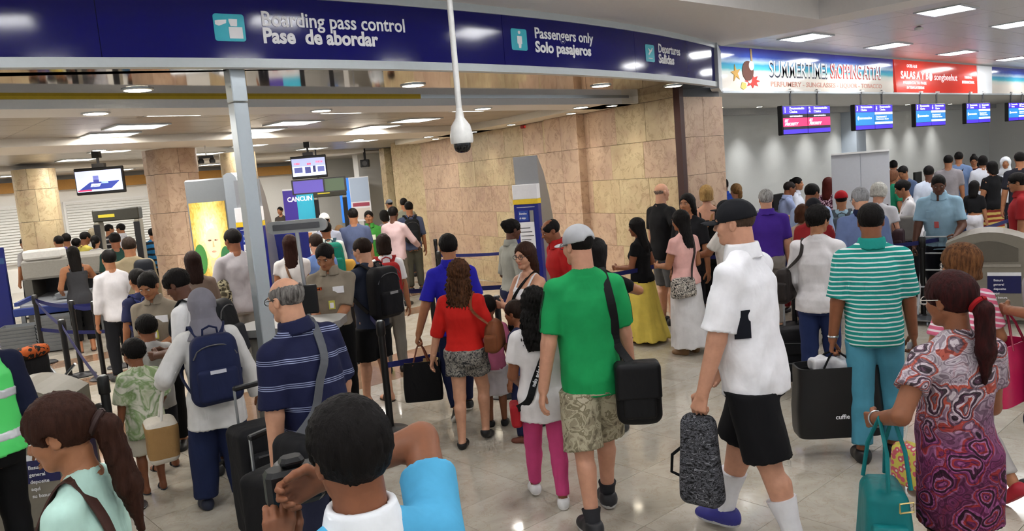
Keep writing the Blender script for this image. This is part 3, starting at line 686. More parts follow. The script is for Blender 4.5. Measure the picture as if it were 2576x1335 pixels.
# ---------------------------------------------------------------- hanging televisions
def tv(x, y, z, w, h, rz, lab, art):
    r = empty('hanging_television', (x, y, z), rz, lab, 'television'); MB().box((-w / 2, 0, 0), (w / 2, .07, h), bev=.01).build('casing', M_BLACK, r); scr = MB().box((-w / 2 + .02, -.004, .045), (w / 2 - .02, .005, h - .045)).build('screen', glow(0xC4CCE6, 1.0), r)
    MB().tube([(0, .05, h), (0, .05, 3.0 - z)], .02, 8).build('hanger', M_DGREY, r); MB().box((-.09, .02, h), (.09, .10, h + .06)).build('mount', M_DGREY, r); MB().box((-.05, -.02, 3.0 - z - .1), (.05, .08, 3.0 - z)).build('ceiling_plate', M_BLACK, r)
    for nm, c, p in art: MB().extr([(-w / 2 + .02 + a * (w - .04), .045 + b_ * (h - .09)) for a, b_ in p], 'y', -.008, -.003).build(nm, glow(c, 1.0), scr)
    return r
def rc(a, b_, c, d): return [(a, b_), (c, b_), (c, d), (a, d)]
tv(3.42, 13.0, 2.36, .72, .40, math.radians(-40), 'black hanging television showing a scanner tray, left of the marble column', [('screen_wall', 0xB8BEDC, rc(0, .55, 1, 1)), ('screen_belt', 0x2C3A88, [(.05, .1), (.75, .1), (.95, .45), (.3, .45)]), ('screen_tray', 0xE6EAF6, [(.3, .22), (.5, .22), (.55, .38), (.33, .38)]), ('screen_case', 0x3A3E86, rc(.38, .36, .50, .75)), ('screen_bag', 0xB8D4DC, rc(.55, .36, .70, .58)), ('screen_caption', 0xC83058, rc(.02, .03, .32, .1))])
tv(6.82, 12.85, 2.36, .62, .40, math.radians(-36), 'black hanging television with red captions over the right-hand queue', [('screen_wall', 0x9CA4C8, rc(0, .55, 1, 1)), ('screen_caption', 0xE03050, rc(.06, .66, .24, .76)), ('screen_caption', 0xE03050, rc(.45, .62, .57, .72)), ('screen_caption', 0xE03050, rc(.72, .70, .93, .82)), ('screen_desk', 0x4A4F86, rc(.06, .2, .3, .5)), ('screen_desk', 0x3C4078, rc(.38, .15, .55, .5)), ('screen_figure', 0x2C2F5C, rc(.62, .2, .7, .55)), ('screen_desk', 0x565C92, rc(.76, .2, .96, .5))])
cc = empty('security_camera', (4.98, 12.75, 2.72), math.radians(-40), 'small black twin-eyed camera on the ceiling beside the marble column', 'security camera'); 
for sx in (-.09, .09): MB().lathe([(.045, 0), (.05, .04), (.03, .08)], (sx, 0, 0), 12).build('eye', M_BLACK, cc, True)
MB().box((-.12, -.02, .08), (.12, .02, .12)).build('bar', M_BLACK, cc); MB().tube([(0, 0, .12), (0, 0, .28)], .012, 8).build('stem', M_WHITE, cc)
mb = empty('hanging_display', (8.9, 16.4, 2.05), math.radians(-40), 'small purple flight display tilted below the right-hand television', 'display'); MB().box((-.62, 0, .0), (.62, .06, .34), bev=.01).build('casing', M_DGREY, mb); MB().box((-.58, -.006, .03), (.10, .0, .31)).build('screen', glow(0x5A4FA0, .8), mb); MB().box((.14, -.006, .03), (.58, .0, .31)).build('screen', glow(0x4C5A48, .7), mb); MB().tube([(0, .03, .34), (0, .03, 1.0)], .02, 8).build('hanger', M_DGREY, mb)
sp = empty('wall_speaker', (11.55, 18.6, 2.62), math.radians(-40), 'black box loudspeaker high on the white partition', 'loudspeaker'); MB().box((-.12, -.1, 0), (.12, .1, .2), bev=.015).build('cabinet', M_BLACK, sp); MB().lathe([(.07, 0), (.05, .01)], (0, 0, 0), 14).build('cone', M_DGREY, sp); MB().box((-.03, .05, .2), (.03, .09, .5)).build('bracket', M_BLACK, sp)
bpy.data.objects['cone'].rotation_euler = (math.pi / 2, 0, 0); bpy.data.objects['cone'].location = (0, -.1, .1)
em = empty('exit_beacon', (9.95, 10.45, 2.93), math.radians(12), 'red emergency light under the ceiling at the marble wall', 'emergency light'); MB().box((-.17, -.04, 0), (.17, .04, .06), bev=.01).build('housing', plain(0x8A1F1C, .4), em); MB().box((-.15, -.045, .01), (.15, -.04, .045)).build('lens', glow(0xC4302A, .6), em)

# ---------------------------------------------------------------- walk-through metal detectors
def gate(x, y, rz, w, h, lab):
    r = empty('metal_detector_gate', (x, y, 0), rz, lab, 'metal detector')
    for sx in (-1, 1): MB().box((sx * w / 2 - .05, -.16, 0), (sx * w / 2 + .05, .16, h), bev=.02).build('side_panel', plain(0x8C8678, .45), r); MB().box((sx * w / 2 - .055, -.18, .1), (sx * w / 2 + .055, -.15, h - .05)).build('edge_strip', M_DARK, r)
    MB().box((-w / 2 - .06, -.16, h), (w / 2 + .06, .16, h + .24), bev=.02).build('head_unit', plain(0x37362F, .4), r); MB().box((-w / 2 + .05, -.166, h + .08), (-w / 2 + .35, -.158, h + .14)).build('status_display', glow(0xA89A2A, .6), r)
    return r
gate(4.75, 17.1, math.radians(-30), .74, 1.86, 'dark walk-through metal detector left of the near marble column')
gate(10.0, 17.9, math.radians(-30), .70, 1.93, 'grey walk-through metal detector beyond the queue in the middle')
# ---------------------------------------------------------------- x-ray scanner with its tray rollers
xr = empty('xray_scanner', (3.35, 15.2, 0), math.radians(-24), 'grey x-ray baggage scanner with dark tunnel at the far left', 'x-ray scanner')
MB().box((-.75, 0, 1.02), (.55, 1.3, 1.36), bev=.04).build('hood', plain(0x8D8A83, .45), xr); MB().box((-.75, .02, .0), (-.62, 1.3, 1.02)).build('side', plain(0x5A5852, .5), xr); MB().box((.42, .02, .0), (.55, 1.3, 1.02)).build('side', plain(0x5A5852, .5), xr); MB().box((-.62, .9, .0), (.42, 1.3, 1.02)).build('tunnel_back', M_BLACK, xr)
MB().box((-.62, -.9, .62), (.42, .9, .70), bev=.01).build('conveyor', plain(0x9FA3A8, .35, .4), xr); MB().box((-.7, -1.0, .54), (.5, -.86, .66), bev=.01).build('front_rail', plain(0x22357A, .4), xr); MB().box((-.68, -.95, .70), (-.62, .9, .76)).build('rail', plain(0x22357A, .4), xr)
for sx in (-.6, .4):
    for sy in (-.85, -.1): MB().box((sx - .03, sy - .03, 0), (sx + .03, sy + .03, .62)).build('leg', M_STEEL, xr)
MB().box((-.05, -.01, 1.10), (.02, .0, 1.14)).build('indicator_lamp', glow(0xFFF0A0, 6), xr)
def tray(x, y, z, rz, lab, grp, c=0x6C7074):
    o = MB(); w, d, h = .23, .16, .085
    o.add([(-w, -d, 0), (w, -d, 0), (w, d, 0), (-w, d, 0), (-w - .025, -d - .025, h), (w + .025, -d - .025, h), (w + .025, d + .025, h), (-w - .025, d + .025, h), (-w, -d, .006), (w, -d, .006), (w, d, .006), (-w, d, .006), (-w - .012, -d - .012, h), (w + .012, -d - .012, h), (w + .012, d + .012, h), (-w - .012, d + .012, h)],
          [(3, 2, 1, 0), (0, 1, 5, 4), (1, 2, 6, 5), (2, 3, 7, 6), (3, 0, 4, 7), (8, 9, 10, 11), (9, 8, 12, 13), (10, 9, 13, 14), (11, 10, 14, 15), (8, 11, 15, 12), (4, 5, 13, 12), (5, 6, 14, 13), (6, 7, 15, 14), (7, 4, 12, 15)])
    q = o.build('security_tray', plain(c, .5), None); q.location = (x, y, z); q.rotation_euler = (0, 0, rz); return tag(q, lab, 'tray', grp)
for k in range(9): tray(2.75, 13.9, .02 + .055 * k, math.radians(-24), 'grey plastic security tray in the stack under the scanner rollers', 'stacked security trays')
for k in range(7): tray(2.32, 14.3, .02 + .055 * k, math.radians(-24), 'grey plastic security tray in the stack beside the blue panel', 'trays by the blue panel')
tray(3.25, 14.75, .715, math.radians(-24), 'single grey tray lying on the scanner conveyor', None, 0x8B8F94)
wb = MB().box((-.3, -.18, 0), (.3, .18, .16), bev=.03).build('document_box', plain(0xCFCFCB, .5)); wb.location = (3.05, 15.5, 1.362); wb.rotation_euler = (0, 0, math.radians(-24)); tag(wb, 'white plastic box on top of the x-ray scanner', 'box')
bp = empty('blue_display_panel', (2.15, 16.0, 0), math.radians(-38), 'tall dark blue information panel at the left edge', 'display panel'); MB().box((-.75, 0, 0), (.42, .06, 1.62), bev=.01).build('board', plain(0x121C64, .35), bp); MB().box((-.75, -.004, 1.34), (.42, .0, 1.44)).build('header_stripe', plain(0x2C4A78, .4), bp)
for k, (bz, tx) in enumerate(((1.53, 'Control de seguridad'), (1.48, 'Security checkpoint'))): put_text(bp, tx, -.55, bz, .05, M_LETTER, .85, .0005, -.003)

# ---------------------------------------------------------------- kiosks with silver fins
def kiosk(x, y, rz, lab, fin=True, notice=True):
    r = empty('information_kiosk', (x, y, 0), rz, lab, 'kiosk')
    MB().box((-.165, 0, .0), (.165, .10, 1.78), bev=.008).build('blue_board', M_BLUEPANEL, r); MB().box((-.165, -.004, 1.84), (.165, .10, 2.02), bev=.006).build('white_header', M_PAPER, r); MB().box((-.166, -.005, 1.78), (.166, .10, 1.84)).build('yellow_band', M_YEL, r)
    if notice:
        MB().box((-.10, -.006, 1.06), (.10, .0, 1.56)).build('notice_sheet', M_PAPER, r); ns = bpy.data.objects[-1] if False else r.children[-1]; MB().box((-.10, -.007, 1.58), (.03, .0, 1.70)).build('notice_title', plain(0x2A49A0, .4), r); MB().box((.05, -.007, 1.56), (.10, .0, 1.70)).build('notice_code', M_GREY, r); MB().box((-.10, -.006, .92), (.10, .0, 1.0)).build('notice_strip', M_PAPER, r)
        for k in range(9): MB().box((-.085, -.009, 1.10 + k * .048), (.085 - .02 * (k % 3), -.006, 1.108 + k * .048)).build('printed_line', M_DGREY, ns)
        put_text(r, 'Derechos', -.09, 1.655, .035, M_LETTER, .10, .0005, -.009); put_text(r, 'al viajar', -.09, 1.60, .035, M_LETTER, .09, .0005, -.009)
        for zz in (1.74, .86): MB().box((-.12, -.005, zz), (.12, .0, zz + .006)).build('rule', M_PAPER, r)
        MB().box((-.04, -.006, .78), (.05, .0, .80)).build('yellow_tag', M_YEL, r)
    if fin:
        # curved silver fin rising behind the board
        prof = []; n = 12
        for k in range(n + 1): t = k / n; prof.append((.12 + .44 * (t ** 2.2) - .06 * t, 2.32 * (1 - t)))
        m = MB(); w = .16
        back = [(.52 + .0 * z, z) for _, z in prof]
        poly = [(.10, 0), (.58, 0), (.57, .5), (.54, 1.0), (.48, 1.45), (.38, 1.85), (.26, 2.15), (.10, 2.36), (.085, 2.36), (.10, 1.9)]
        m.extr(poly, 'x', -w, w); m.build('silver_fin', plain(0x9A9CA0, .35, .7, .5, .02), r)
    return r
kiosk(6.58, 7.05, math.radians(-68), 'blue kiosk board with white header and silver fin before the marble wall')
kiosk(4.12, 9.45, math.radians(-42), 'blue kiosk board with yellow band right of the lit poster', True)
bt = empty('blue_totem', (4.75, 9.75, 0), math.radians(-30), 'tall dark blue totem board behind the grey desk sign', 'display panel'); MB().box((-.27, 0, 0), (.27, .08, 1.62), bev=.01).build('board', plain(0x18206E, .35), bt)
vs_, fs_ = text_mesh('Bienvenidos', .10, .001, .001); MB().add([(-.17 - c, -.003 + b_, .55 + a * .9) for a, b_, c in vs_], fs_).build('lettering', M_LETTER, bt)
# backlit poster in its rounded silver frame
def poster_mat():
    t = NT('backlit fashion poster'); x, y, z = t.sep(t.coord()); n = t.noise(t.coord(scale=(7, 1, 3)), 3.0, 4, .6, 1.5)
    r = t.math('SQRT', t.math('ADD', t.math('POWER', t.math('MULTIPLY', x, 2.4), 2.0), t.math('POWER', t.math('SUBTRACT', z, .62), 2.0)))
    c = t.ramp(t.math('ADD', r, t.math('MULTIPLY', t.math('SUBTRACT', n, .5), .5)), [(.0, lin(0xFFF6DC)), (.30, lin(0xF2DC92)), (.55, lin(0xC9A64A)), (.85, lin(0x6A5424))])
    t.col(c); t.link(c, t.b.inputs['Emission Color']); t.b.inputs['Emission Strength'].default_value = .42; t.set(.2); t.m.cycles.emission_sampling = 'NONE'; return t.m
po = empty('lit_poster_stand', (3.98, 10.28, 0), math.radians(-42), 'tall silver stand with a backlit golden portrait poster', 'poster stand')
MB().box((-.30, .0, .0), (.24, .16, 2.42), bev=.02).build('cabinet', plain(0x7E8286, .35, .5, .5, .02), po); MB().box((-.27, -.012, .45), (.20, .004, 2.12)).build('poster_sheet', poster_mat(), po); bpy.data.objects['poster_sheet'].data.transform(Matrix.Translation((.035, 0, -1.05))); bpy.data.objects['poster_sheet'].location = (-.035, 0, 1.05)
MB().extr([(.24, 0), (.42, 0), (.42, 2.32), (.40, 2.42), (.35, 2.47), (.29, 2.47), (.24, 2.44)], 'y', -.06, .20).build('side_column', plain(0xA4ABB2, .3, .7, .5, .02), po)
E_ = lambda cx, cz, a, b_, n=20: [(cx + a * math.cos(q), cz + b_ * math.sin(q)) for q in np.linspace(0, 2 * math.pi, n, False)]
for nm, c, p in (('printed_neck', 0xE2B98A, [(-.10, .46), (.14, .46), (.06, .75), (.05, 1.0), (-.06, 1.0), (-.06, .75)]), ('printed_dress', 0xE0C43A, [(-.10, .452), (.19, .452), (.19, .66), (.04, .60)]), ('printed_face', 0xF2D2A6, E_(-.01, 1.22, .085, .20)), ('printed_feathers', 0x3E7A3A, E_(-.17, 1.02, .07, .20)), ('printed_feathers', 0x2F6A3E, E_(.12, .98, .065, .19)), ('printed_eye', 0x3A2418, E_(-.045, 1.26, .022, .012)), ('printed_eye', 0x3A2418, E_(.03, 1.26, .022, .012)), ('printed_lips', 0xB8454A, E_(-.008, 1.11, .026, .014)), ('printed_nose', 0xD9A878, [(-.02, 1.17), (.005, 1.17), (-.004, 1.25), (-.012, 1.25)])): MB().extr([(a * 1.15, e + (.36 if nm not in ('printed_neck', 'printed_dress') else (.36 if e > .7 else 0))) for a, e in p], 'y', -.018, -.010).build(nm, glow(c, .5), po)

# ---------------------------------------------------------------- document control desk with grey sign board
dk = empty('control_desk', (2.93, 6.08, 0), math.radians(-42), 'grey rounded document control podium with dark monitor by the sign post', 'desk')
MB().extr(rrect(1.0, .62, .06), 'y', 0, 0).f if False else None
pd = MB(); pd.prism([(-.42, -.26), (.36, -.26), (.46, -.10), (.46, .20), (.36, .30), (-.42, .30), (-.50, .15), (-.50, -.12)], 0, 1.02); pd.build('pedestal', plain(0x76746E, .45, .2), dk)
MB().prism([(-.50, -.34), (.44, -.34), (.55, -.12), (.55, .24), (.44, .36), (-.50, .36), (-.60, .18), (-.60, -.16)], 1.04, 1.10).build('worktop', plain(0x8A8A88, .35, .3), dk); MB().prism([(-.47, -.30), (.41, -.30), (.51, -.11), (.51, .22), (.41, .33), (-.47, .33), (-.56, .17), (-.56, -.14)], 1.02, 1.04).build('worktop_edge', M_DGREY, dk)
MB().box((-.02, -.02, 1.16), (.30, .02, 1.40), bev=.01).build('monitor', M_BLACK, dk); MB().tube([(.14, 0, 1.10), (.14, 0, 1.18)], .02, 8).build('monitor_stem', M_BLACK, dk); MB().box((-.42, -.04, 1.10), (-.34, .05, 1.36), bev=.02).build('card_reader', M_DGREY, dk)
MB().box((-.49, -.27, .60), (.37, -.262, .66)).build('front_strip', M_NAVY, dk)
dk.scale = (.74, .74, 1)
gs = empty('desk_sign_board', (3.06, 6.10, 1.10), math.radians(-42), 'grey rounded sign board with a blank dark field on a slanted pole', 'sign board')
MB().tube([(.02, 0, 0), (.0, 0, .76)], .016, 10).build('pole', M_STEEL, gs, True)
poly = rrect(.50, .105, .045, 6); MB().extr([(a - .24, b_ + .735) for a, b_ in poly], 'y', -.02, .02).build('board', plain(0x9A9C9C, .4, .2), gs); MB().extr([(a - .19, b_ + .762) for a, b_ in rrect(.39, .05, .006)], 'y', -.026, -.018).build('blank_field', plain(0x55565A, .5), gs)

# ---------------------------------------------------------------- belt barriers
def stanchion(x, y, lab, h=1.0):
    r = empty('barrier_post', (x, y, 0), 0, lab, 'barrier post', 'belt barrier posts')
    MB().lathe([(.17, 0), (.172, .012), (.15, .026), (.05, .036), (.034, .05)], (0, 0, 0), 26).build('base', M_DARK, r, True); MB().lathe([(.031, .04), (.031, h - .12)], (0, 0, 0), 14).build('shaft', M_BLACK, r, True)
    MB().lathe([(.034, h - .13), (.040, h - .12), (.040, h - .012), (.032, h)], (0, 0, 0), 14).build('belt_head', M_BLACK, r, True); MB().lathe([(.026, h), (.022, h + .006)], (0, 0, 0), 14).build('cap', M_STEEL, r); return r
POSTS = {}
for k, x, y, lab in (('a', 3.61, 5.84, 'black belt barrier post in front of the traveller with black backpack'), ('b', 1.43, 6.05, 'black belt barrier post left of the child in the tie-dye shirt'), ('c', 2.46, 11.4, 'black belt barrier post before the woman in the grey vest top'), ('d', 2.60, 10.9, 'black belt barrier post right of the grey vest woman, nearest of the left lane'),
                     ('e', 2.95, 11.45, 'black belt barrier post behind the woman guard'), ('f', 2.33, 12.9, 'black belt barrier post in front of the tray stack'), ('g', 1.95, 9.6, 'black belt barrier post by the folded pushchair'), ('h', 4.91, 8.55, 'black belt barrier post behind the uniformed man'), ('i', 4.93, 5.80, 'black belt barrier post behind the woman in red'),
                     ('j', 9.1, 12.4, 'black belt barrier post at the far end of the marble wall'), ('k', 8.6, 8.9, 'black belt barrier post beside the wall kiosk'), ('l', 7.6, 10.3, 'black belt barrier post in the middle lane by the marble wall'), ('m', 8.3, 5.9, 'black belt barrier post before the marble corner column'), ('n', 6.5, 6.0, 'black belt barrier post behind the man in the green shirt'),
                     ('o', 10.0, 3.75, 'black belt barrier post left of the grey litter bin'), ('p', 9.0, 4.9, 'black belt barrier post behind the white-haired travellers'), ('q', 12.6, 3.55, 'black belt barrier post behind the grey litter bin'), ('r', 5.2, 7.25, 'black belt barrier post behind the red backpack')):
    POSTS[k] = (x, y); stanchion(x, y, lab)
M_BELT = plain(0x171C55, .6, 0, .3, .08)
def belt(a, b_, lab, z=.93, sag=.03):
    (xa, ya), (xb, yb) = POSTS[a], POSTS[b_]; d = unit2(xb - xa, yb - ya); n = 10; pts = []; nr = []
    for k in range(n + 1): t = k / n; pts.append((xa + (xb - xa) * t, ya + (yb - ya) * t, z - sag * 4 * t * (1 - t))); nr.append((-d[1], d[0], 0))
    c = pts[n // 2]; m = MB().ribbon([(p[0] - c[0], p[1] - c[1], p[2] - c[2]) for p in pts], nr, .05, .002); o = m.build('barrier_belt', M_BELT); o.location = c; tag(o, lab, 'barrier belt', 'navy barrier belts')
def unit2(x, y): l = math.hypot(x, y); return (x / l, y / l)
for a, b_, lab, z in (('b', 'g', 'navy belt running back from the front left barrier post', .93), ('c', 'e', 'navy belt between the left lane posts behind the children', .93), ('c', 'd', 'short navy belt beside the grey vest woman', .93), ('d', 'e', 'navy belt before the woman guard', .9), ('f', 'c', 'navy belt in front of the tray stack', .93), ('f', 'e', 'low navy belt below the scanner rollers', .5), ('g', 'f', 'navy belt above the pushchair', .93),
                      ('a', 'h', 'upper navy belt behind the traveller with black backpack', .93), ('a', 'i', 'navy belt running right from the front barrier post', .60), ('j', 'l', 'navy belt along the far marble wall', .93), ('l', 'k', 'upper navy belt along the marble wall', .93), ('k', 'n', 'navy belt right of the wall kiosk', .93), ('n', 'm', 'navy belt behind the yellow skirt', .93), ('m', 'p', 'navy belt before the corner column', .93), ('r', 'n', 'navy belt behind the woman with glasses', .93), ('i', 'n', 'low navy belt behind the long-haired girl', .93), ('p', 'o', 'navy belt in front of the porter', .93), ('o', 'q', 'navy belt behind the litter bin', .93), ('r', 'h', 'navy belt behind the red backpack', .93)): belt(a, b_, lab, z)

# ---------------------------------------------------------------- litter bins
def bin_(x, y, rz, w, d, h, lab):
    r = empty('litter_bin', (x, y, 0), rz, lab, 'litter bin')
    arch = [(-w / 2, .05), (w / 2, .05)] + [(w / 2 * math.cos(a) if False else w / 2 * (1 - 2 * t), h - .16 + .16 * math.sin(math.pi * (.08 + .84 * t)) ) for t in np.linspace(0, 1, 13) for a in (0,)]
    MB().extr(arch, 'y', -d / 2, d / 2).build('body', M_BIN, r); MB().box((-w / 2 + .03, -d / 2 + .03, 0), (w / 2 - .03, d / 2 - .03, .05)).build('plinth', M_BIN2, r)
    flap = [(-w * .33, h - .34), (w * .33, h - .34)] + [(w * .33 * (1 - 2 * t), h - .19 + .09 * math.sin(math.pi * t)) for t in np.linspace(0, 1, 9)]
    MB().extr(flap, 'y', -d / 2 - .006, -d / 2 + .002).build('flap', M_BIN2, r); MB().box((-w * .36, -d / 2 - .012, h - .40), (w * .36, -d / 2, h - .365), bev=.004).build('ledge', plain(0x928C82, .45), r)
    MB().box((-w * .02, -d / 2 - .005, .36), (w * .36, -d / 2, h - .47)).build('notice', M_NAVY, r); nt_ = r.children[-1]
    MB().box((-w * .02, -d / 2 - .007, h - .50), (w * .36, -d / 2, h - .46)).build('notice_header', M_PAPER, nt_)
    for k, tx in enumerate(('Basura', 'general', 'deposite', 'aqui', 'su basura')): put_text(nt_, tx, w * .05, h - .56 - k * .05, .035, M_LETTER, None, .0005, -d / 2 - .009)
    MB().box((w / 2 - .001, -d * .1, .30), (w / 2 + .006, d * .4, h - .25)).build('side_notice', M_NAVY, r); return r
bin_(10.25, 3.10, math.radians(-74), .86, .62, 1.06, 'large grey arched litter bin at the right edge with a blue notice')
bin_(1.02, 6.35, math.radians(-32), .62, .5, 1.02, 'grey arched litter bin at the left behind the ponytail woman')

# ---------------------------------------------------------------- boards and banners far back in the hall
def board(name, x, y, rz, w, h, z, m, lab, cat, bits=()):
    r = empty(name, (x, y, 0), rz, lab, cat); MB().box((-w / 2, 0, z), (w / 2, .05, z + h), bev=.006).build('board', m, r)
    if z > .02:
        for sx in (-w * .35, w * .35): MB().box((sx - .02, .01, 0), (sx + .02, .04, z)).build('leg', M_STEEL, r)
    for k, (nm, c, a, b_, e, f, g) in enumerate(bits): MB().box((-w / 2 + a * w, -.004, z + b_ * h), (-w / 2 + e * w, .0, z + f * h)).build(nm, glow(c, g), r)
    return r
bb = board('roll_up_banner', 9.35, 18.3, math.radians(-40), .80, 1.95, .25, M_PAPER, 'tall purple and turquoise roll-up banner with white picture tiles', 'banner', [('printed_field', 0x3A2A86, 0, .52, .42, .98, .3), ('printed_field', 0x2FA0BC, .42, .52, 1, .98, .3), ('picture', 0xB07A52, .55, .30, .78, .42, .3), ('picture', 0xA84A6A, .12, .30, .3, .42, .3), ('picture', 0x4A4C58, .5, .08, .9, .16, .3)])
put_text(bb, 'CANCUN', -.30, 1.88, .16, M_WINK, .62, .004, -.008)
board('poster_panel', 13.05, 21.8, math.radians(-40), .95, 1.4, 1.0, M_PAPER, 'blue and white poster panel beside the white partition', 'poster', [('printed_field', 0x2C74D0, 0, 0, .34, 1, .5), ('picture', 0x8C98A8, .36, .45, .98, .98, .4), ('printed_stripe', 0x8C3A4A, .4, .34, .95, .42, .3), ('printed_field', 0xB8AFA6, .4, .05, .95, .3, .3)])
board('poster_panel', 8.5, 19.6, math.radians(-40), .55, 1.6, .9, M_PAPER, 'narrow turquoise poster panel behind the aluminium post', 'poster', [('printed_field', 0x58B8CC, .1, .35, .9, .7, .4), ('printed_stripe', 0xB8DCE8, .1, .8, .9, .9, .4)])
rb = board('scanner_desk', 12.4, 17.6, math.radians(-20), 1.8, .95, 0, plain(0x2A2C44, .5), 'dark scanner desk with screens at the far end of the right queue', 'desk')
for k in range(2): MB().box((-.6 + k * .7, .0, .97), (-.15 + k * .7, .05, 1.25), bev=.01).build('screen', M_BLACK, rb); MB().box((-.40 + k * .7, .01, .95), (-.34 + k * .7, .04, .98)).build('screen_foot', M_BLACK, rb)

lb = empty('light_box', (6.95, 1.84, 0), math.radians(-75), 'slim grey pillar with a lit blue and white display cut off by the right edge', 'display'); MB().box((0, 0, 0), (.5, .12, 3.5), bev=.01).build('pillar', M_TRIM, lb); MB().box((.05, -.012, 1.36), (.47, .0, 2.48)).build('lit_display', glow(0x6FA8DC, 1.1), lb); MB().box((.06, -.016, 2.05), (.46, -.01, 2.40)).build('lit_field', glow(0xDCEAF2, 1.1), lb.children[-1])
# ---------------------------------------------------------------- people
def rotm(ax, deg):
    a = math.radians(deg); c, s = math.cos(a), math.sin(a)
    return V({'x': [[1, 0, 0], [0, c, -s], [0, s, c]], 'y': [[c, 0, s], [0, 1, 0], [-s, 0, c]], 'z': [[c, -s, 0], [s, c, 0], [0, 0, 1]]}[ax], float)
def unit(v): v = V(v, float); return v / (np.linalg.norm(v) + 1e-9)
def ik(a, t, l1, l2, pole):
    a, t = V(a, float), V(t, float); d = t - a; L = np.linalg.norm(d); L2 = min(max(L, abs(l1 - l2) + 1e-3), (l1 + l2) * .999)
    u = d / (L + 1e-9); t = a + u * L2; x = (l1 * l1 - l2 * l2 + L2 * L2) / (2 * L2); y = math.sqrt(max(l1 * l1 - x * x, 0))
    p = V(pole, float); p = p - u * (p @ u); p = unit(p); return a + u * x + p * y, t
def folds(P, amp, sd):
    x, y, z = P[:, 0], P[:, 1], P[:, 2]
    n1 = np.sin(21 * x + 2.2 * np.sin(9 * z + sd) + sd) * np.sin(17 * y - 2.0 * np.sin(11 * z + 2 * sd))
    n2 = np.sin(30 * z + 3.0 * np.sin(12 * x + sd) + 2.5 * np.sin(10 * y - sd))
    return amp * (.6 * n1 + .4 * n2)

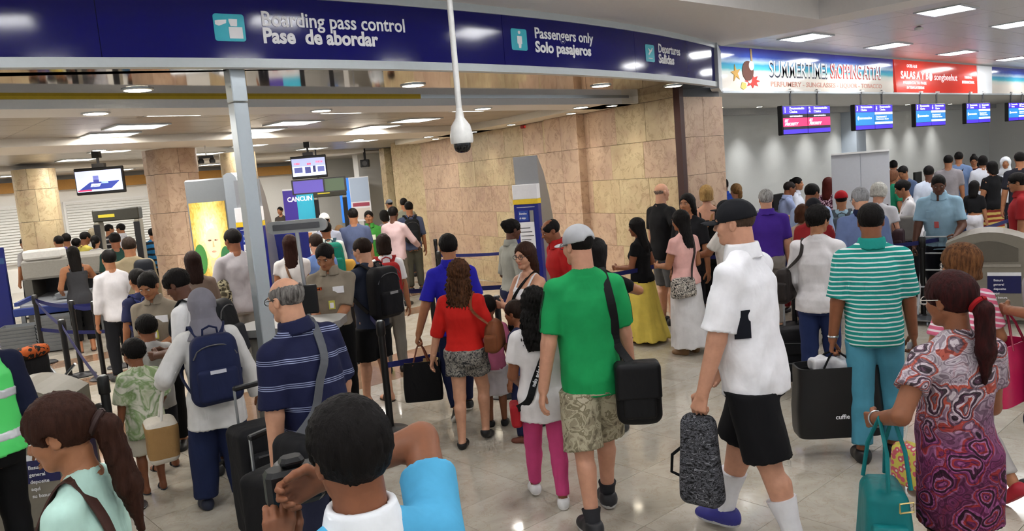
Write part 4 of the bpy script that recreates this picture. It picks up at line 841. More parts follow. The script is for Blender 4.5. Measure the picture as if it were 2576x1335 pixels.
PEOPLE_N = [0]
class Person:
    """one figure; local frame: +y the way the figure faces, +x its right-hand side, origin on the floor"""
    def __init__(s, label, x, y, face, h=1.7, sex='m', girth=1.0, belly=0.0, skin=0xB98260, res=2, lean=(0, 0), head=(0, 0, 0),
                 R=None, L=None, RL=None, LL=None, top=None, bottom=None, shoes=None, hair=None, hat=None, glasses=None,
                 facial=True, group=None, hands=True, z=0.0, name='person', lower=True):
        Person.last = s; PEOPLE_N[0] += 1; s.seed = PEOPLE_N[0] * 1.37
        s.h, s.sex, s.g, s.res, s.label = h, sex, girth, res, label
        s.hh = min(.232, .195 + .05 * (h - 1.15)); s.b = b = (h - s.hh) / .87; s.hs = s.hh / .225
        s.rz = math.radians(face) - math.pi / 2; s.loc = V([x, y, z], float)
        s.fine = {1: .0110, 2: .0175, 3: .030}[res]
        fem = sex == 'f'
        # torso frame
        s.pv = V([0, 0, .53 * b]); s.Rt = rotm('x', -lean[0]) @ rotm('y', lean[1])
        sw = .094 if fem else .100
        g = girth; wk = .965 if fem else .925
        if fem: K = [(.455, -.004, .083, .062), (.50, -.008, .101, .073), (.535, -.008, .100, .070), (.575, 0, .086, .058), (.615, .004, .075, .053), (.66, .006, .080, .058), (.715, .010, .089, .068), (.765, .004, .088, .056), (.795, 0, .078, .044), (.82, -.004, .052, .036), (.845, -.002, .034, .034)]
        else: K = [(.455, -.004, .080, .060), (.50, -.008, .096, .070), (.535, -.006, .095, .067), (.575, 0, .088, .062), (.615, .003, .085, .060), (.66, .005, .092, .064), (.715, .006, .101, .070), (.765, .002, .102, .062), (.795, -.002, .090, .050), (.82, -.004, .060, .040), (.845, -.002, .038, .036)]
        def bulge(z): return math.exp(-((z - .605) / .055) ** 2)
        s.K = [(z * b, 0, (y0 + belly * .35 * bulge(z)) * b, a * wk * b * (1 + (g - 1) * (1 if z < .74 else .6)) * (1 + belly * 1.2 * bulge(z)), d * b * (1 + (g - 1) * (1.2 if z < .74 else .6)) + belly * .55 * bulge(z) * b) for z, y0, a, d in K]
        s.sh, s.el, s.wr, s.hand_axes, s.hip, s.kn, s.an = {}, {}, {}, {}, {}, {}, {}
        for k, sd, spec in (('R', 1, R), ('L', -1, L)):
            spec = dict(spec or {}); s.sh[k] = s.T([sd * sw * b * (1 + (g - 1) * .5), -.004 * b, .795 * b])
            hd = V(spec.get('hand', (.140 + .05 * (g - 1), .02, .475)), float) * b; hd[0] *= sd
            if spec.get('torso', False): hd = s.T(hd)
            pole = V(spec.get('pole', (.35, -1, -.2)), float); pole[0] *= sd
            s.el[k], s.wr[k] = ik(s.sh[k], hd, .172 * b, .150 * b, pole)
            f = unit(s.wr[k] - s.el[k])
            if 'dir' in spec: f = V(spec['dir'], float); f[0] *= sd; f = unit(f)
            th = V(spec.get('thumb', (0, 1, 0) if f[2] < -.6 else (0, 0, 1)), float); th[0] *= sd
            th = unit(th - f * (th @ f)); n = np.cross(th, f) * sd
            s.hand_axes[k] = (f, th, n, spec.get('curl', .35))
        for k, sd, spec in (('R', 1, RL), ('L', -1, LL)):
            fx, fy, lift, fyaw, pitch = (list(spec or (.055, 0, 0, 8, 0)) + [0, 0, 0])[:5]
            s.hip[k] = V([sd * .047 * b * (1 + (g - 1) * .7), -.004 * b, .515 * b])
            a = V([sd * fx * b, fy * b, (.045 + lift) * b])
            s.kn[k], s.an[k] = ik(s.hip[k], a, .238 * b, .2345 * b, (sd * .12, 1, 0)); s.an[k + 'o'] = (rotm('z', -sd * fyaw) @ rotm('x', -pitch))
        # head frame
        s.nk = s.T([0, -.002 * b, .838 * b]); hc = s.T([0, .012 * b, .87 * b]) + V([0, 0, s.hh * .5])
        s.Rh = rotm('z', head[0]) @ rotm('x', -head[1]) @ rotm('y', head[2])
        piv = hc + V([0, -.02, -s.hh * .42]); s.hc = piv + s.Rh @ (hc - piv)
        s.tonec = lin(skin)
        s.root = s.build_body(facial, hair, hands, shoes, name, bottom)
        s.root.location = s.loc; s.root.rotation_euler = (0, 0, s.rz)
        tag(s.root, label, 'person', group)
        s.topf = None
        if bottom and top and not top.get('tuck') and top.get('hem', .47) < bottom.get('waist', .585): bottom = dict(bottom, waist=top.get('hem', .47) + .015)
        if bottom: s.make_bottom(bottom)
        if top: s.make_top(top)
        if shoes: s.make_shoes(shoes)
        if hair: s.make_hair(dict(hair, thick=min(hair.get('thick', .012), .005), curl=.0008, puff=0) if hat else hair)
        if hat: s.make_hat(hat)
        if glasses: s.make_glasses(glasses)
    # frames
    def T(s, p): return s.pv + s.Rt @ (V(p, float) - s.pv)
    def iT(s, P): return ((P - s.pv.astype(f32)) @ s.Rt.astype(f32)) + s.pv.astype(f32)
    def H(s, p): return s.hc + s.Rh @ (V(p, float) * s.hs)
    def iH(s, P): return ((P - s.hc.astype(f32)) @ s.Rh.astype(f32)) / f32(s.hs)
    def world(s, p):
        c, q = math.cos(s.rz), math.sin(s.rz); p = V(p, float); return (s.loc[0] + c * p[0] - q * p[1], s.loc[1] + q * p[0] + c * p[1], s.loc[2] + p[2])
    def grip(s, k):
        f, th, n, c = s.hand_axes[k]; return s.wr[k] + f * .075 * s.b / 1.7 + n * .02
    # ---------------- skin
    def limbs(s, P, k, arm=True, off=0.0):
        b = s.b; g = 1 + (s.g - 1) * .8; m = .92 if s.sex == 'f' else 1.0
        if arm:
            d = smin(rcone(P, s.sh[k], s.el[k], .033 * b * g * m + off, .0255 * b * g * m + off), rcone(P, s.el[k], s.wr[k], .0265 * b * g * m + off, .0175 * b * m + off), .012)
            return smin(d, rcone(P, s.sh[k] + (s.el[k] - s.sh[k]) * .05, s.sh[k] + (s.el[k] - s.sh[k]) * .35, .0335 * b * g * m + off, .032 * b * g * m + off), .01)
        kn, an, hp = s.kn[k], s.an[k], s.hip[k]
        d = smin(rcone(P, hp, kn, .048 * b * g + off, .034 * b * g + off), rcone(P, kn, an, .033 * b * g + off, .0215 * b + off), .012)
        c = kn + (an - kn) * .28 + V([0, -.010 * b, 0]); c2 = kn + (an - kn) * .5 + V([0, -.006 * b, 0])
        return smin(d, rcone(P, c, c2, .032 * b * g + off, .026 * b * g + off), .015)
    def traps(s, P, off=0.0):
        b = s.b; q = s.iT(P); m = np.stack([np.abs(q[:, 0]), q[:, 1], q[:, 2]], 1)
        return rcone(m, (0, -.010 * b, .846 * b), (.086 * b if s.sex == 'm' else .076 * b, -.006 * b, .803 * b), .027 * b + off, .024 * b + off)
    def head_sdf(s, P):
        q = s.iH(P); m = np.stack([np.abs(q[:, 0]), q[:, 1], q[:, 2]], 1); f = s.sex == 'f'
        d = ell(q, (0, -.010, .030), (.073, .093, .083))
        d = smin(d, ell(q, (0, .026, -.030), (.058 if not f else .055, .062, .080)), .030)
        d = smin(d, ell(q, (0, .060, -.090), (.030 if not f else .024, .024, .022)), .025)
        d = smin(d, ell(m, (.036, .052, -.025), (.026, .028, .028)), .022)
        d = smin(d, rcone(m, (.052, -.005, -.045), (.022, .055, -.088), .016, .014), .02)
        d = smin(d, ell(m, (.026, .078, .022), (.026, .012, .008)), .012)
        d = -smin(-d, ell(m, (.031, .094, .004), (.018, .012, .010)), .010)
        d = smin(d, rcone(q, (0, .088, .010), (0, .104, -.026), .0065, .0105), .010)
        d = smin(d, ell(m, (.011, .094, -.029), (.009, .010, .008)), .006)
        d = smin(d, ell(q, (0, .0845, -.052), (.022, .010, .0055)), .005)
        d = smin(d, ell(q, (0, .0825, -.062), (.019, .010, .006)), .005)
        e = ell(m, (.076, -.010, -.006), (.010, .019, .031), rotm('x', 12)); e = -smin(-e, ell(m, (.086, -.006, -.004), (.006, .011, .018)), .004)
        d = smin(d, e, .006) * s.hs
        r = (.0335 if s.sex == 'm' else .0275) * s.b * (1 + (s.g - 1) * .5)
        return smin(d, rcone(P, s.H((0, -.025, -.05)), s.nk, r, r * 1.12), .02)
    def hand_sdf(s, P, k):
        f, th, n, curl = s.hand_axes[k]; w = s.wr[k]; u = s.b / 1.7 * (.94 if s.sex == 'f' else 1.0); d = None; fat = 1.0 if s.res < 3 else 1.25
        for i, (off, ln) in enumerate(((.030, .072), (.010, .080), (-.010, .075), (-.028, .058))):
            a = w + th * off * .55 * u + f * .012 * u; m = w + th * off * u + f * (.088 - .004 * abs(i - 1)) * u
            q = rcone(P, a, m, .0135 * u * fat, .0115 * u * fat); d = q if d is None else smin(d, q, .010)
            ang = curl * (1 + .12 * i); p0 = m; tot = 0
            for j, (fr, r0, r1) in enumerate(((.45, .0102, .0092), (.30, .0092, .0085), (.25, .0085, .0070))):
                tot += ang * (.75 if j == 0 else 1.0); dr = f * math.cos(tot) + n * math.sin(tot); p1 = p0 + dr * ln * fr * u
                d = smin(d, rcone(P, p0, p1, r0 * u * fat, r1 * u * fat), .003); p0 = p1
        t0 = w + th * .018 * u + f * .018 * u + n * .006 * u; t1 = t0 + (f * .62 + th * .72 + n * .30) * .040 * u; t2 = t1 + (f * .85 + th * (.35 - curl * .3) + n * (.30 + curl * .4)) * .036 * u; t3 = t2 + (f * .92 + n * (.3 + curl * .4)) * .024 * u
        for a, c, r0, r1 in ((t0, t1, .0150, .0120), (t1, t2, .0120, .0105), (t2, t3, .0105, .0085)): d = smin(d, rcone(P, a, c, r0 * u * fat, r1 * u * fat), .006)
        return smin(d, rcone(P, w - f * .03 * u, w + f * .01 * u, .0185 * s.b * .98, .0165 * s.b * .98), .012)
    def build_body(s, facial, hair, hands, shoes, name, bottom):
        b = s.b; bare = bool(shoes and shoes.get('bare', False))
        def sdf(P):
            d = smin(loftd(s.iT(P), s.K, 2.2), s.traps(P), .02)
            d = smin(d, rcone(P, s.nk - V([0, 0, .02 * b]), s.H((0, -.03, -.075)), .033 * b if s.sex == 'm' else .028 * b, .031 * b if s.sex == 'm' else .026 * b), .03)
            for k in 'RL': d = smin(d, s.limbs(P, k), .022); d = smin(d, s.limbs(P, k, False), .012)
            if bare:
                for k in 'RL': d = smin(d, s.foot_sdf(P, k, -.004), .012)
            return d
        s.bodyf = sdf
        pts = V(list(s.sh.values()) + list(s.el.values()) + list(s.wr.values()) + list(s.hip.values()) + [s.kn['R'], s.kn['L'], s.an['R'], s.an['L'], s.nk])
        w = .20 * b * s.g; lo, hi = pts.min(0) - .11 * b, pts.max(0) + .09 * b; lo[:2] = np.minimum(lo[:2], [-w * .8, -w]); hi[:2] = np.maximum(hi[:2], [w * .8, w]); lo[2] = -.01 if bare else .0
        if bare: lo[1] -= .1; hi[1] += .1
        v1, q1 = snet(sdf, lo, hi, {1: .0175, 2: .024, 3: .036}[s.res])
        parts = [(v1, q1, 0)]; fh = {1: .0072, 2: .0110, 3: .019}[s.res]
        v2, q2 = snet(s.head_sdf, s.hc - .17 * s.hs, s.hc + .17 * s.hs, fh); parts.append((v2, q2, 1))
        if hands:
            for k in 'RL':
                if hands is True or k in hands:
                    hd = {1: .0056, 2: .0088, 3: .0150}[s.res]; c = s.wr[k] + s.hand_axes[k][0] * .065 * s.b / 1.6
                    v3, q3 = snet(lambda P: s.hand_sdf(P, k), c - .118 * s.b / 1.6, c + .118 * s.b / 1.6, hd); parts.append((v3, q3, 2))
        Vt, Q, MI, TN, n = [], [], [], [], 0; L = V(s.tonec)
        for v, q, kind in parts:
            if len(v) == 0: continue
            tn = np.tile(L, (len(v), 1))
            if kind == 1:
                p = s.iH(v.astype(f32)); ax = np.abs(p[:, 0])
                def paint(msk, c, a): tn[msk] = tn[msk] * (1 - a) + V(c) * a
                fr = p[:, 1] > .05
                paint(fr & (((p[:, 0] / .026) ** 2 + ((p[:, 2] + .057) / .011) ** 2) < 1), (L[0] * .75, L[1] * .42, L[2] * .42, 1), .7)
                if hair: hc_ = V(lin(hair.get('brow', hair['col']))); paint(fr & (((ax - .032) / .022) ** 2 + ((p[:, 2] - .024) / .0055) ** 2 < 1), hc_, .75)
                paint(fr & (((ax - .031) / .016) ** 2 + ((p[:, 2] - .004) / .0075) ** 2 < 1), (L[0] * .45, L[1] * .36, L[2] * .33, 1), .8)
            Vt.append(v); Q.append(q + n); MI.append(np.zeros(len(q), int)); TN.append(tn); n += len(v)
        if facial and s.res < 3:
            for sx in (-1, 1):
                for r, off, mi, sc in ((.0110, 0.0, 1, 1), (.0060, .0070, 2, 1)):
                    c = s.H((sx * .031, .0765 + off, .004)); m = 8; vs, qs = [], []
                    for i in range(m + 1):
                        for j in range(m):
                            a, t = math.pi * i / m, 2 * math.pi * j / m
                            vs.append(c + s.Rh @ (V([math.sin(a) * math.cos(t), math.sin(a) * math.sin(t), math.cos(a) * (.42 if mi == 1 else .62)]) * r * s.hs))
                    for i in range(m):
                        for j in range(m): qs.append((i * m + j, (i + 1) * m + j, (i + 1) * m + (j + 1) % m, i * m + (j + 1) % m))
                    Vt.append(V(vs)); Q.append(V(qs) + n); MI.append(np.full(len(qs), mi)); TN.append(np.ones((len(vs), 4))); n += len(vs)
        return fast_mesh(name, np.concatenate(Vt), np.concatenate(Q), [skinmat(), plain(0xE8E2DC, .25, 0, .5, .01), plain(0x20130D, .15, 0, .6, .01)], None, np.concatenate(MI), np.concatenate(TN))
    # ---------------- feet
    def foot_sdf(s, P, k, off=0.0, h0=.0):
        q = ((P - s.an[k].astype(f32)) @ s.an[k + 'o'].astype(f32)) ; u = s.b / 1.7 * (.94 if s.sex == 'f' else 1.03); q = q + V([0, 0, .045 * s.b], f32)
        q = q / f32(u)
        d = smin(ell(q, (0, -.022, .038), (.034 + off, .046 + off, .046 + off)), ell(q, (0, .078, .022), (.044 + off, .092 + off, .034 + off)), .035)
        d = smin(d, rcone(q, (0, -.012, .05), (0, .05, .045), .034 + off, .026 + off), .03)
        return np.maximum(d, h0 - q[:, 2]) * u
    def make_shoes(s, o):
        hgt = o.get('top', .085); sole = o.get('sole', None)
        for k in 'RL':
            def loc(P): return ((P - s.an[k].astype(f32)) @ s.an[k + 'o'].astype(f32) + V([0, 0, .045 * s.b], f32)) * f32(1.7 / s.b)
            A = s.an[k]; h = {1: .0092, 2: .0135, 3: .022}[s.res]
            if o.get('bare', False):   # sandals / flats: a sole and a strap over the bare foot
                def sdf(P):
                    q = loc(P); d = np.maximum(s.foot_sdf(P, k, .006, -.02), np.maximum(q[:, 2] - .012, -.012 - q[:, 2]))
                    if o.get('style', 'sandal') == 'flat':
                        e = np.maximum(s.foot_sdf(P, k, .008, -.02), q[:, 2] - .055); e = np.maximum(e, -smin(ell(q, (0, .045, .07), (.034, .085, .05)), rcone(q, (0, -.01, .1), (0, -.01, .2), .04, .04), .02)); return np.minimum(d, e)
                    e = np.maximum(s.foot_sdf(P, k, .007, -.02), np.abs(q[:, 1] - .085 - np.abs(q[:, 0]) * -.7) - .012); return np.minimum(d, np.maximum(e, -.01 - q[:, 2]))
            else:
                def sdf(P):
                    q = loc(P); d = s.foot_sdf(P, k, .010, 0.0); c = rcone(P, s.kn[k], A, .05 * s.b, .028 * s.b)
                    return np.maximum(d, q[:, 2] - hgt)
            Vt, Q = snet(sdf, A - .21, A + .23, h)
            if len(Q) == 0: continue
            zc = loc(Vt.astype(f32))[:, 2][Q].mean(1); mi = (zc < .020).astype(int) if sole else None
            fast_mesh(o.get('name', 'shoe'), Vt, Q, [o['mat']] + ([sole] if sole else []), s.root, mi)
            if o.get('sock') is not None:
                t0, t1 = o.get('sockh', (.82, 1.0)); a, c = s.kn[k] + (A - s.kn[k]) * t0, A; m = MB(); dr = unit(c - a)
                m.tube([a, a + (c - a) * .5, c, c + dr * .03], [(.0245 + .012 * (1 - t0) * 2.2) * s.b + .004, (.0235 + .006 * (1 - t0)) * s.b + .004, .0225 * s.b + .005, .022 * s.b + .004], 14); m.build('sock', o['sock'], s.root, True)
    # ---------------- clothes
    def make_bottom(s, o):
        b = s.b; kind = o['kind']; e = o.get('loose', .012); zw = o.get('waist', .585) * b
        if kind in ('trousers', 'shorts'):
            ln = o.get('len', 1.93 if kind == 'trousers' else .95); fl = o.get('flare', .0)
            keys = [(z, cx, cy, a + e, d + e) for z, cx, cy, a, d in s.K]
            def sdf(P):
                d = np.maximum(loftd(P, keys, 2.2), P[:, 2] - zw); g = 1 + (s.g - 1) * .8
                for k in 'RL':
                    hp, kn, an = s.hip[k], s.kn[k], s.an[k]
                    q = rcone(P, hp, kn, .050 * b * g + e, .036 * b * g + e * 1.1 + fl)
                    if ln > 1.0:
                        q = smin(q, rcone(P, kn, an, .036 * b * g + e * 1.1 + fl, .024 * b + e * o.get('hemw', 1.3) + fl), .015)
                        c = kn + (an - kn) * .28 + V([0, -.008 * b, 0]); q = smin(q, rcone(P, c, kn + (an - kn) * .5, .033 * b * g + e * .8, .028 * b * g + e * .8), .015)
                        c0 = kn + (an - kn) * (ln - 1); dr = unit(an - kn)
                    else: c0 = hp + (kn - hp) * ln; dr = unit(kn - hp)
                    q = np.maximum(q, (P - c0.astype(f32)) @ dr.astype(f32)); q = np.maximum(q, P[:, 2] - min(.57 * b, zw))
                    d = smin(d, q, .018)
                return d - folds(P, o.get('fold', .0035), s.seed)
            pts = V([s.hip['R'], s.hip['L'], s.kn['R'], s.kn['L'], s.an['R'], s.an['L']]); w = .16 * b * s.g
            lo, hi = pts.min(0) - .1 * b, pts.max(0) + .1 * b; lo[:2] = np.minimum(lo[:2], -w); hi[:2] = np.maximum(hi[:2], w); lo[2] = 0.005; hi[2] = zw + .02
        else:
            zh = o.get('hem', .05) * b; fl = o.get('flare', .03); sx, sy = o.get('swing', (0, 0))
            K = V(s.K); top_ = [(z, 0, cy, a + e, d + e) for z, cx, cy, a, d in s.K if .5 * b < z < zw - .002] + [(zw, 0, 0, float(np.interp(zw, K[:, 0], K[:, 3])) + e, float(np.interp(zw, K[:, 0], K[:, 4])) + e)]
            a0, d0 = max(top_[0][3], .113 * b * s.g), max(top_[0][4], .082 * b * s.g)
            keys = [(zh, sx, sy, a0 * o.get('tight', 1.0) + fl, d0 * o.get('tight', 1.0) + fl), ((zh + .5 * b) * .5, sx * .35, sy * .35, a0 * (1 + o.get('tight', 1.0)) * .5 + fl * .45, d0 + fl * .4)] + top_
            def sdf(P):
                th = np.arctan2(P[:, 0], P[:, 1]); amt = np.clip((.5 * b - P[:, 2]) / (.5 * b - zh + 1e-3), 0, 1)
                return loftd(P, keys, 2.1) - o.get('fold', .006) * np.sin(th * o.get('pleats', 9) + s.seed) * amt - folds(P, .002, s.seed)
            w = max(k[3] for k in keys) + .03; lo, hi = V([-w - abs(sx), -w - abs(sy), zh]), V([w + abs(sx), w + abs(sy), zw])
        return blob(o.get('name', kind), sdf, lo, hi, s.fine * 1.35, o['mat'], s.root)
    def make_top(s, o):
        b = s.b; e = o.get('loose', .012); hem = o.get('hem', .47) * b; sl = o.get('sleeve', .6); box = o.get('boxy', .6); zn = o.get('neck', .832) * b; sw = o.get('sleevew', 1.0)
        K = V(s.K); zs = sorted({hem} | {float(z) for z in K[:, 0] if z > hem} | {.40 * b, .35 * b} if hem < .44 * b else {hem} | {float(z) for z in K[:, 0] if z > hem}); zs = [z for z in zs if z >= hem and z <= zn] + [zn]
        ac = float(np.interp(.73 * b, K[:, 0], K[:, 3])); keys = []
        for z in zs:
            a, d, cy = (float(np.interp(z, K[:, 0], K[:, i])) for i in (3, 4, 2))
            if z < .70 * b:
                t = min(1, (.70 * b - z) / (.08 * b)); a = a + max(0, ac * (.97 + o.get('flare', 0) * max(0, (.6 * b - z) / b) * 4) - a) * box * t; d0 = float(np.interp(.70 * b, K[:, 0], K[:, 4])); d = d + max(0, d0 * (.96 + o.get('flare', 0) * max(0, (.6 * b - z) / b) * 5) - d) * box * t
                if z < .5 * b: a = max(a, float(np.interp(.5 * b, K[:, 0], K[:, 3])) * o.get('tight', 1.0)); d = max(d, float(np.interp(.5 * b, K[:, 0], K[:, 4])))
            keys.append((z, 0, cy, a + e * (1 if z < .79 * b else .55), d + e * (1 if z < .79 * b else .55)))
        keys = keys[:-1] + [keys[-1]] if len(keys) < 2 or keys[-1][0] > keys[-2][0] + 1e-4 else keys[:-1]
        amp = o.get('fold', .0045)
        def torso(P):
            q = s.iT(P); d = loftd(q, keys, 2.2)
            if zn > .81 * b: d = np.maximum(smin(d, s.traps(P, e * .55), .02), -ell(q, (0, (.014 if o.get('vneck') is None else .03) * b, (.878 if o.get('vneck') is None else .862) * b), (.040 * b, .044 * b, o.get('vneck', .038) * b)))
            if o.get('scoop'):
                sc = o['scoop']; d = np.maximum(d, -ell(q, (0, sc[0] * .09 * b, sc[1] * b), (.055 * b, .06 * b, sc[2] * b)))
            return d
        def sdf(P):
            d = torso(P)
            if sl > 0:
                for k in 'RL':
                    sh, el, wr = s.sh[k], s.el[k], s.wr[k]; m = (.92 if s.sex == 'f' else 1) * (1 + (s.g - 1) * .8)
                    r0, r1, r2 = .0335 * b * m + e * .5, .0275 * b * m + e * (1.0 if sl > 1 else 1.5) * sw, .0195 * b * m + e * .9 * sw
                    q = rcone(P, sh, el, r0, r1)
                    if sl > 1: q = smin(q, rcone(P, el, wr, r1 * .98, r2), .012); c = el + (wr - el) * (sl - 1); dr = unit(wr - el)
                    else: c = sh + (el - sh) * sl; dr = unit(el - sh)
                    q = np.maximum(q, (P - c.astype(f32)) @ dr.astype(f32)); d = smin(d, q, .03)
            d = d - folds(P, amp, s.seed)
            return d
        s.topf = sdf
        pts = V([s.sh[k] for k in 'RL'] + ([s.el[k] for k in 'RL'] if sl > 0 else []) + ([s.wr[k] for k in 'RL'] if sl > 1 else []) + [s.T([0, 0, .85 * b]), s.T([0, 0, hem])])
        w = max(k[3] for k in keys) + .05; wd = max(k[4] + abs(k[2]) for k in keys) + .05
        cs = V([s.T([x, y, z]) for x in (-w, w) for y in (-wd, wd) for z in (hem, .82 * b)])
        lo, hi = np.minimum(pts.min(0) - .08, cs.min(0)), np.maximum(pts.max(0) + .08, cs.max(0))
        s.top = blob(o.get('name', 'shirt'), sdf, lo, hi, s.fine * (1.0 if s.res == 1 else 1.15), o['mat'], s.root)
        if o.get('strap'):
            for sx in ((-1, 1) if o['strap'] is True else (o['strap'],)):
                zz = zn / b; P_, N_ = s.strap_path([(sx * .050, zz - .02, 1), (sx * .054, zz + .02, 1), ('s', sx * .060), (sx * .054, zz + .02, -1), (sx * .050, zz - .02, -1)], .001); MB().ribbon(P_, N_, .022, .004).build('shoulder_strap', o['mat'], s.root)
        if o.get('collar'):
            r = (.0405 if s.sex == 'm' else .0345) * b * (1 + (s.g - 1) * .4); cm = o.get('collarmat', o['mat'])
            def cs_(P):
                q = s.iT(P) - V([0, -.004 * b, 0], f32); z = (q[:, 2] - .853 * b) / (.022 * b); rr = np.sqrt((q[:, 0]) ** 2 + (q[:, 1] * 1.05) ** 2)
                d = np.abs(rr - (r + .009 - .010 * z)) - .0105; d = np.maximum(d, np.abs(z) * .022 * b - .021 * b - .012 * b * (q[:, 1] > 0) * (z < 0))
                return np.maximum(d, -(rbox(q, (0, .09 * b, .845 * b), (.012 + .0 * r, .06 * b, .06), .004)))
            c = s.T([0, 0, .853 * b]); blob('collar', cs_, c - .1, c + .1, min(s.fine, .011), cm, s.top)
        return s.top
    # a point on the clothes: from p (torso coordinates, fraction of body) shoot towards direction d until the cloth is met
    def skinpt(s, x, z, side, far=.45, off=.004):
        """side +1 chest, -1 back, 2/-2 right/left flank"""
        b = s.b; dr = {1: V([0, -1, 0]), -1: V([0, 1, 0]), 2: V([-1, 0, 0]), -2: V([1, 0, 0])}[side].astype(float)
        p0 = V([x * b, 0, z * b]) if abs(side) == 1 else V([0, x * b, z * b]); p0 = p0 - dr * far
        ts = np.linspace(0, far, 240); P = V([s.T(p0 + dr * t) for t in ts]).astype(f32); d = s.bodyf(P) if s.topf is None else np.minimum(s.topf(P), s.bodyf(P)); hit = np.argmax(d < off) if (d < off).any() else 239
        return P[hit].astype(float), s.Rt @ (-dr)
    def strap_path(s, way, lift=.004):
        """way: (x, z, side) waypoints, or ('s', x) for the top of a shoulder"""
        pts, nr = [], []
        for wv in way:
            if wv[0] == 's':
                b = s.b; x = wv[1] * b; ts = np.linspace(.95 * b, .7 * b, 200); P = V([s.T([x, (wv[2] if len(wv) > 2 else -.004) * b, t]) for t in ts]).astype(f32); d = s.bodyf(P) if s.topf is None else np.minimum(s.topf(P), s.bodyf(P)); i = np.argmax(d < lift) if (d < lift).any() else 120; pts.append(P[i].astype(float)); nr.append(s.Rt @ V([0, 0, 1.]))
            elif wv[0] == 'p': pts.append(V(wv[1], float)); nr.append(unit(wv[2]))
            else:
                p, n = s.skinpt(wv[0], wv[1], wv[2]); pts.append(p + n * lift); nr.append(n)
        # densify with Catmull-Rom
        P2, N2 = [], []; m = len(pts)
        for i in range(m - 1):
            p0, p1, p2, p3 = pts[max(i - 1, 0)], pts[i], pts[i + 1], pts[min(i + 2, m - 1)]
            for t in np.linspace(0, 1, 6)[:-1]:
                P2.append(.5 * ((2 * p1) + (-p0 + p2) * t + (2 * p0 - 5 * p1 + 4 * p2 - p3) * t * t + (-p0 + 3 * p1 - 3 * p2 + p3) * t ** 3)); N2.append(unit(nr[i] * (1 - t) + nr[i + 1] * t))
        P2.append(pts[-1]); N2.append(nr[-1]); return P2, N2
    # ---------------- hair, hats, glasses
    def make_hair(s, o):
        st = o.get('style', 'short'); t = o.get('thick', .012); ln = o.get('len', .25); sd = s.seed
        def sdf(P):
            q = s.iH(P); x, y, z = q[:, 0], q[:, 1], q[:, 2]; up = 1.0 + o.get('puff', 0)
            d = ell(q, (0, -.014, .034), (.073 + t, .092 + t * 1.1, .083 + t * up))
            face = ell(q, (0, .090, -.050 + o.get('line', 0)), (.066, .072, .108))
            if st in ('short', 'bald', 'buzz'):
                d = smax(d, -face, .012); d = smax(d, -.050 + .42 * (y + .06) - z, .012)
                d = smax(d, -ell(np.abs(q) * V([1, 0, 0], f32) + q * V([0, 1, 1], f32), (.082, .002, -.012), (.03, .026, .036)), .006)
                if st == 'bald': d = smax(d, -ell(q, (0, .02, .11), (.072 * o.get('spot', 1), .12 * o.get('spot', 1), .075 * o.get('spot', 1))), .008)
                if o.get('fringe'): d = smin(d, ell(q, (0, .066, .070), (.055, .035, .028)), .02)
            else:
                if st in ('long', 'bob'):
                    w = o.get('w', 1.0); L = ln
                    c = loftd(q, [(-L, 0, -.085 + o.get('fwd', 0), .060 * w, .022), (-L * .75, 0, -.080 + o.get('fwd', 0), .080 * w, .036), (-.09, 0, -.055, .088 * w, .055), (-.02, 0, -.025, .089, .085), (.05, 0, -.016, .080, .09)], 2.1)
                    d = smin(d, c, .02)
                d = smax(d, -face, .010)
                if st in ('pony', 'bun'):
                    d = smax(d, -.058 + .45 * (y + .06) - z, .012); d = smax(d, -ell(np.abs(q) * V([1, 0, 0], f32) + q * V([0, 1, 1], f32), (.084, .006, -.012), (.022, .024, .034)), .006)
                if st == 'bun': d = smin(d, ell(q, o.get('at', (0, -.105, .055)), o.get('r', (.042, .038, .040))), .012)
                if st == 'pony':
                    ty, tz = o.get('tie', (-.100, .015)); w = o.get('w', 1.0)
                    a, c, e, f = (0, ty, tz), (0, ty - .035, tz - .03), (0, ty - .025 + o.get('fwd', 0), tz - ln * .6), (0, ty - .005 + o.get('fwd', 0), tz - ln)
                    d = smin(d, rcone(q, a, c, .020 * w, .028 * w), .012); d = smin(d, rcone(q, c, e, .030 * w, .030 * w), .02); d = smin(d, rcone(q, e, f, .030 * w, .008 * w), .02)
            if s.res < 3:
                an = np.arctan2(x, y + .02) * 26 + 40 * z; d = d - o.get('curl', .0022) * (np.sin(an + sd) * np.sin(70 * z + 9 * x + sd) + .6 * np.sin(an * 2.3 - sd))
            elif o.get('curl', 0) > .004: d = d - .5 * o['curl'] * np.sin(60 * x + sd) * np.sin(55 * z) * np.sin(58 * y)
            return d * f32(s.hs)
        ext = (ln + .06 if st in ('long', 'bob', 'pony') else .16) * s.hs
        lo = s.hc - V([.16, .19, 0]) * s.hs; hi = s.hc + V([.16, .17, .17]) * s.hs; lo[2] = s.hc[2] - ext - .02
        r = abs(lo[2] - s.hc[2]) * .55; lo[:2] -= r * .35; hi[:2] += r * .35
        blob('hair', sdf, lo, hi, {1: .0084, 2: .0125, 3: .020}[s.res], o.get('mat') or hairmat(o['col'], o.get('col2')), s.root)
        if o.get('band') is not None:
            a = s.H((0, o.get('tie', (-.1, .015))[0] - .012, o.get('tie', (-.1, .015))[1] - .006)); ax = unit(s.Rh @ V([0, -.75, -.65])); u = unit(np.cross(ax, [1, 0, .01])); v = np.cross(ax, u); m = MB()
            m.tube([a + (math.cos(q) * u + math.sin(q) * v) * .027 * s.hs * o.get('w', 1.) for q in np.linspace(0, 2 * math.pi, 17)], .009 * s.hs * o.get('w', 1.), 7, caps=False); m.build('hair_band', o['band'], s.root, True)
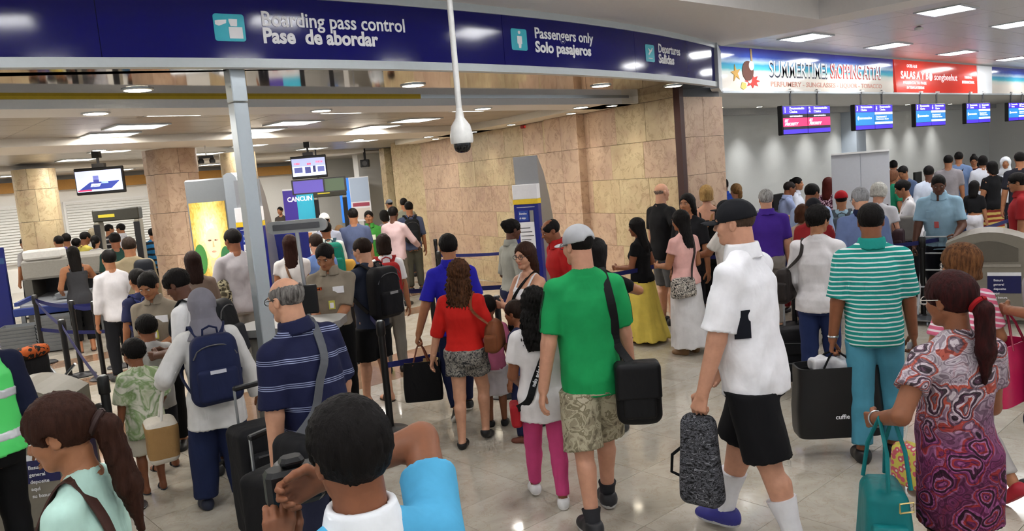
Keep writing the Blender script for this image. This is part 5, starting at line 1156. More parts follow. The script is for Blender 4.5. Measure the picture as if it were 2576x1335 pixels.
    def make_hat(s, o):
        st = o.get('style', 'cap')
        def sdf(P):
            q = s.iH(P)
            if st == 'hijab':
                d = ell(q, (0, -.016, .030), (.094, .112, .105)); d = smin(d, loftd(q, [(-.23, 0, -.028, .15, .10), (-.155, 0, -.022, .115, .092), (-.09, 0, -.015, .088, .088), (-.02, 0, -.014, .088, .098), (.03, 0, -.012, .085, .095)], 2.1), .03)
                d = smax(d, -ell(q, (0, .105, -.03), (.058, .06, .085)), .012)
                return (d - .004 * np.sin(38 * q[:, 2] + 10 * q[:, 0] + 20 * q[:, 1]) * (q[:, 2] < -.02)) * f32(s.hs)
            d = ell(q, (0, -.012, .034), (.086, .106, .094 + o.get('tall', 0))); d = np.maximum(d, .016 - .12 * q[:, 1] - q[:, 2])
            if o.get('hole'): d = np.maximum(d, -ell(q, (0, -.115, .016), (.042, .04, .036)))
            br = ell(q - np.stack([0 * q[:, 0], 0 * q[:, 0], -.0 - 2.2 * q[:, 0] ** 2], 1), (0, .105, .012), (.072, .072, .0085))
            return np.minimum(d, np.maximum(br, .05 - q[:, 1])) * f32(s.hs)
        h = {1: .0072, 2: .0105, 3: .016}[s.res]
        return blob(o.get('name', 'cap'), sdf, s.hc - V([.2, .2, .26]) * s.hs, s.hc + .2 * s.hs, h, o['mat'], s.root)
    def make_glasses(s, mat):
        m = MB()
        for sx in (-1, 1):
            m.tube([s.H((sx * .033 + .024 * math.cos(a), .098 - abs(.024 * math.cos(a) + .033 - .033) * .1, .002 + .018 * math.sin(a))) for a in np.linspace(0, 2 * math.pi, 15)], .0022, 5, caps=False)
            m.tube([s.H((sx * .057, .096, .006)), s.H((sx * .077, .07, .010)), s.H((sx * .082, -.005, .012))], .0025, 5)
        m.tube([s.H((-.009, .100, .006)), s.H((.009, .100, .006))], .0022, 5)
        m.build('glasses', mat, s.root, True)
    def flank(s, name, ang, z, w, hgt, mat, e=.024):
        """cloth panel curved round the trunk at angle ang (0 = right, 90 = front)"""
        K = V(s.K); b = s.b; m = MB(); n = 7; zs = np.linspace(z * b - hgt / 2, z * b + hgt / 2, 6); pts = []
        for zz in zs:
            a, d, cy = (float(np.interp(zz, K[:, 0], K[:, i])) for i in (3, 4, 2)); a = max(a, float(np.interp(.73 * b, K[:, 0], K[:, 3])) * .97) + e; d = max(d, float(np.interp(.70 * b, K[:, 0], K[:, 4])) * .96) + e
            for q in np.linspace(-1, 1, n): t = math.radians(ang) + q * w / (a + d); pts.append(s.T([a * math.cos(t), cy + d * math.sin(t), zz]))
        fs = [(i * n + j, i * n + j + 1, (i + 1) * n + j + 1, (i + 1) * n + j) for i in range(5) for j in range(n - 1)]; m.add(pts, fs); return m.build(name, mat, s.top, True)
    # a small flat piece sewn or pinned on the clothes
    def patch(s, name, x, z, side, w, hgt, mat, th=.004, up=None):
        p, n = s.skinpt(x, z, side); u = unit(s.Rt @ V([0, 0, 1.])); u = unit(u - n * (u @ n)); r = np.cross(u, n); m = MB(); q = p + n * .001
        c = [q + r * a * w / 2 + u * e * hgt / 2 + n * t for t in (-.01, th) for a, e in ((-1, -1), (1, -1), (1, 1), (-1, 1))]
        m.add(c, [(0, 1, 2, 3), (4, 7, 6, 5), (0, 4, 5, 1), (1, 5, 6, 2), (2, 6, 7, 3), (3, 7, 4, 0)]); return m.build(name, mat, s.top if s.topf else s.root)
# ---------------------------------------------------------------- bags and carried things (each its own object)
def carry(p, name, local, label, cat, group=None):
    r = empty(name, p.world(local), p.rz, label, cat, group); r['_'] = 0; del r['_']; return r
def shift(vs, o): return [(v[0] - o[0], v[1] - o[1], v[2] - o[2]) for v in vs]
def add_mb(m, name, mat, root, o, smooth=False): m.v = shift(m.v, o); return m.build(name, mat, root, smooth)
def add_blob(name, sdf, lo, hi, h, mat, root, o):
    Vt, Q = snet(sdf, lo, hi, h)
    if len(Q): return fast_mesh(name, Vt - V(o, float), Q, mat, root)
def backpack(p, label, mat, w=.30, h=.42, d=.17, z=.685, strap=None, pocket=None, name='backpack', tag_mat=None, tilt=0):
    b = p.b; bk, n = p.skinpt(0, z, -1); c = bk + n * (d * .5 - .012); o = c - V([0, 0, h / 2]); r = carry(p, name, o, label, 'backpack'); res = {1: .0125, 2: .017, 3: .024}[p.res]; c = c.astype(f32); M = p.Rt
    def body(P):
        q = (P - c) @ M.astype(f32); t = np.clip((q[:, 2] / h + .5), 0, 1); s = 1 - .16 * t ** 3
        return rbox(q / np.stack([s, s, np.ones_like(s)], 1), (0, 0, 0), (w / 2, d / 2, h / 2), min(.065, d * .4)) - .006 * np.sin(14 * q[:, 0] + p.seed) * np.sin(11 * q[:, 2])
    add_blob('bag_body', body, c - V([w, d * 1.3, h]) * .62 - .03, c + V([w, d * 1.3, h]) * .62 + .03, res, mat, r, o)
    def pk(P): q = (P - c) @ M.astype(f32); return rbox(q, (0, -d * .46, -h * .2), (w * .40, d * .22, h * .24), .035)
    fpk = add_blob('front_pocket', pk, c + V([-w * .5, -d * .85, -h * .5]), c + V([w * .5, d * .2, h * .15]), res, pocket or mat, r, o) or r
    tp = c + M @ V([0, d * .25, h * .47]); add_mb(MB().tube([tp + M @ V([-.05, 0, 0]), tp + M @ V([-.045, 0, .05]), tp + M @ V([0, 0, .068]), tp + M @ V([.045, 0, .05]), tp + M @ V([.05, 0, 0])], .008, 6), 'carry_loop', strap or mat, r, o, True)
    zp = [c + M @ V([a * w * .42, -d * .52 + abs(a) * .02, h * (.20 + .18 * math.sqrt(max(0, 1 - a * a)))]) for a in np.linspace(-1, 1, 11)]; add_mb(MB().tube(zp, .005, 5), 'zip', M_DGREY, r, o)
    for sx in (-1, 1):
        P_, N_ = p.strap_path([('p', c + M @ V([sx * .06, d * .42, h * .42]), (0, -.4, .9)), ('s', sx * .062, -.022), ('s', sx * .066, .008), (sx * .070, .765, 1), (sx * .078, .70, 1), ('p', p.T([sx * .112 * b * p.g, 0, .655 * b]), (sx, 0, 0)), ('p', c + M @ V([sx * w * .44, d * .40, -h * .36]), (sx * .7, 0, -.2))], .006)
        add_mb(MB().ribbon(P_, N_, .048, .010), 'shoulder_strap', strap or mat, r, o)
    if tag_mat: add_mb(MB().box((c[0] - .05, c[1] - d * .72, c[2] - h * .02), (c[0] + .05, c[1] - d * .66, c[2] + .014)), 'brand_tag', tag_mat, fpk, o)
    return r
def soft_bag(p, label, c, size, mat, name='shoulder_bag', cat='bag', way=None, strapw=.035, strapmat=None, flap=None, rnd=.05, res=None, taper=.12, yaw=0.0, buckle=None, handle=None, pocket=True):
    """bag centred at c (figure's frame); way: strap waypoints (see strap_path); handle: list of points for carrying handles"""
    c = V(c, float); w, d, h = size; o = c - V([0, 0, h / 2]); r = carry(p, name, o, label, cat); M = rotm('z', yaw); res = res or {1: .0125, 2: .017, 3: .022}[p.res]; cf = c.astype(f32)
    def body(P):
        q = (P - cf) @ M.astype(f32); t = np.clip(q[:, 2] / h + .5, 0, 1); s = 1 - taper * t * t
        return rbox(q / np.stack([s, s, np.ones_like(s)], 1), (0, 0, 0), (w / 2, d / 2, h / 2), min(rnd, d * .45)) - .005 * np.sin(16 * q[:, 0] + p.seed) * np.sin(13 * q[:, 2] + 1)
    e = max(w, d) * .75 + .03; add_blob('bag_body', body, c - V([e, e, h * .6 + .02]), c + V([e, e, h * .6 + .02]), res, mat, r, o)
    if pocket:
        def pk(P): q = (P - cf) @ M.astype(f32); return rbox(q, (0, -d * .47, -h * .12), (w * .36, d * .14, h * .26), .02)
        add_blob('outer_pocket', pk, c - V([e, e, h * .6]), c + V([e, e, h * .6]), res, flap or mat, r, o)
    if flap is not None:
        def fp(P): q = (P - cf) @ M.astype(f32); return np.maximum(rbox(q, (0, -.012, h * .12), (w * .5 * (1 - taper * .5) + .006, d * .5 + .008, h * .40), .03), -(q[:, 2] + h * .05))
        add_blob('flap', fp, c - V([e, e, h * .6]), c + V([e, e, h * .62]), res, flap, r, o)
    if way:
        P_, N_ = p.strap_path(way, .006); add_mb(MB().ribbon(P_, N_, strapw, .006), 'strap', strapmat or mat, r, o)
    for hp in (handle or []): add_mb(MB().tube([V(q, float) for q in hp], .009, 7), 'handle', strapmat or mat, r, o, True)
    if buckle is not None:
        bp = c + M @ V([w * .3, -d * .55, h * .38]); m = MB()
        for a0, a1 in (((-.03, -.012), (.03, -.004)), ((-.03, .004), (.03, .012))): pass
        m.tube([bp + V(q) for q in ((-.03, 0, -.02), (.03, 0, -.02), (.03, 0, .02), (-.03, 0, .02), (-.03, 0, -.02))], .004, 6); add_mb(m, 'buckle', buckle, r, o)
    return r
def tote(p, k, label, mat, w, d, h, handmat, drop=.18, top=1.0, name='tote_bag', cat='bag', yaw=0.0, inside=None, soft=.0, band=None):
    """open-topped bag hanging from hand k"""
    g = p.grip(k); c = g - V([0, 0, drop]); M = rotm('z', yaw); m = MB(); o = c - V([0, 0, h]); r = carry(p, name, o, label, cat); n = 12
    def ring(s, z):
        out = []
        for i in range(4 * n):
            a = 2 * math.pi * (i + .5) / (4 * n); ca, sa = math.cos(a), math.sin(a); ex = .35
            out.append(c + M @ V([w / 2 * s * math.copysign(abs(ca) ** ex, ca), d / 2 * s * math.copysign(abs(sa) ** ex, sa), z]))
        return out
    lv = [(1.02, -h), (1.05, -h * .92), (1.06, -h * .6), (1.0 + soft, -h * .25), (top, 0)]; vs = []
    for s_, z in lv: vs += ring(s_, z)
    vs += ring(top * .95, 0) + ring(top * .9, -h * .5); N = 4 * n; L = len(lv) + 2; fs = []
    for i in range(L - 1):
        for j in range(N): fs.append((i * N + j, i * N + (j + 1) % N, (i + 1) * N + (j + 1) % N, (i + 1) * N + j))
    fs.append(tuple(range(N - 1, -1, -1))); fs.append(tuple((L - 1) * N + j for j in range(N))); mi = [0] * (N * (len(lv) - 1)) + [1] * (len(fs) - N * (len(lv) - 1)); mi[-2] = 0
    if band:
        for i in range(N): mi[i] = 2
    m.v = [tuple(v) for v in vs]; m.f = fs; m.m = mi; add_mb(m, 'bag_body', [mat, inside or mat] + ([band] if band else []), r, o, True)
    for sy in (-1, 1):
        a, b_ = c + M @ V([-w * .22, sy * d * .45, -.03]), c + M @ V([w * .22, sy * d * .45, -.03]); q = g + V([0, sy * .008, .0])
        add_mb(MB().tube([a, a * .45 + q * .55 + V([0, 0, .02]), q, b_ * .45 + q * .55 + V([0, 0, .02]), b_], .0075, 6), 'handle', handmat, r, o, True)
    return r
def suitcase(x, y, rz, w, d, h, mat, label, pull=.35, lean=0.0, pocket=None):
    r = empty('suitcase', (x, y, 0), rz, label, 'suitcase'); c = V([0, 0, h / 2 + .06], f32)
    Vt, Q = snet(lambda P: rbox(P, c, (w / 2, d / 2, h / 2), .05) - .004 * np.sin(13 * P[:, 0]) * np.sin(15 * P[:, 2]), c - V([w, d, h]) * .55 - .02, c + V([w, d, h]) * .55 + .02, .014); fast_mesh('shell', Vt, Q, mat, r)
    for zz, hh in ((.30, .22), (.66, .26)): 
        cc = V([0, -d / 2, .06 + h * zz], f32); Vt, Q = snet(lambda P: rbox(P, cc, (w * .40, .035, h * hh * .5), .03), cc - V([w * .45, .06, h * .3]), cc + V([w * .45, .06, h * .3]), .012); fp_ = fast_mesh('front_pocket', Vt, Q, pocket or mat, r)
        MB().box((-w * .30, -d / 2 - .042, .06 + h * (zz + hh * .38)), (w * .30, -d / 2 - .034, .06 + h * (zz + hh * .38) + .010)).build('zip', M_DGREY, fp_); MB().box((w * .12, -d / 2 - .046, .06 + h * (zz + hh * .20)), (w * .15, -d / 2 - .038, .06 + h * (zz + hh * .38))).build('zip_pull', M_STEEL, fp_)
    for sx in (-1, 1):
        MB().tube([(sx * w * .28, d * .35, .06 + h), (sx * w * .28, d * .35, .06 + h + pull)], .009, 8).build('pull_rod', M_STEEL, r, True); q = MB().lathe([(.032, -.015), (.032, .015)], (0, 0, 0), 14).build('wheel', M_BLACK, r); q.rotation_euler = (0, math.pi / 2, 0); q.location = (sx * w * .38, d * .32, .032)
    MB().box((-w * .30, d * .35 - .015, .06 + h + pull - .01), (w * .30, d * .35 + .015, .06 + h + pull + .022), bev=.008).build('grip', M_BLACK, r); return r
def held_sheet(p, k, label, w, h, mat, name='document', cat='document', tilt=(60, 0), off=(0, .03, .02), extra=None):
    g = p.grip(k) + V(off, float); M = rotm('x', tilt[0]) @ rotm('y', tilt[1]); r = MB(); q = [g + M @ V([a * w / 2, t, e * h / 2]) for t in (-.002, .002) for a, e in ((-1, -1), (1, -1), (1, 1), (-1, 1))]
    r.add(shift(q, g), [(0, 1, 2, 3), (7, 6, 5, 4), (0, 4, 5, 1), (1, 5, 6, 2), (2, 6, 7, 3), (3, 7, 4, 0)]); o = r.build(name, mat); o.location = p.world(g); o.rotation_euler = (0, 0, p.rz); return tag(o, label, cat)

# ---------------------------------------------------------------- patterned fabrics
def stripes(c1, c2, period, frac=.3, axis=2, soft=.04, third=None, rough=.85, tilt=0.0):
    t = NT('striped fabric'); t.set(rough, 0, .2); P = t.sep(t.coord()); z = P[axis]
    if tilt: z = t.math('ADD', z, t.math('MULTIPLY', P[0], tilt))
    wob = t.math('MULTIPLY', t.math('SUBTRACT', t.noise(t.coord(), 5, 2), .5), period * .5); f = t.math('FRACT', t.math('DIVIDE', t.math('ADD', z, wob), period))
    st = [(0, lin(c1)), (1 - frac - soft, lin(c1)), (1 - frac, lin(c2)), (.98, lin(c2)), (1, lin(c1))]
    t.col(t.ramp(f, st)); t.bump(t.noise(t.coord(), 9, 3, .5, .5), .35, .03); return t.m
def fine_stripes(base, line, period, at):
    """groups of thin lines"""
    t = NT('pinstriped fabric'); t.set(.85, 0, .2); P = t.sep(t.coord()); z = t.math('ADD', P[2], t.math('MULTIPLY', P[0], .06)); f = t.math('FRACT', t.math('DIVIDE', z, period)); st = [(0, lin(base))]
    for a in at: st += [(a - .012, lin(base)), (a, lin(line)), (a + .018, lin(line)), (a + .03, lin(base))]
    t.col(t.ramp(f, st)); t.bump(t.noise(t.coord(), 9, 3, .5, .5), .35, .03); return t.m
def blotch(cols, scale, dist=.5, rough=.85, detail=3, interp='CONSTANT', stretch=(1, 1, 1)):
    t = NT('printed fabric'); t.set(rough, 0, .2); f = t.noise(t.coord(scale=stretch), scale, detail, .55, dist); n = len(cols)
    t.col(t.ramp(f, [(.30 + .4 * i / n if i else 0, lin(c)) for i, c in enumerate(cols)], interp)); t.bump(t.noise(t.coord(), 16, 3), .4, .02); return t.m
def paisley():
    t = NT('paisley fabric'); t.set(.8, 0, .2); v = t.coord(); wrp = t.node('ShaderNodeTexNoise'); wrp.inputs['Scale'].default_value = 6; t.link(v, wrp.inputs['Vector'])
    mixv = t.node('ShaderNodeVectorMath', operation='MULTIPLY_ADD'); t.link(wrp.outputs['Color'], mixv.inputs[0]); mixv.inputs[1].default_value = (.20, .20, .20); t.link(v, mixv.inputs[2]); p = mixv.outputs[0]
    def cells(scale, k):
        vo = t.node('ShaderNodeTexVoronoi'); vo.inputs['Scale'].default_value = scale; t.link(p, vo.inputs['Vector']); return vo.outputs['Distance'], t.math('FRACT', t.math('MULTIPLY', vo.outputs['Distance'], k))
    d1, r1 = cells(8.5, 3.0); d2, r2 = cells(21.0, 2.2)
    z = t.sep(v)[2]; hz = t.math('DIVIDE', t.math('SUBTRACT', z, .55), .85)
    ground = t.ramp(hz, [(0, lin(0x46182E)), (.35, lin(0x6A2C54)), (.55, lin(0x7C5A72)), (.75, lin(0x9A8E96)), (1, lin(0xC4BEC2))])
    top_ = t.ramp(r1, [(0, lin(0x241820)), (.16, lin(0xBDB2B8)), (.34, lin(0x6A5A64)), (.52, lin(0xA8442C)), (.70, lin(0xC4B8BE)), (.86, lin(0x4A2A40))], 'CONSTANT')
    low_ = t.ramp(r1, [(0, lin(0x1E0E18)), (.18, lin(0x8A4A78)), (.36, lin(0x5C2048)), (.55, lin(0x8E2A28)), (.72, lin(0x9A6488)), (.88, lin(0x341228))], 'CONSTANT')
    body = t.mix(t.ramp(hz, [(.45, (0, 0, 0, 1)), (.62, (1, 1, 1, 1))]), low_, top_)
    col = t.mix(t.ramp(d1, [(.0, (.9, .9, .9, 1)), (.55, (.9, .9, .9, 1)), (.64, (.15, .15, .15, 1))]), ground, body)
    small = t.ramp(r2, [(0, (.35, .28, .33, 1)), (.30, (1, 1, 1, 1)), (.62, (.62, .55, .6, 1)), (.8, (1.1, 1.05, 1.08, 1))], 'CONSTANT')
    t.col(t.mix(.75, col, small, 'MULTIPLY')); t.bump(t.noise(v, 10, 3), .3, .02); return t.m
def trimmed(c, c2, h):
    t = NT('canvas with pale trim'); t.set(.85, 0, .2); z = t.sep(t.coord())[2]; f = t.math('DIVIDE', z, h)
    t.col(t.ramp(f, [(0, lin(c2)), (.14, lin(c2)), (.15, lin(c)), (.90, lin(c)), (.91, lin(c2))], 'CONSTANT')); t.bump(t.noise(t.coord(), 60, 2), .3, .01); return t.m
def floral(base, c2, c3, scale=26):
    t = NT('floral fabric'); t.set(.85, 0, .2); vo = t.node('ShaderNodeTexVoronoi'); vo.inputs['Scale'].default_value = scale; t.link(t.coord(), vo.inputs['Vector'])
    t.col(t.ramp(vo.outputs['Distance'], [(0, lin(c3)), (.22, lin(c2)), (.42, lin(c2)), (.48, lin(base))], 'CONSTANT')); return t.m
# ---------------------------------------------------------------- the crowd: nearest figures
SK_L, SK_M, SK_B, SK_D, SK_P = 0xC09074, 0x9C6A4A, 0x825136, 0x5A3828, 0xC08E74
HB, HDB, HBR, HBL, HGR = 0x0C0908, 0x1C110B, 0x33190E, 0x8A6A40, 0x8C8A88
SH_BLK = plain(0x141416, .45); SOLE_W = plain(0xD9D9D6, .6); JEANS = cloth(0x1B2444, .9); BLKC = cloth(0x0A0A0C, .9); WHT = cloth(0xE4E4E6, .85); NAVYC = cloth(0x171D3C, .9)
UNI = cloth(0x857B6C, .85); KHK = cloth(0x9A8F78, .85)
shoe = dict(mat=SH_BLK); sneak = dict(mat=SH_BLK, sole=SOLE_W); sandal = dict(mat=plain(0x2A1C18, .6), bare=True)

# woman with ponytail, bottom left corner
p = Person('woman with brown ponytail and mint sleeveless top in the lower left corner', 0.55, 2.77, 141, 1.61, 'f', 1.05, skin=SK_M, res=1, head=(8, 14, 0), top=dict(mat=cloth(0xB4D8CC), sleeve=.18, hem=.5, boxy=.3, name='top'), bottom=dict(kind='trousers', mat=JEANS), shoes=shoe,
    hair=dict(style='pony', col=0x2B160E, len=.40, tie=(-.105, .0), w=1.35, thick=.020, curl=.003, band=plain(0x2A1410, .6)))
add_mb(MB().ribbon(*p.strap_path([(-.05, .70, 1), (-.055, .78, 1), ('s', -.055), (-.05, .78, -1), (-.04, .70, -1)], .004), .045, .006), 'strap', plain(0x3E2018, .6), carry(p, 'bag_strap', (0, 0, 1.2), 'dark brown bag strap over the mint top shoulder', 'bag strap'), (0, 0, 1.2))
# man photographing, bottom centre
p = Person('man in light blue jersey holding up a camera, seen from behind at the bottom', 0.84, 1.52, 75, 1.71, 'm', 1.0, skin=SK_B, res=1, head=(10, 6, 0), R=dict(hand=(-.01, .14, .865), pole=(1, .1, .25), curl=.7), L=dict(hand=(.095, .12, .775), pole=(.6, .2, -1), dir=(-.2, .25, 1), thumb=(-1, 0, 0), curl=.45),
    top=dict(mat=cloth(0x4FA3CC), sleeve=.62, hem=.46, boxy=.7, loose=.018, collar='crew', collarmat=cloth(0xE2E6EA)), bottom=dict(kind='trousers', mat=JEANS), shoes=shoe, hair=dict(col=0x0A0706, thick=.020, puff=.25, curl=.003))
p.patch('shoulder_print', .085, .785, -1, .09, .05, blotch([0xE6EAEE, 0x4FA3CC, 0xE6EAEE], 30), .003)
p.patch('shoulder_print', -.085, .785, -1, .07, .05, blotch([0xE6EAEE, 0x4FA3CC, 0xE6EAEE], 30), .003)
_g = p.grip('R') + V([.0, .05, .0]); r = carry(p, 'photo_camera', _g, 'black camera held to the face by the man in the light blue jersey', 'camera')
MB().box((-.07, -.03, -.045), (.07, .035, .05), bev=.012).build('camera_body', M_BLACK, r); q = MB().lathe([(.036, 0), (.038, .05), (.034, .09)], (0, 0, 0), 16).build('lens', M_BLACK, r, True); q.rotation_euler = (-math.pi / 2, 0, 0); q.location = (0, .035, 0); MB().box((-.03, -.02, .05), (.03, .03, .075), bev=.01).build('viewfinder', M_BLACK, r)
# hi-vis steward at the left edge
p = Person('steward in a bright green high visibility vest at the left edge', 0.62, 5.30, 103, 1.70, 'm', 1.02, skin=SK_M, res=1, R=dict(hand=(.16, .0, .47)), top=dict(mat=cloth(0x161B33), sleeve=1.95, hem=.50, boxy=.8, loose=.014), bottom=dict(kind='trousers', mat=BLKC), shoes=shoe, hair=dict(col=HB))
_t = p.topf; p.vest = None
def _vest(P):
    q = p.iT(P); d = _t(P) - .012
    for k in 'RL': d = smax(d, -(rcone(P, p.sh[k] * 1.0, p.el[k], .055 * p.b, .052 * p.b) - .006), .01)
    return np.maximum(np.maximum(d, np.abs(q[:, 0]) - .125 * p.b * p.g), np.maximum(q[:, 2] - .825 * p.b, .50 * p.b - q[:, 2]))
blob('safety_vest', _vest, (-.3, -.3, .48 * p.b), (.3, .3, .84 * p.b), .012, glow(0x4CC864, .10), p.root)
for zz in (.56, .70): 
    Vt, Q = snet(lambda P: np.maximum(_vest(P) - .003, np.abs(p.iT(P)[:, 2] - zz * p.b) - .026), (-.3, -.3, (zz - .05) * p.b), (.3, .3, (zz + .05) * p.b), .011); fast_mesh('reflective_band', Vt, Q, plain(0xC9CCD0, .3, .2), p.root)
# bald man in the striped navy polo
p = Person('balding man in navy polo with thin pale stripes pulling a black case', 1.88, 3.70, 97, 1.76, 'm', 1.02, belly=.05, skin=SK_L, res=1, lean=(7, -6), head=(12, 6, 0), L=dict(hand=(.150, .03, .455), curl=.95), R=dict(hand=(.14, .10, .50)),
    top=dict(mat=fine_stripes(0x161A38, 0x8E96B4, .125, (.62, .70, .78)), sleeve=.86, hem=.46, boxy=.9, loose=.020, collar='polo', collarmat=cloth(0x161A38)), bottom=dict(kind='trousers', mat=cloth(0x23263A)), shoes=shoe, hair=dict(style='bald', col=0x3C3836, col2=0x8C8884, thick=.006, spot=1.1), glasses=M_BLACK)
soft_bag(p, 'black shoulder bag on a grey strap at the hip of the balding man', p.T([-.165 * p.b, -.10 * p.b, .50 * p.b]), (.16, .32, .30), cloth(0x121215, .8), way=[('p', p.T([-.15 * p.b, .03, .58 * p.b]), (-1, 0, 0)), (-.05, .66, 1), (.01, .74, 1), ('s', .045), (.02, .76, -1), (-.02, .69, -1), (-.06, .61, -1), ('p', p.T([-.155 * p.b, -.16, .565 * p.b]), (-.6, -.8, 0))], strapw=.045, strapmat=cloth(0x55575C), rnd=.06)
suitcase(1.78, 4.02, p.rz + .2, .44, .28, .64, cloth(0x0E0E11, .75), 'large black soft suitcase beside the balding man, nearest of two', .18)
suitcase(1.98, 4.72, p.rz - .1, .40, .26, .70, cloth(0x131316, .75), 'tall black suitcase behind the nearer case and right of the jeans', .22)
# woman in hijab with the navy backpack
p = Person('woman in grey hijab and long white shirt with navy backpack', 1.97, 5.44, 78, 1.56, 'f', 1.12, skin=SK_M, res=1, head=(6, 8, 0), R=dict(hand=(.20, .02, .46)), L=dict(hand=(.20, .10, .60), curl=.8), RL=(.075, .0, 0, 8, 0), LL=(.085, .05, 0, 6, 0),
    top=dict(mat=cloth(0xC9C8C6), sleeve=1.95, hem=.40, boxy=.9, flare=.35, loose=.022, fold=.007, name='long_shirt'), bottom=dict(kind='trousers', mat=cloth(0x1A2342), loose=.02, flare=.018), shoes=dict(mat=plain(0x1A2033, .6)), hat=dict(style='hijab', name='hijab', mat=cloth(0x77757E)))
backpack(p, 'navy backpack with small white brand tag on the woman in hijab', cloth(0x1A2140, .8), .33, .47, .17, .675, tag_mat=plain(0xB9BAC4, .6))
g_ = p.grip('L'); soft_bag(p, 'tan and white tote with rope handles hanging from the hijab woman', g_ + V([-.06, .02, -.38]), (.20, .26, .30), trimmed(0x9C7A4E, 0xCFC8BC, .30), 'tote_bag', 'bag', handle=[[g_ + V([-.06, -.06, -.26]), g_ + V([-.03, -.03, -.1]), g_, g_ + V([-.03, .05, -.1]), g_ + V([-.06, .09, -.26])]], strapmat=cloth(0xD8D4CC), rnd=.05, taper=-.12, pocket=False)
# two boys in front of her
p = Person('small boy in green tie-dye shirt and pale shorts', 1.72, 6.23, 91, 1.18, 'm', 1.0, skin=SK_B, res=1, head=(8, 10, 0), R=dict(hand=(.13, .12, .52)), L=dict(hand=(.16, .0, .47)), top=dict(mat=blotch([0x5E7A4C, 0x93A878, 0xC8CBB4, 0x7F9A66, 0xD2D2C2], 7, .8, interp='LINEAR'), sleeve=.9, hem=.40, boxy=.95, loose=.028, flare=.2), bottom=dict(kind='shorts', mat=cloth(0xC9C3B2), len=.98, loose=.03, flare=.01), shoes=dict(mat=plain(0x30343C, .6), bare=True), hair=dict(col=HB, thick=.020, curl=.0045))
p = Person('older boy in pale grey shirt behind the tie-dye boy', 1.96, 6.67, 94, 1.28, 'm', 1.0, skin=SK_B, res=1, head=(0, 12, 0), R=dict(hand=(.10, .16, .55)), top=dict(mat=cloth(0xB9B8B6), sleeve=.8, hem=.42, boxy=.9, loose=.022), bottom=dict(kind='shorts', mat=cloth(0x2A2C34), len=.98, loose=.025), shoes=dict(mat=plain(0x26262A, .6), bare=True), hair=dict(col=HB, thick=.020, curl=.004))
# woman guard checking papers
def guard(p, side=1):
    p.patch('name_badge', -.052 * side, .745, 1, .10, .06, M_PAPER); p.patch('breast_pocket', .05 * side, .725, 1, .085, .085, UNI, .005); p.patch('company_patch', .055 * side, .748, 1, .06, .06, blotch([0x20140F, 0xB8441E, 0x20140F, 0xC86A2A], 40), .012); p.patch('identity_card', -.01, .665, 1, .055, .08, plain(0xC9C85A, .5)); p.patch('card_print', -.01, .662, 1, .034, .05, M_PAPER, .006)
p = Person('woman guard in beige uniform shirt reading a document by the left barrier', 2.19, 7.18, 233, 1.60, 'f', 1.05, skin=SK_M, res=1, head=(-8, 26, 0), R=dict(hand=(.03, .17, .60), curl=.6), L=dict(hand=(.05, .18, .61), curl=.6), top=dict(mat=UNI, sleeve=.85, hem=.54, boxy=.4, collar='polo', tuck=True, name='uniform_shirt'), bottom=dict(kind='trousers', mat=BLKC), shoes=shoe, hair=dict(style='bun', col=HB))
guard(p); held_sheet(p, 'L', 'open passport held by the woman guard', .14, .11, plain(0x3A5048, .5), 'passport', 'passport', (55, 0), (.04, .03, .03))
p = Person('man in white shirt bending towards the woman guard, black backpack on', 2.22, 6.21, 132, 1.67, 'm', 1.05, skin=SK_D, res=1, lean=(10, 0), head=(0, 26, 0), R=dict(hand=(.02, .20, .60), curl=.6), L=dict(hand=(.06, .20, .60), curl=.5), top=dict(mat=WHT, sleeve=.8, hem=.47, boxy=.8), bottom=dict(kind='trousers', mat=JEANS), shoes=shoe, hair=dict(col=HB, thick=.016, curl=.004))
backpack(p, 'black and grey backpack of the white-shirted man at the podium', cloth(0x15161A, .7), .32, .48, .20, .67, pocket=cloth(0x33353B, .7))
p = Person('child with dark ponytail and navy backpack beside the woman guard', 2.45, 8.44, 99, 1.52, 'f', skin=SK_M, res=2, top=dict(mat=cloth(0x2C3050), sleeve=.7, hem=.47), bottom=dict(kind='trousers', mat=JEANS), shoes=shoe, hair=dict(style='bun', col=HB, at=(0, -.09, .07)))
backpack(p, 'small navy patterned backpack left of the woman guard', blotch([0x222A5C, 0x3A4272, 0x1A1E40], 14), .26, .34, .13)
# uniformed man at the podium
p = Person('uniformed man in beige shirt with identity card checking passes', 3.58, 6.58, 231, 1.68, 'm', 1.05, skin=SK_M, res=1, head=(-12, 24, 0), R=dict(hand=(.05, .17, .56), curl=.6), L=dict(hand=(.03, .19, .575), curl=.6), top=dict(mat=UNI, sleeve=.92, hem=.54, boxy=.5, collar='polo', tuck=True, name='uniform_shirt'), bottom=dict(kind='trousers', mat=BLKC), shoes=shoe, hair=dict(col=HB))
guard(p); held_sheet(p, 'L', 'dark passport held by the uniformed man', .13, .09, plain(0x1F2A24, .5), 'passport', 'passport', (60, 0), (.05, .03, .02))
p = Person('man in dark slate shirt and glasses with large black backpack', 4.06, 6.71, 101, 1.66, 'm', 1.06, skin=SK_L, res=1, head=(10, 8, 0), L=dict(hand=(.05, .20, .60), curl=.6), R=dict(hand=(.14, .08, .50)), RL=(.055, -.03, 0, 8, 0), LL=(.06, .05, 0, 8, 0), top=dict(mat=cloth(0x242A3A), sleeve=.72, hem=.46, boxy=.8), bottom=dict(kind='shorts', mat=BLKC, len=1.02, loose=.03, flare=.012), shoes=sandal, hair=dict(col=HDB, thick=.010), glasses=M_BLACK)
backpack(p, 'large black backpack on the man with glasses at the podium', cloth(0x101013, .75), .34, .50, .20, .685, tag_mat=M_GREY)
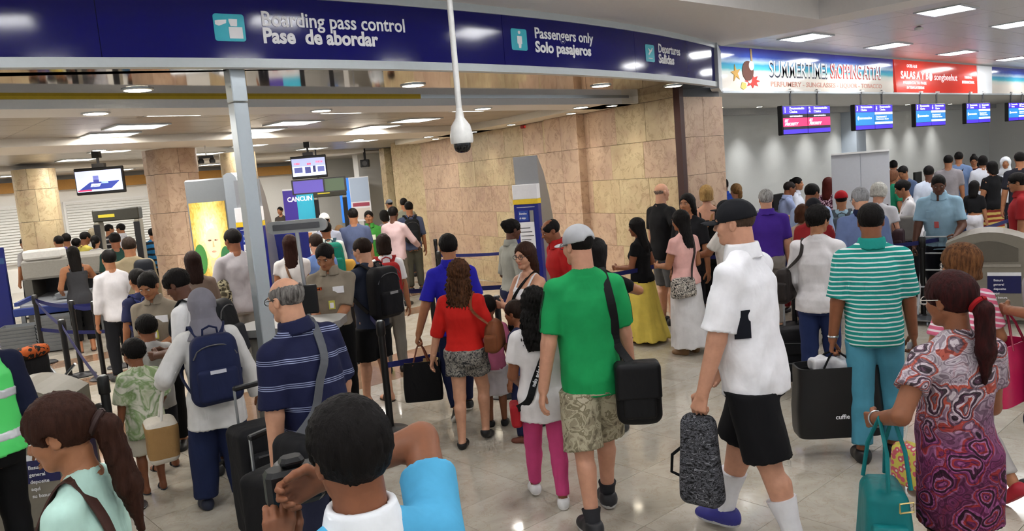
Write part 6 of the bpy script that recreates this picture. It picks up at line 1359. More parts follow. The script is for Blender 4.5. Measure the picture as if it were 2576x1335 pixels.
p = Person('dark-haired traveller in white top with red backpack in the queue', 4.87, 7.63, 62, 1.60, 'f', skin=SK_M, res=2, top=dict(mat=WHT, sleeve=.7, hem=.47), bottom=dict(kind='trousers', mat=cloth(0x6A6862)), shoes=shoe, hair=dict(style='bob', col=HDB, len=.12, curl=.005))
backpack(p, 'red backpack of the dark-haired traveller behind the black backpack', cloth(0x8E1A1C, .75), .30, .42, .17)
# man in blue shirt and woman in red blouse
p = Person('man in royal blue shirt and jeans walking away with a strap across his back', 4.24, 5.59, 63, 1.68, 'm', .98, skin=SK_M, res=1, L=dict(hand=(.20, .02, .49), curl=.9), R=dict(hand=(.15, .06, .49)), RL=(.05, .12, 0, 6, 0), LL=(.05, -.10, .035, 4, 32), top=dict(mat=cloth(0x2420A0), sleeve=.8, hem=.47, boxy=.6, collar='polo'), bottom=dict(kind='trousers', mat=cloth(0x151C3A), loose=.010), shoes=sneak, hair=dict(col=HB, thick=.013))
add_mb(MB().ribbon(*p.strap_path([(-.06, .60, 1), (.0, .70, 1), ('s', .05), (.02, .75, -1), (-.03, .66, -1), (-.075, .58, -1)], .005), .045, .006), 'strap', BLKC, carry(p, 'sling_strap', (0, 0, 1.1), 'black sling strap across the royal blue shirt', 'bag strap'), (0, 0, 1.1))
tote(p, 'L', 'black tote with brown leather handles carried by the man in blue', cloth(0x0D0D0F, .7), .33, .16, .36, plain(0x6E3A22, .5), .17, .94, inside=cloth(0xA58A5E), yaw=-12)
p = Person('woman with wavy brown hair in red blouse and patterned shorts', 3.83, 4.95, 36, 1.52, 'f', 1.02, skin=SK_L, res=1, L=dict(hand=(.20, .02, .47)), R=dict(hand=(.09, .16, .60), curl=.6), RL=(.05, .09, .02, 6, 14), LL=(.05, -.05, 0, 6, 0), top=dict(mat=cloth(0xB01A14), sleeve=1.15, hem=.53, boxy=.55, loose=.02, name='blouse', fold=.006), bottom=dict(kind='shorts', mat=blotch([0x2A2A2C, 0x5A5856, 0x8C8880, 0x3A3A3A], 30, 1.5), len=.50, loose=.025, flare=.02), shoes=dict(mat=plain(0x101012, .4), bare=True, style='flat'), hair=dict(style='long', col=0x2C180E, col2=0x5A3820, len=.34, w=1.2, thick=.018, curl=.010))
soft_bag(p, 'brown slouchy shoulder bag of the woman in red', p.T([.165 * p.b, .02, .60 * p.b]), (.14, .30, .26), cloth(0x6A3C22, .6), way=[('p', p.T([.15 * p.b, .08, .67 * p.b]), (1, 0, 0)), (.07, .76, 1), ('s', .07), (.07, .76, -1), ('p', p.T([.15 * p.b, -.06, .67 * p.b]), (1, 0, 0))], strapw=.022, rnd=.07, taper=.3)
# girl in white t-shirt and pink trousers
p = Person('girl with long black hair, white t-shirt and pink trousers', 3.40, 3.63, 51, 1.44, 'f', 1.02, skin=SK_B, res=1, head=(0, 10, 0), L=dict(hand=(.10, .14, .56), curl=.6), R=dict(hand=(.12, .12, .54)), RL=(.055, -.05, 0, 6, 0), LL=(.06, .12, 0, 6, 0), top=dict(mat=cloth(0xD4D0D0), sleeve=.62, hem=.42, boxy=.75, loose=.02, flare=.1), bottom=dict(kind='trousers', mat=cloth(0xC04478), loose=.006), shoes=dict(mat=plain(0xD8D8D8, .5), sole=plain(0xEDEDED, .5)), hair=dict(style='long', col=0x0C0908, len=.31, w=1.25, thick=.020, curl=.007))
mtxt = cloth(0x121214, .8); r = soft_bag(p, 'small red purse on a lettered black strap at the hip of the girl', p.T([-.125 * p.b, .04, .44 * p.b]), (.07, .16, .15), cloth(0x9A1C24, .7), 'purse', 'bag', way=[('p', p.T([-.12 * p.b, .09, .47 * p.b]), (-1, 0, 0)), (-.05, .58, 1), (.0, .68, 1), ('s', .05), (.03, .76, -1), (0, .69, -1), (-.035, .61, -1), (-.07, .53, -1), ('p', p.T([-.125 * p.b, -.01, .47 * p.b]), (-.8, -.6, 0))], strapw=.045, strapmat=mtxt, rnd=.02, pocket=False, taper=0)
def strap_text(p, way, body, size, root, o, flip=False):
    P_, N_ = p.strap_path(way, .013); vs, fs = text_mesh(body, size, .0012, .0005); D = [0.0]
    for a, b_ in zip(P_, P_[1:]): D.append(D[-1] + float(np.linalg.norm(b_ - a)))
    out = []
    for x, y, z in vs:
        s_ = min(max(x + .02, 0), D[-1] - 1e-3); i = int(np.searchsorted(D, s_, 'right')) - 1; i = min(i, len(P_) - 2); t = (s_ - D[i]) / (D[i + 1] - D[i] + 1e-9); q = P_[i] * (1 - t) + P_[i + 1] * t; n = unit(N_[i] * (1 - t) + N_[i + 1] * t); tg = unit(P_[i + 1] - P_[i]); up = np.cross(n, tg)
        out.append(q + up * (z - size * .35) + n * (.001 - y))
    add_mb(MB().add(out, fs), 'strap_lettering', M_LETTER, root, o)
strap_text(p, [(-.07, .53, -1), (-.035, .61, -1), (0, .69, -1), (.03, .76, -1)], 'hablando solo\u00b4 hablando', .036, r, p.T([-.125 * p.b, .04, .44 * p.b]) - V([0, 0, .075]))
# man in the green t-shirt
camo = blotch([0x6A6250, 0x8E8670, 0xA8A088, 0x7C745E, 0xB4AC96], 11, .9)
p = Person('tall man in bright green t-shirt, camouflage shorts and grey cap', 3.41, 3.20, 59, 1.84, 'm', .98, skin=SK_P, res=1, head=(26, 4, 0), L=dict(hand=(.165, .0, .455)), R=dict(hand=(.15, .03, .47), curl=.5), RL=(.06, .10, 0, 8, 0), LL=(.055, -.10, 0, 6, 0), top=dict(mat=cloth(0x1A9050), sleeve=.80, hem=.45, boxy=.95, loose=.016, fold=.006), bottom=dict(kind='shorts', mat=camo, len=1.02, loose=.034, flare=.014, fold=.006), shoes=dict(mat=plain(0x1C1C20, .5), sole=plain(0xB9B9B9, .5), sock=cloth(0x2A2A2E)), hair=dict(col=HB, thick=.010), hat=dict(mat=cloth(0xA6A7AA, .85), hole=True), glasses=M_DGREY)
def sleeve_lines(p, k, mat, end=.78):
    a, b_ = p.sh[k], p.el[k]; u = unit(b_ - a); sd = 1 if k == 'R' else -1; out = unit(V([sd, 0, .2]) - u * (V([sd, 0, .2]) @ u)); back = np.cross(u, out)
    for off in (-.016, 0, .016):
        pts, nr = [], []
        for t in np.linspace(.02, end, 9):
            c = a + (b_ - a) * t + back * off; ts = np.linspace(.12, 0, 60); P = V([c + out * q for q in ts]).astype(f32); d = p.topf(P); i = int(np.argmax(d < .001)); pts.append(P[i].astype(float)); nr.append(out)
        MB().ribbon(pts, nr, .008, .002).build('sleeve_stripe', mat, p.top)
sleeve_lines(p, 'L', BLKC); sleeve_lines(p, 'R', BLKC)
soft_bag(p, 'black messenger bag with metal buckle on the green man\u2019s hip', p.T([.125 * p.b, -.19, .455 * p.b]), (.27, .13, .37), cloth(0x0E0E10, .65), 'messenger_bag', 'bag', way=[('p', p.T([.16 * p.b, .06, .60 * p.b]), (1, 0, 0)), (.075, .70, 1), (.06, .77, 1), ('s', .058), (.066, .76, -1), (.078, .68, -1), (.082, .61, -1), ('p', p.T([.105 * p.b, -.19, .555 * p.b]), (.2, -1, 0))], strapw=.05, rnd=.06, flap=cloth(0x131315, .6), buckle=M_STEEL, yaw=-14)
# women around the wall
p = Person('girl with glasses and long brown hair in white vest top, arms folded', 4.56, 4.92, 175, 1.58, 'f', skin=SK_L, res=1, head=(10, 4, 0), R=dict(hand=(-.05, .13, .66), pole=(1, .2, -.8), curl=.5), L=dict(hand=(-.04, .15, .68), pole=(1, .2, -.6), curl=.5), top=dict(mat=WHT, sleeve=0, neck=.765, strap=True, hem=.5, boxy=.2, name='vest_top'), bottom=dict(kind='trousers', mat=BLKC), shoes=shoe, hair=dict(style='long', col=0x2A160D, len=.36, fwd=.02), glasses=M_BLACK)
soft_bag(p, 'black bag hugged by the girl with glasses', p.T([-.02, .13, .585 * p.b]), (.30, .12, .22), BLKC, rnd=.05, way=[('p', p.T([.08, .13, .63 * p.b]), (0, 1, 0)), (.03, .72, 1), ('s', -.05), (-.03, .75, -1)], strapw=.03)
p = Person('woman guard in grey shirt with curly bun standing at the marble wall', 5.82, 6.52, -14, 1.66, 'f', 1.08, skin=SK_D, res=2, head=(0, 8, 0), top=dict(mat=cloth(0x8E8E86), sleeve=1.0, hem=.53, boxy=.5, tuck=True, collar='polo'), bottom=dict(kind='trousers', mat=NAVYC), shoes=shoe, hair=dict(style='bun', col=HB, r=(.05, .045, .05), curl=.006), R=dict(hand=(.1, .12, .56)), L=dict(hand=(.1, .12, .56)))
p = Person('man in red polo stooping beside the blue kiosk', 5.88, 5.75, 156, 1.68, 'm', 1.1, skin=SK_B, res=2, lean=(10, 0), head=(0, 20, 0), top=dict(mat=cloth(0xA31A1A), sleeve=.8, hem=.47, collar='polo'), bottom=dict(kind='trousers', mat=cloth(0x4A4640)), shoes=shoe, hair=dict(style='bald', col=HB, spot=.8))
p = Person('woman with long black hair and dark top behind the green man', 4.68, 4.23, 22, 1.60, 'f', skin=SK_M, res=2, R=dict(hand=(.02, .16, .74), pole=(1, 0, -.2)), top=dict(mat=BLKC, sleeve=.6, hem=.48), bottom=dict(kind='trousers', mat=BLKC), shoes=shoe, hair=dict(style='long', col=HB, len=.34))
p = Person('small dark-haired child between the red blouse and the white t-shirt', 4.16, 4.66, 108, 1.16, 'f', skin=SK_B, res=2, head=(0, 5, 0), top=dict(mat=cloth(0x2A2D4A), sleeve=.7, hem=.45), bottom=dict(kind='trousers', mat=NAVYC), shoes=dict(mat=plain(0x6A3A2A, .6)), hair=dict(style='bun', col=HDB, at=(0, -.08, .08), band=None))
p = Person('child in white knee-length shorts walking beyond the woman in red', 4.27, 5.15, 50, 1.15, 'm', 1.05, skin=SK_B, res=2, top=dict(mat=cloth(0xC06A8A), sleeve=.7, hem=.47), bottom=dict(kind='shorts', mat=cloth(0xCFCBD0), len=1.12, loose=.022, flare=.01), shoes=dict(mat=plain(0x121216, .5)), hair=dict(col=HB))
p = Person('woman in black top and long yellow skirt facing left', 7.43, 6.01, 105, 1.51, 'f', 1.12, skin=SK_B, res=1, head=(0, 6, 0), L=dict(hand=(.08, .17, .62), curl=.6), R=dict(hand=(.16, .03, .50)), top=dict(mat=BLKC, sleeve=.45, hem=.50, boxy=.4), bottom=dict(kind='skirt', hem=.03, mat=cloth(0xD9C25A), flare=.10, swing=(.0, -.06), pleats=11, fold=.010), shoes=dict(mat=SH_BLK, bare=True), hair=dict(style='long', col=HB, len=.34))
p = Person('woman in pink peplum top and long white skirt looking left', 7.19, 5.20, 82, 1.61, 'f', 1.05, skin=SK_M, res=1, head=(6, 4, 0), L=dict(hand=(.07, .19, .62), curl=.6), R=dict(hand=(.10, .15, .60), curl=.5), top=dict(mat=cloth(0xDCAAA2), sleeve=.45, hem=.50, boxy=.1, flare=.55, loose=.012, fold=.005, name='peplum_top'), bottom=dict(kind='skirt', hem=.06, mat=cloth(0xD2D0D0), flare=.04, swing=(0, -.03), pleats=8), shoes=dict(mat=plain(0x7A5A38, .6)), hair=dict(style='long', col=HB, len=.40, w=.95))
soft_bag(p, 'black and white patterned handbag on a strap at the pink top', p.T([-.10 * p.b, -.12, .49 * p.b]), (.32, .13, .22), blotch([0x1A1A1C, 0xC8C0B4, 0x1A1A1C, 0xD2CABE, 0x2A2A2C], 20, 1.4), way=[('p', p.T([-.03, .16, .53 * p.b]), (0, 1, 0)), (.0, .68, 1), ('s', .052), (.035, .74, -1), (.0, .62, -1), ('p', p.T([-.09, -.18, .54 * p.b]), (0, -1, 0))], strapw=.026, strapmat=plain(0x221614, .6), rnd=.04)
# man in white polo and cap
p = Person('big man in white polo, black shorts and dark cap walking left', 3.73, 2.29, 98, 1.94, 'm', 1.02, belly=.04, skin=SK_P, res=1, head=(10, 2, 0), lean=(3, 0), L=dict(hand=(.15, .08, .475), curl=.95), R=dict(hand=(.10, .14, .50)), RL=(.05, .13, 0, 8, 0), LL=(.055, -.13, 0, 6, 0), top=dict(mat=cloth(0xE6E6EA), sleeve=.86, hem=.46, boxy=.95, loose=.024, fold=.007, collar='polo', name='polo_shirt'), bottom=dict(kind='shorts', mat=cloth(0x0F0F12), len=.98, loose=.035, flare=.02), shoes=dict(mat=plain(0x2A2A78, .5), sole=plain(0xB8B8BC, .5), sock=cloth(0xD6D6DA), sockh=(.45, 1.0)), hair=dict(col=0x3A2C22, thick=.006), hat=dict(mat=cloth(0x121318, .8)))
_el = p.sh['L'] + (p.el['L'] - p.sh['L']) * .55
r = MB(); _q = p.el['L'] - p.sh['L']; _n = unit(np.cross(unit(_q), [0, 1, 0]));
p.flank('side_panel', 205, .665, .09, .15, cloth(0x14161E), .034)
tg = g_ = p.grip('L'); soft_bag(p, 'speckled black and grey soft bag gripped by the man in white polo', g_ + V([0, .02, -.30]), (.13, .24, .50), blotch([0x121214, 0x2E2E32, 0x55565C, 0x1A1A1D, 0x77787E], 22, 1.2, stretch=(1, 1, 2.4)), 'drawstring_bag', 'bag', handle=[[g_ + V([0, .10, -.22]), g_ + V([0, .19, -.30]), g_ + V([0, .20, -.40]), g_ + V([0, .12, -.42])], [g_ + V([0, .02, -.06]), g_ + V([0, .0, .0]), g_ + V([0, -.02, -.06])]], strapmat=BLKC, rnd=.05, taper=.25, pocket=False)
# man in teal stripes
p = Person('stout man in teal and white striped polo with turquoise trousers', 5.37, 2.34, 30, 1.77, 'm', 1.02, belly=.06, skin=SK_B, res=1, head=(-4, 4, 0), L=dict(hand=(.150, .0, .475), curl=.95), R=dict(hand=(.145, .05, .48), curl=.6), RL=(.06, .02, 0, 8, 0), LL=(.06, -.06, 0, 8, 0), top=dict(mat=stripes(0x1E8A80, 0xCFDAD8, .031, .30), sleeve=.9, hem=.46, boxy=.95, loose=.02, collar='polo', collarmat=cloth(0x1E8A80), name='polo_shirt'), bottom=dict(kind='trousers', mat=cloth(0x488AA0), loose=.018, len=1.9), shoes=shoe, hair=dict(col=HB, thick=.012))
q = MB(); w_ = p.wr['L'] - p.hand_axes['L'][0] * .02; q.tube([w_ + V([.031 * math.cos(a), .033 * math.sin(a), 0]) for a in np.linspace(0, 2 * math.pi, 15)], .008, 6, caps=False); q.build('wristwatch', M_STEEL, p.root, True)
cb = tote(p, 'L', 'large black paper shopping bag with white tissue, lettering on its side', plain(0x0C0C0E, .45), .56, .24, .50, BLKC, .10, 1.0, 'shopping_bag', 'shopping bag', yaw=14, inside=plain(0x1A1A1C, .6))
g_ = p.grip('L'); o_ = g_ - V([0, 0, .10 + .50]); c_ = g_ - V([0, 0, .10])
add_blob('tissue_paper', lambda P: np.maximum(rbox(P, (c_ + V([0, 0, .0])).astype(f32), (.16, .06, .045), .02, rotm('z', 14)) - .018 * np.sin(40 * P[:, 0]) * np.sin(45 * P[:, 1] + 30 * P[:, 2]), -1), c_ - .2, c_ + .2, .010, plain(0xC9C9CC, .7), cb, o_)
def bag_text(body, dx, dz, size, rot=False):
    vs, fs = text_mesh(body, size, .0008, .0006); M = rotm('z', 14); out = []
    for x, y, z in vs:
        if rot: x, z = z, x
        out.append(c_ + M @ V([dx + x, -.1285 + y - .003, dz + z]))
    if rot: fs = [tuple(reversed(f)) for f in fs]
    add_mb(MB().add(out, fs), 'lettering', M_LETTER, cb, o_)
bag_text('cuffie', -.05, -.36, .045); bag_text('boutique', .16, -.36, .05, True)
held_sheet(p, 'R', 'white boarding slip in the right hand of the striped polo man', .05, .12, M_PAPER, 'boarding_slip', 'document', (20, 0), (0, .02, -.04))
# woman in paisley tunic
PAIS = paisley()
p = Person('woman in purple paisley tunic with dark red ponytail in the foreground', 3.52, 1.19, 53, 1.62, 'f', 1.0, belly=.04, skin=SK_B, res=1, head=(22, 6, 0), L=dict(hand=(.185, .08, .615), pole=(.5, -1, -.3), curl=.8), R=dict(hand=(.08, .18, .62)), RL=(.06, .04, 0, 8, 0), LL=(.06, -.04, 0, 8, 0), top=dict(mat=PAIS, sleeve=.55, hem=.34, boxy=.6, flare=.08, loose=.016, sleevew=1.3, name='tunic'), bottom=dict(kind='shorts', mat=BLKC, len=.80, loose=.012, waist=.5), shoes=dict(mat=plain(0x6A3020, .6), bare=True), hair=dict(style='pony', col=0x1E0A0A, col2=0x3A1212, len=.34, w=1.25, tie=(-.112, -.01), band=cloth(0x8E1218), thick=.018), glasses=plain(0xC9C4BE, .3))
q = MB(); w_ = p.wr['L'] - p.hand_axes['L'][0] * .02; q.tube([w_ + (lambda f, a_: (np.cross(f, [0, 0, 1.]) / np.linalg.norm(np.cross(f, [0, 0, 1.])) * math.cos(a_) + np.cross(np.cross(f, [0, 0, 1.]) / np.linalg.norm(np.cross(f, [0, 0, 1.])), f) * math.sin(a_)) * .034)(p.hand_axes['L'][0], a) for a in np.linspace(0, 2 * math.pi, 17)], .004, 6, caps=False); q.build('bracelet', M_STEEL, p.root, True)
g_ = (p.wr['L'] * .55 + p.el['L'] * .45) - V([0, 0, .03]); TEAL = cloth(0x0E6A6C, .5)
soft_bag(p, 'teal leather handbag hanging from the arm of the paisley woman', g_ + V([-.01, .02, -.44]), (.20, .30, .36), TEAL, 'handbag', 'bag', handle=[[g_ + V([sx * .05, -.09, -.26]), g_ + V([sx * .04, -.07, -.1]), g_ + V([sx * .03, 0, .035]), g_ + V([sx * .04, .08, -.1]), g_ + V([sx * .05, .11, -.26])] for sx in (-1, 1)], strapmat=TEAL, rnd=.05, taper=.22, buckle=plain(0xB9A46A, .3, .8), yaw=-20)
# woman in pink stripes
p = Person('woman with short auburn hair in pink and white striped top', 5.02, 1.65, 70, 1.54, 'f', 1.12, skin=SK_M, res=1, head=(8, 4, 0), R=dict(hand=(.15, .10, .55)), L=dict(hand=(.15, .10, .5)), RL=(.05, -.16, .05, 6, 40), LL=(.05, .14, 0, 6, 0), top=dict(mat=stripes(0xC9627E, 0xD9CCD0, .034, .36, soft=.05, tilt=.25), sleeve=.7, hem=.49, boxy=.5), bottom=dict(kind='trousers', mat=cloth(0xA7A3A0), len=1.82, loose=.010), shoes=dict(mat=plain(0x9E1428, .5)), hair=dict(style='bob', col=0x3E2414, col2=0x7A5230, len=.095, thick=.026), glasses=M_BLACK)
g_ = p.grip('L'); soft_bag(p, 'flowered yellow and pink bag low behind the paisley tunic', g_ + V([0, .0, -.52]), (.14, .30, .28), floral(0xC8BC5A, 0xC05A6A, 0xD9D2C0, 24), 'flowered_bag', 'bag', handle=[[g_ + V([0, -.08, -.40]), g_ + V([0, -.03, -.15]), g_, g_ + V([0, .03, -.15]), g_ + V([0, .08, -.40])]], strapmat=M_WHITE, pocket=False)
# person cut by the right edge carrying the pink bag
p = Person('person at the right edge carrying a bright pink bag', 5.39, 1.28, 53, 1.64, 'f', skin=SK_M, res=2, L=dict(hand=(.165, .02, .70), pole=(.6, -1, -.6), curl=.95), top=dict(mat=cloth(0x8A8486), sleeve=.7, hem=.47), bottom=dict(kind='trousers', mat=JEANS), shoes=shoe, hair=dict(style='long', col=HDB, len=.3))
tote(p, 'L', 'bright pink glossy tote at the right edge', plain(0xB0184A, .35), .40, .18, .36, plain(0x8E1034, .4), .20, .80, soft=.06, yaw=30)
# ---------------------------------------------------------------- the crowd: check-in side
tr = lambda c: dict(kind='trousers', mat=cloth(c)); tp = lambda c, **k: dict(dict(mat=cloth(c), sleeve=.8, hem=.47), **k); hr = lambda c=HB, **k: dict(dict(col=c), **k)
Person('bald man in black t-shirt and grey shorts, hand on hip, by the corner column', 8.36, 6.36, -15, 1.87, 'm', 1.05, skin=SK_L, res=2, R=dict(hand=(.13, .04, .57), pole=(1, -.6, 0)), top=tp(0x101013, sleeve=.7, loose=.018), bottom=dict(kind='shorts', mat=cloth(0x55565A), len=1.0, loose=.025), shoes=shoe, hair=dict(style='bald', col=0x6A5A50, thick=.003, spot=1.5))
Person('smiling dark-haired woman turned towards us by the corner column', 7.85, 5.58, 185, 1.75, 'f', skin=SK_M, res=2, top=tp(0x1A1A1E), bottom=tr(0x16161C), shoes=shoe, hair=dict(style='long', col=HB, len=.26))
p = Person('fair-haired woman in black camisole with bare back and tan bag strap', 9.01, 6.10, 38, 1.78, 'f', 1.08, skin=SK_P, res=2, top=dict(mat=BLKC, sleeve=0, neck=.745, strap=True, hem=.42, boxy=.3, name='camisole'), bottom=dict(kind='skirt', hem=.12, mat=BLKC, flare=.03), shoes=shoe, hair=dict(style='bob', col=HBL, col2=0xB0905A, len=.085, thick=.018))
add_mb(MB().ribbon(*p.strap_path([('s', .05), (.02, .75, -1), (-.03, .67, -1), (-.075, .58, -1)], .005), .03, .006), 'strap', plain(0x9A6A3A, .6), carry(p, 'bag_strap', (0, 0, 1.1), 'tan strap across the bare back at the corner column', 'bag strap'), (0, 0, 1.1))
p = Person('person in white t-shirt and dark cap holding out a paper behind the capped man', 7.78, 5.01, 103, 1.66, 'm', 1.1, skin=SK_B, res=2, L=dict(hand=(.06, .24, .62), pole=(.6, -1, -.4), curl=.6), top=tp(0xD2CFC8), bottom=tr(0x24242C), shoes=shoe, hair=hr(), hat=dict(mat=cloth(0x15161A)))
held_sheet(p, 'L', 'white sheet of paper held out towards the pink peplum top', .21, .14, M_PAPER, 'document', 'document', (80, 0), (0, .06, .02))
Person('man in bright blue polo at the far left desk', 12.28, 7.94, 41, 1.74, 'm', skin=SK_D, res=3, top=tp(0x20409A, collar='polo'), bottom=tr(0x202028), shoes=shoe, hair=hr())
Person('woman with fair ponytail before the far left desk', 10.91, 6.83, 62, 1.70, 'f', skin=SK_P, res=3, top=tp(0x26262C), bottom=tr(0x1C2030), shoes=shoe, hair=dict(style='pony', col=0x5A4028, col2=HBL, len=.16))
Person('grey-haired man in purple polo and khaki trousers', 8.55, 4.96, 40, 1.72, 'm', 1.12, skin=SK_L, res=2, top=tp(0x45288C, collar='polo', tuck=True, hem=.54), bottom=tr(0x86807A), shoes=shoe, hair=hr(0x6E6C6A, col2=0xB4B2B0, curl=.004))
Person('clerk in glasses and pale blue shirt leaning over the desk', 11.83, 6.56, -41, 1.66, 'm', skin=SK_B, res=3, lean=(8, 0), head=(0, 12, 0), L=dict(hand=(.03, .24, .62)), R=dict(hand=(.03, .24, .62)), top=tp(0x93A0C4, collar='polo'), bottom=tr(0x20222C), shoes=shoe, hair=hr(0x1A1412, thick=.006), glasses=M_BLACK)
Person('woman clerk in white shirt with dark hair tied up', 13.10, 7.00, -72, 1.66, 'f', skin=SK_M, res=3, top=tp(0xC4C8D4, collar='polo'), bottom=tr(0x1A1C28), shoes=shoe, hair=dict(style='bun', col=HB))
Person('man in pale blue shirt bending at the second desk', 9.49, 4.89, 17, 1.72, 'm', 1.08, skin=SK_B, res=3, head=(-30, 14, 0), top=tp(0x9DB0D2, sleeve=1.0), bottom=tr(0x2A3048), shoes=shoe, hair=hr())
Person('woman with long auburn hair in dark floral blouse', 12.45, 6.10, -4, 1.66, 'f', skin=SK_L, res=3, top=dict(mat=floral(0x3A1424, 0xC7A8B4, 0x8A2440, 40), sleeve=.9, hem=.45), bottom=tr(0x22222A), shoes=shoe, hair=dict(style='long', col=0x3A100A, len=.26))
p = Person('youth in red cap with a grey backpack', 10.06, 4.76, 25, 1.58, 'm', skin=SK_M, res=3, top=tp(0x9DBCCC), bottom=tr(0x22263A), shoes=shoe, hair=hr(), hat=dict(mat=cloth(0xA01620)))
backpack(p, 'grey backpack on the youth in the red cap', cloth(0x4E565C, .8), .28, .36, .14)
p = Person('grey-haired man in blue shirt with navy cross strap', 8.20, 3.66, 30, 1.72, 'm', 1.1, skin=SK_L, res=2, head=(20, 14, 0), top=tp(0x64749C, sleeve=1.0, collar='polo', collarmat=NAVYC), bottom=tr(0x222432), shoes=shoe, hair=hr(0x77777A, col2=0xA8A8AA), glasses=M_GREY)
add_mb(MB().ribbon(*p.strap_path([('s', .05), (.03, .76, -1), (0, .68, -1), (-.05, .60, -1)], .005), .035, .006), 'strap', BLKC, carry(p, 'bag_strap', (0, 0, 1.1), 'dark strap over the blue shirt of the grey-haired man', 'bag strap'), (0, 0, 1.1))
Person('white-haired woman in white blouse beside the partition', 10.02, 4.28, 15, 1.66, 'f', 1.15, skin=SK_P, res=2, head=(-18, 20, 0), top=tp(0xC8C8CE, sleeve=.5), bottom=tr(0x2A1C24), shoes=shoe, hair=dict(style='bob', col=0xA8A69E, col2=0xDAD8D0, len=.06, curl=.008, thick=.024))
soft_bag(Person.last, 'maroon shoulder bag at the hip of the white-haired woman', V([.24, -.06, .92]), (.14, .30, .34), cloth(0x2E1A20, .7), way=[('s', .07), ('p', V([.2, -.06, 1.1]), (1, 0, 0))], strapw=.03)
p = Person('woman in sheer white blouse and jeans with dark hair pinned up', 6.42, 3.26, 13, 1.68, 'f', 1.1, skin=SK_M, res=1, head=(-22, 4, 0), L=dict(hand=(.13, .12, .52)), R=dict(hand=(.15, .06, .5)), RL=(.045, .04, 0, 6, 0), LL=(.05, -.06, 0, 6, 0), top=dict(mat=cloth(0xD2CECF), sleeve=1.85, hem=.47, boxy=.5, loose=.016, fold=.006, name='blouse'), bottom=dict(kind='trousers', mat=cloth(0x1E2A52), loose=.006), shoes=shoe, hair=dict(style='bun', col=HB, at=(.0, -.085, .03), r=(.06, .05, .05), thick=.022, curl=.005))
soft_bag(p, 'dark brown shoulder bag under the arm of the woman in white blouse', p.T([-.165 * p.b, -.02, .60 * p.b]), (.13, .30, .30), cloth(0x241E1C, .6), way=[('p', p.T([-.15 * p.b, .06, .68 * p.b]), (-1, 0, 0)), (-.072, .76, 1), ('s', -.07), (-.072, .76, -1), ('p', p.T([-.15 * p.b, -.08, .68 * p.b]), (-1, 0, 0))], strapw=.028, rnd=.05)
_a = p.world((-.28, .28, 0)); suitcase(_a[0], _a[1], p.rz + .3, .36, .24, .50, cloth(0x101013, .7), 'small black wheeled case before the woman in white blouse', .40)
Person('fair-haired little girl beside the purple polo', 9.71, 5.31, 179, 1.30, 'f', skin=SK_P, res=3, top=tp(0x2A3058), bottom=tr(0x8A2A30), shoes=shoe, hair=dict(style='bob', col=0x7A5A38, col2=0xB89868, len=.1))
Person('child in bright red shirt in front of the purple polo', 10.20, 5.52, 48, 1.06, 'm', skin=SK_M, res=3, top=tp(0xB01E1E), bottom=tr(0x55565E), shoes=shoe, hair=hr(HBR))
Person('woman in dark baseball cap with brown hair down', 8.25, 4.22, 17, 1.62, 'f', skin=SK_M, res=3, top=tp(0x8A2226), bottom=tr(0x2A2A34), shoes=shoe, hair=dict(style='long', col=0x3A2214, len=.2), hat=dict(mat=cloth(0x16161C)))
Person('curly brown-haired woman in cream lace top', 8.99, 4.74, -12, 1.50, 'f', skin=SK_M, res=3, top=tp(0xB9A890), bottom=tr(0x3A3040), shoes=shoe, hair=dict(style='bob', col=0x3E2414, len=.11, curl=.01))
p = Person('porter in pale blue shirt bending over a luggage trolley', 10.58, 3.74, 191, 1.74, 'm', 1.12, skin=SK_D, res=2, lean=(12, 0), head=(10, 22, 0), L=dict(hand=(.12, .20, .56), curl=.9), R=dict(hand=(.16, .16, .42), curl=.9), top=tp(0x8FB0C4, collar='polo', sleeve=.8, hem=.46, boxy=.9), bottom=tr(0x14161E), shoes=shoe, hair=hr(thick=.006))
p.patch('identity_card', .01, .655, 1, .05, .08, plain(0xC05A5A, .5)); p.patch('breast_pocket', .05, .73, 1, .08, .08, cloth(0x86A6BA), .004)
_b = p.world((-.02, .52, 0)); t_ = empty('luggage_trolley', (_b[0], _b[1], 0), p.rz, 'silver two-wheeled hand trolley held by the porter', 'trolley')
for sx in (-.17, .17): MB().tube([(sx, -.32, 1.02), (sx, .22, .16), (sx, .27, .08)], .015, 8).build('rail', plain(0xC4C8CC, .4), t_, True); q = MB().lathe([(.09, -.02), (.09, .02)], (0, 0, 0), 16).build('wheel', M_BLACK, t_); q.rotation_euler = (0, math.pi / 2, 0); q.location = (sx * 1.15, .24, .09)
for k in range(5): zz = .2 + k * .19; MB().tube([(-.17, .22 - (zz - .16) * .628, zz), (.17, .22 - (zz - .16) * .628, zz)], .010, 7).build('crossbar', plain(0xC4C8CC, .4), t_)
MB().box((-.2, .24, .05), (.2, .50, .065)).build('toe_plate', M_STEEL, t_)
p = Person('woman in white blouse reaching left with a grey bag on her arm', 11.40, 4.35, 117, 1.64, 'f', 1.05, skin=SK_M, res=2, lean=(12, 0), head=(0, 18, 0), L=dict(hand=(.05, .28, .66)), R=dict(hand=(.08, .22, .62)), top=tp(0xCFCBCC, sleeve=1.1), bottom=tr(0x12131A), shoes=shoe, hair=dict(style='bun', col=HB, at=(0, -.08, .03), r=(.055, .05, .05)))
soft_bag(p, 'grey tote bag on the arm of the woman reaching left', p.T([-.21, .16, .62 * p.b]), (.12, .34, .34), cloth(0x6E6A66, .7), rnd=.03, pocket=False, way=[('s', -.07), ('p', p.T([-.2, .12, .74 * p.b]), (-1, 0, 0))], strapw=.025, taper=-.05)
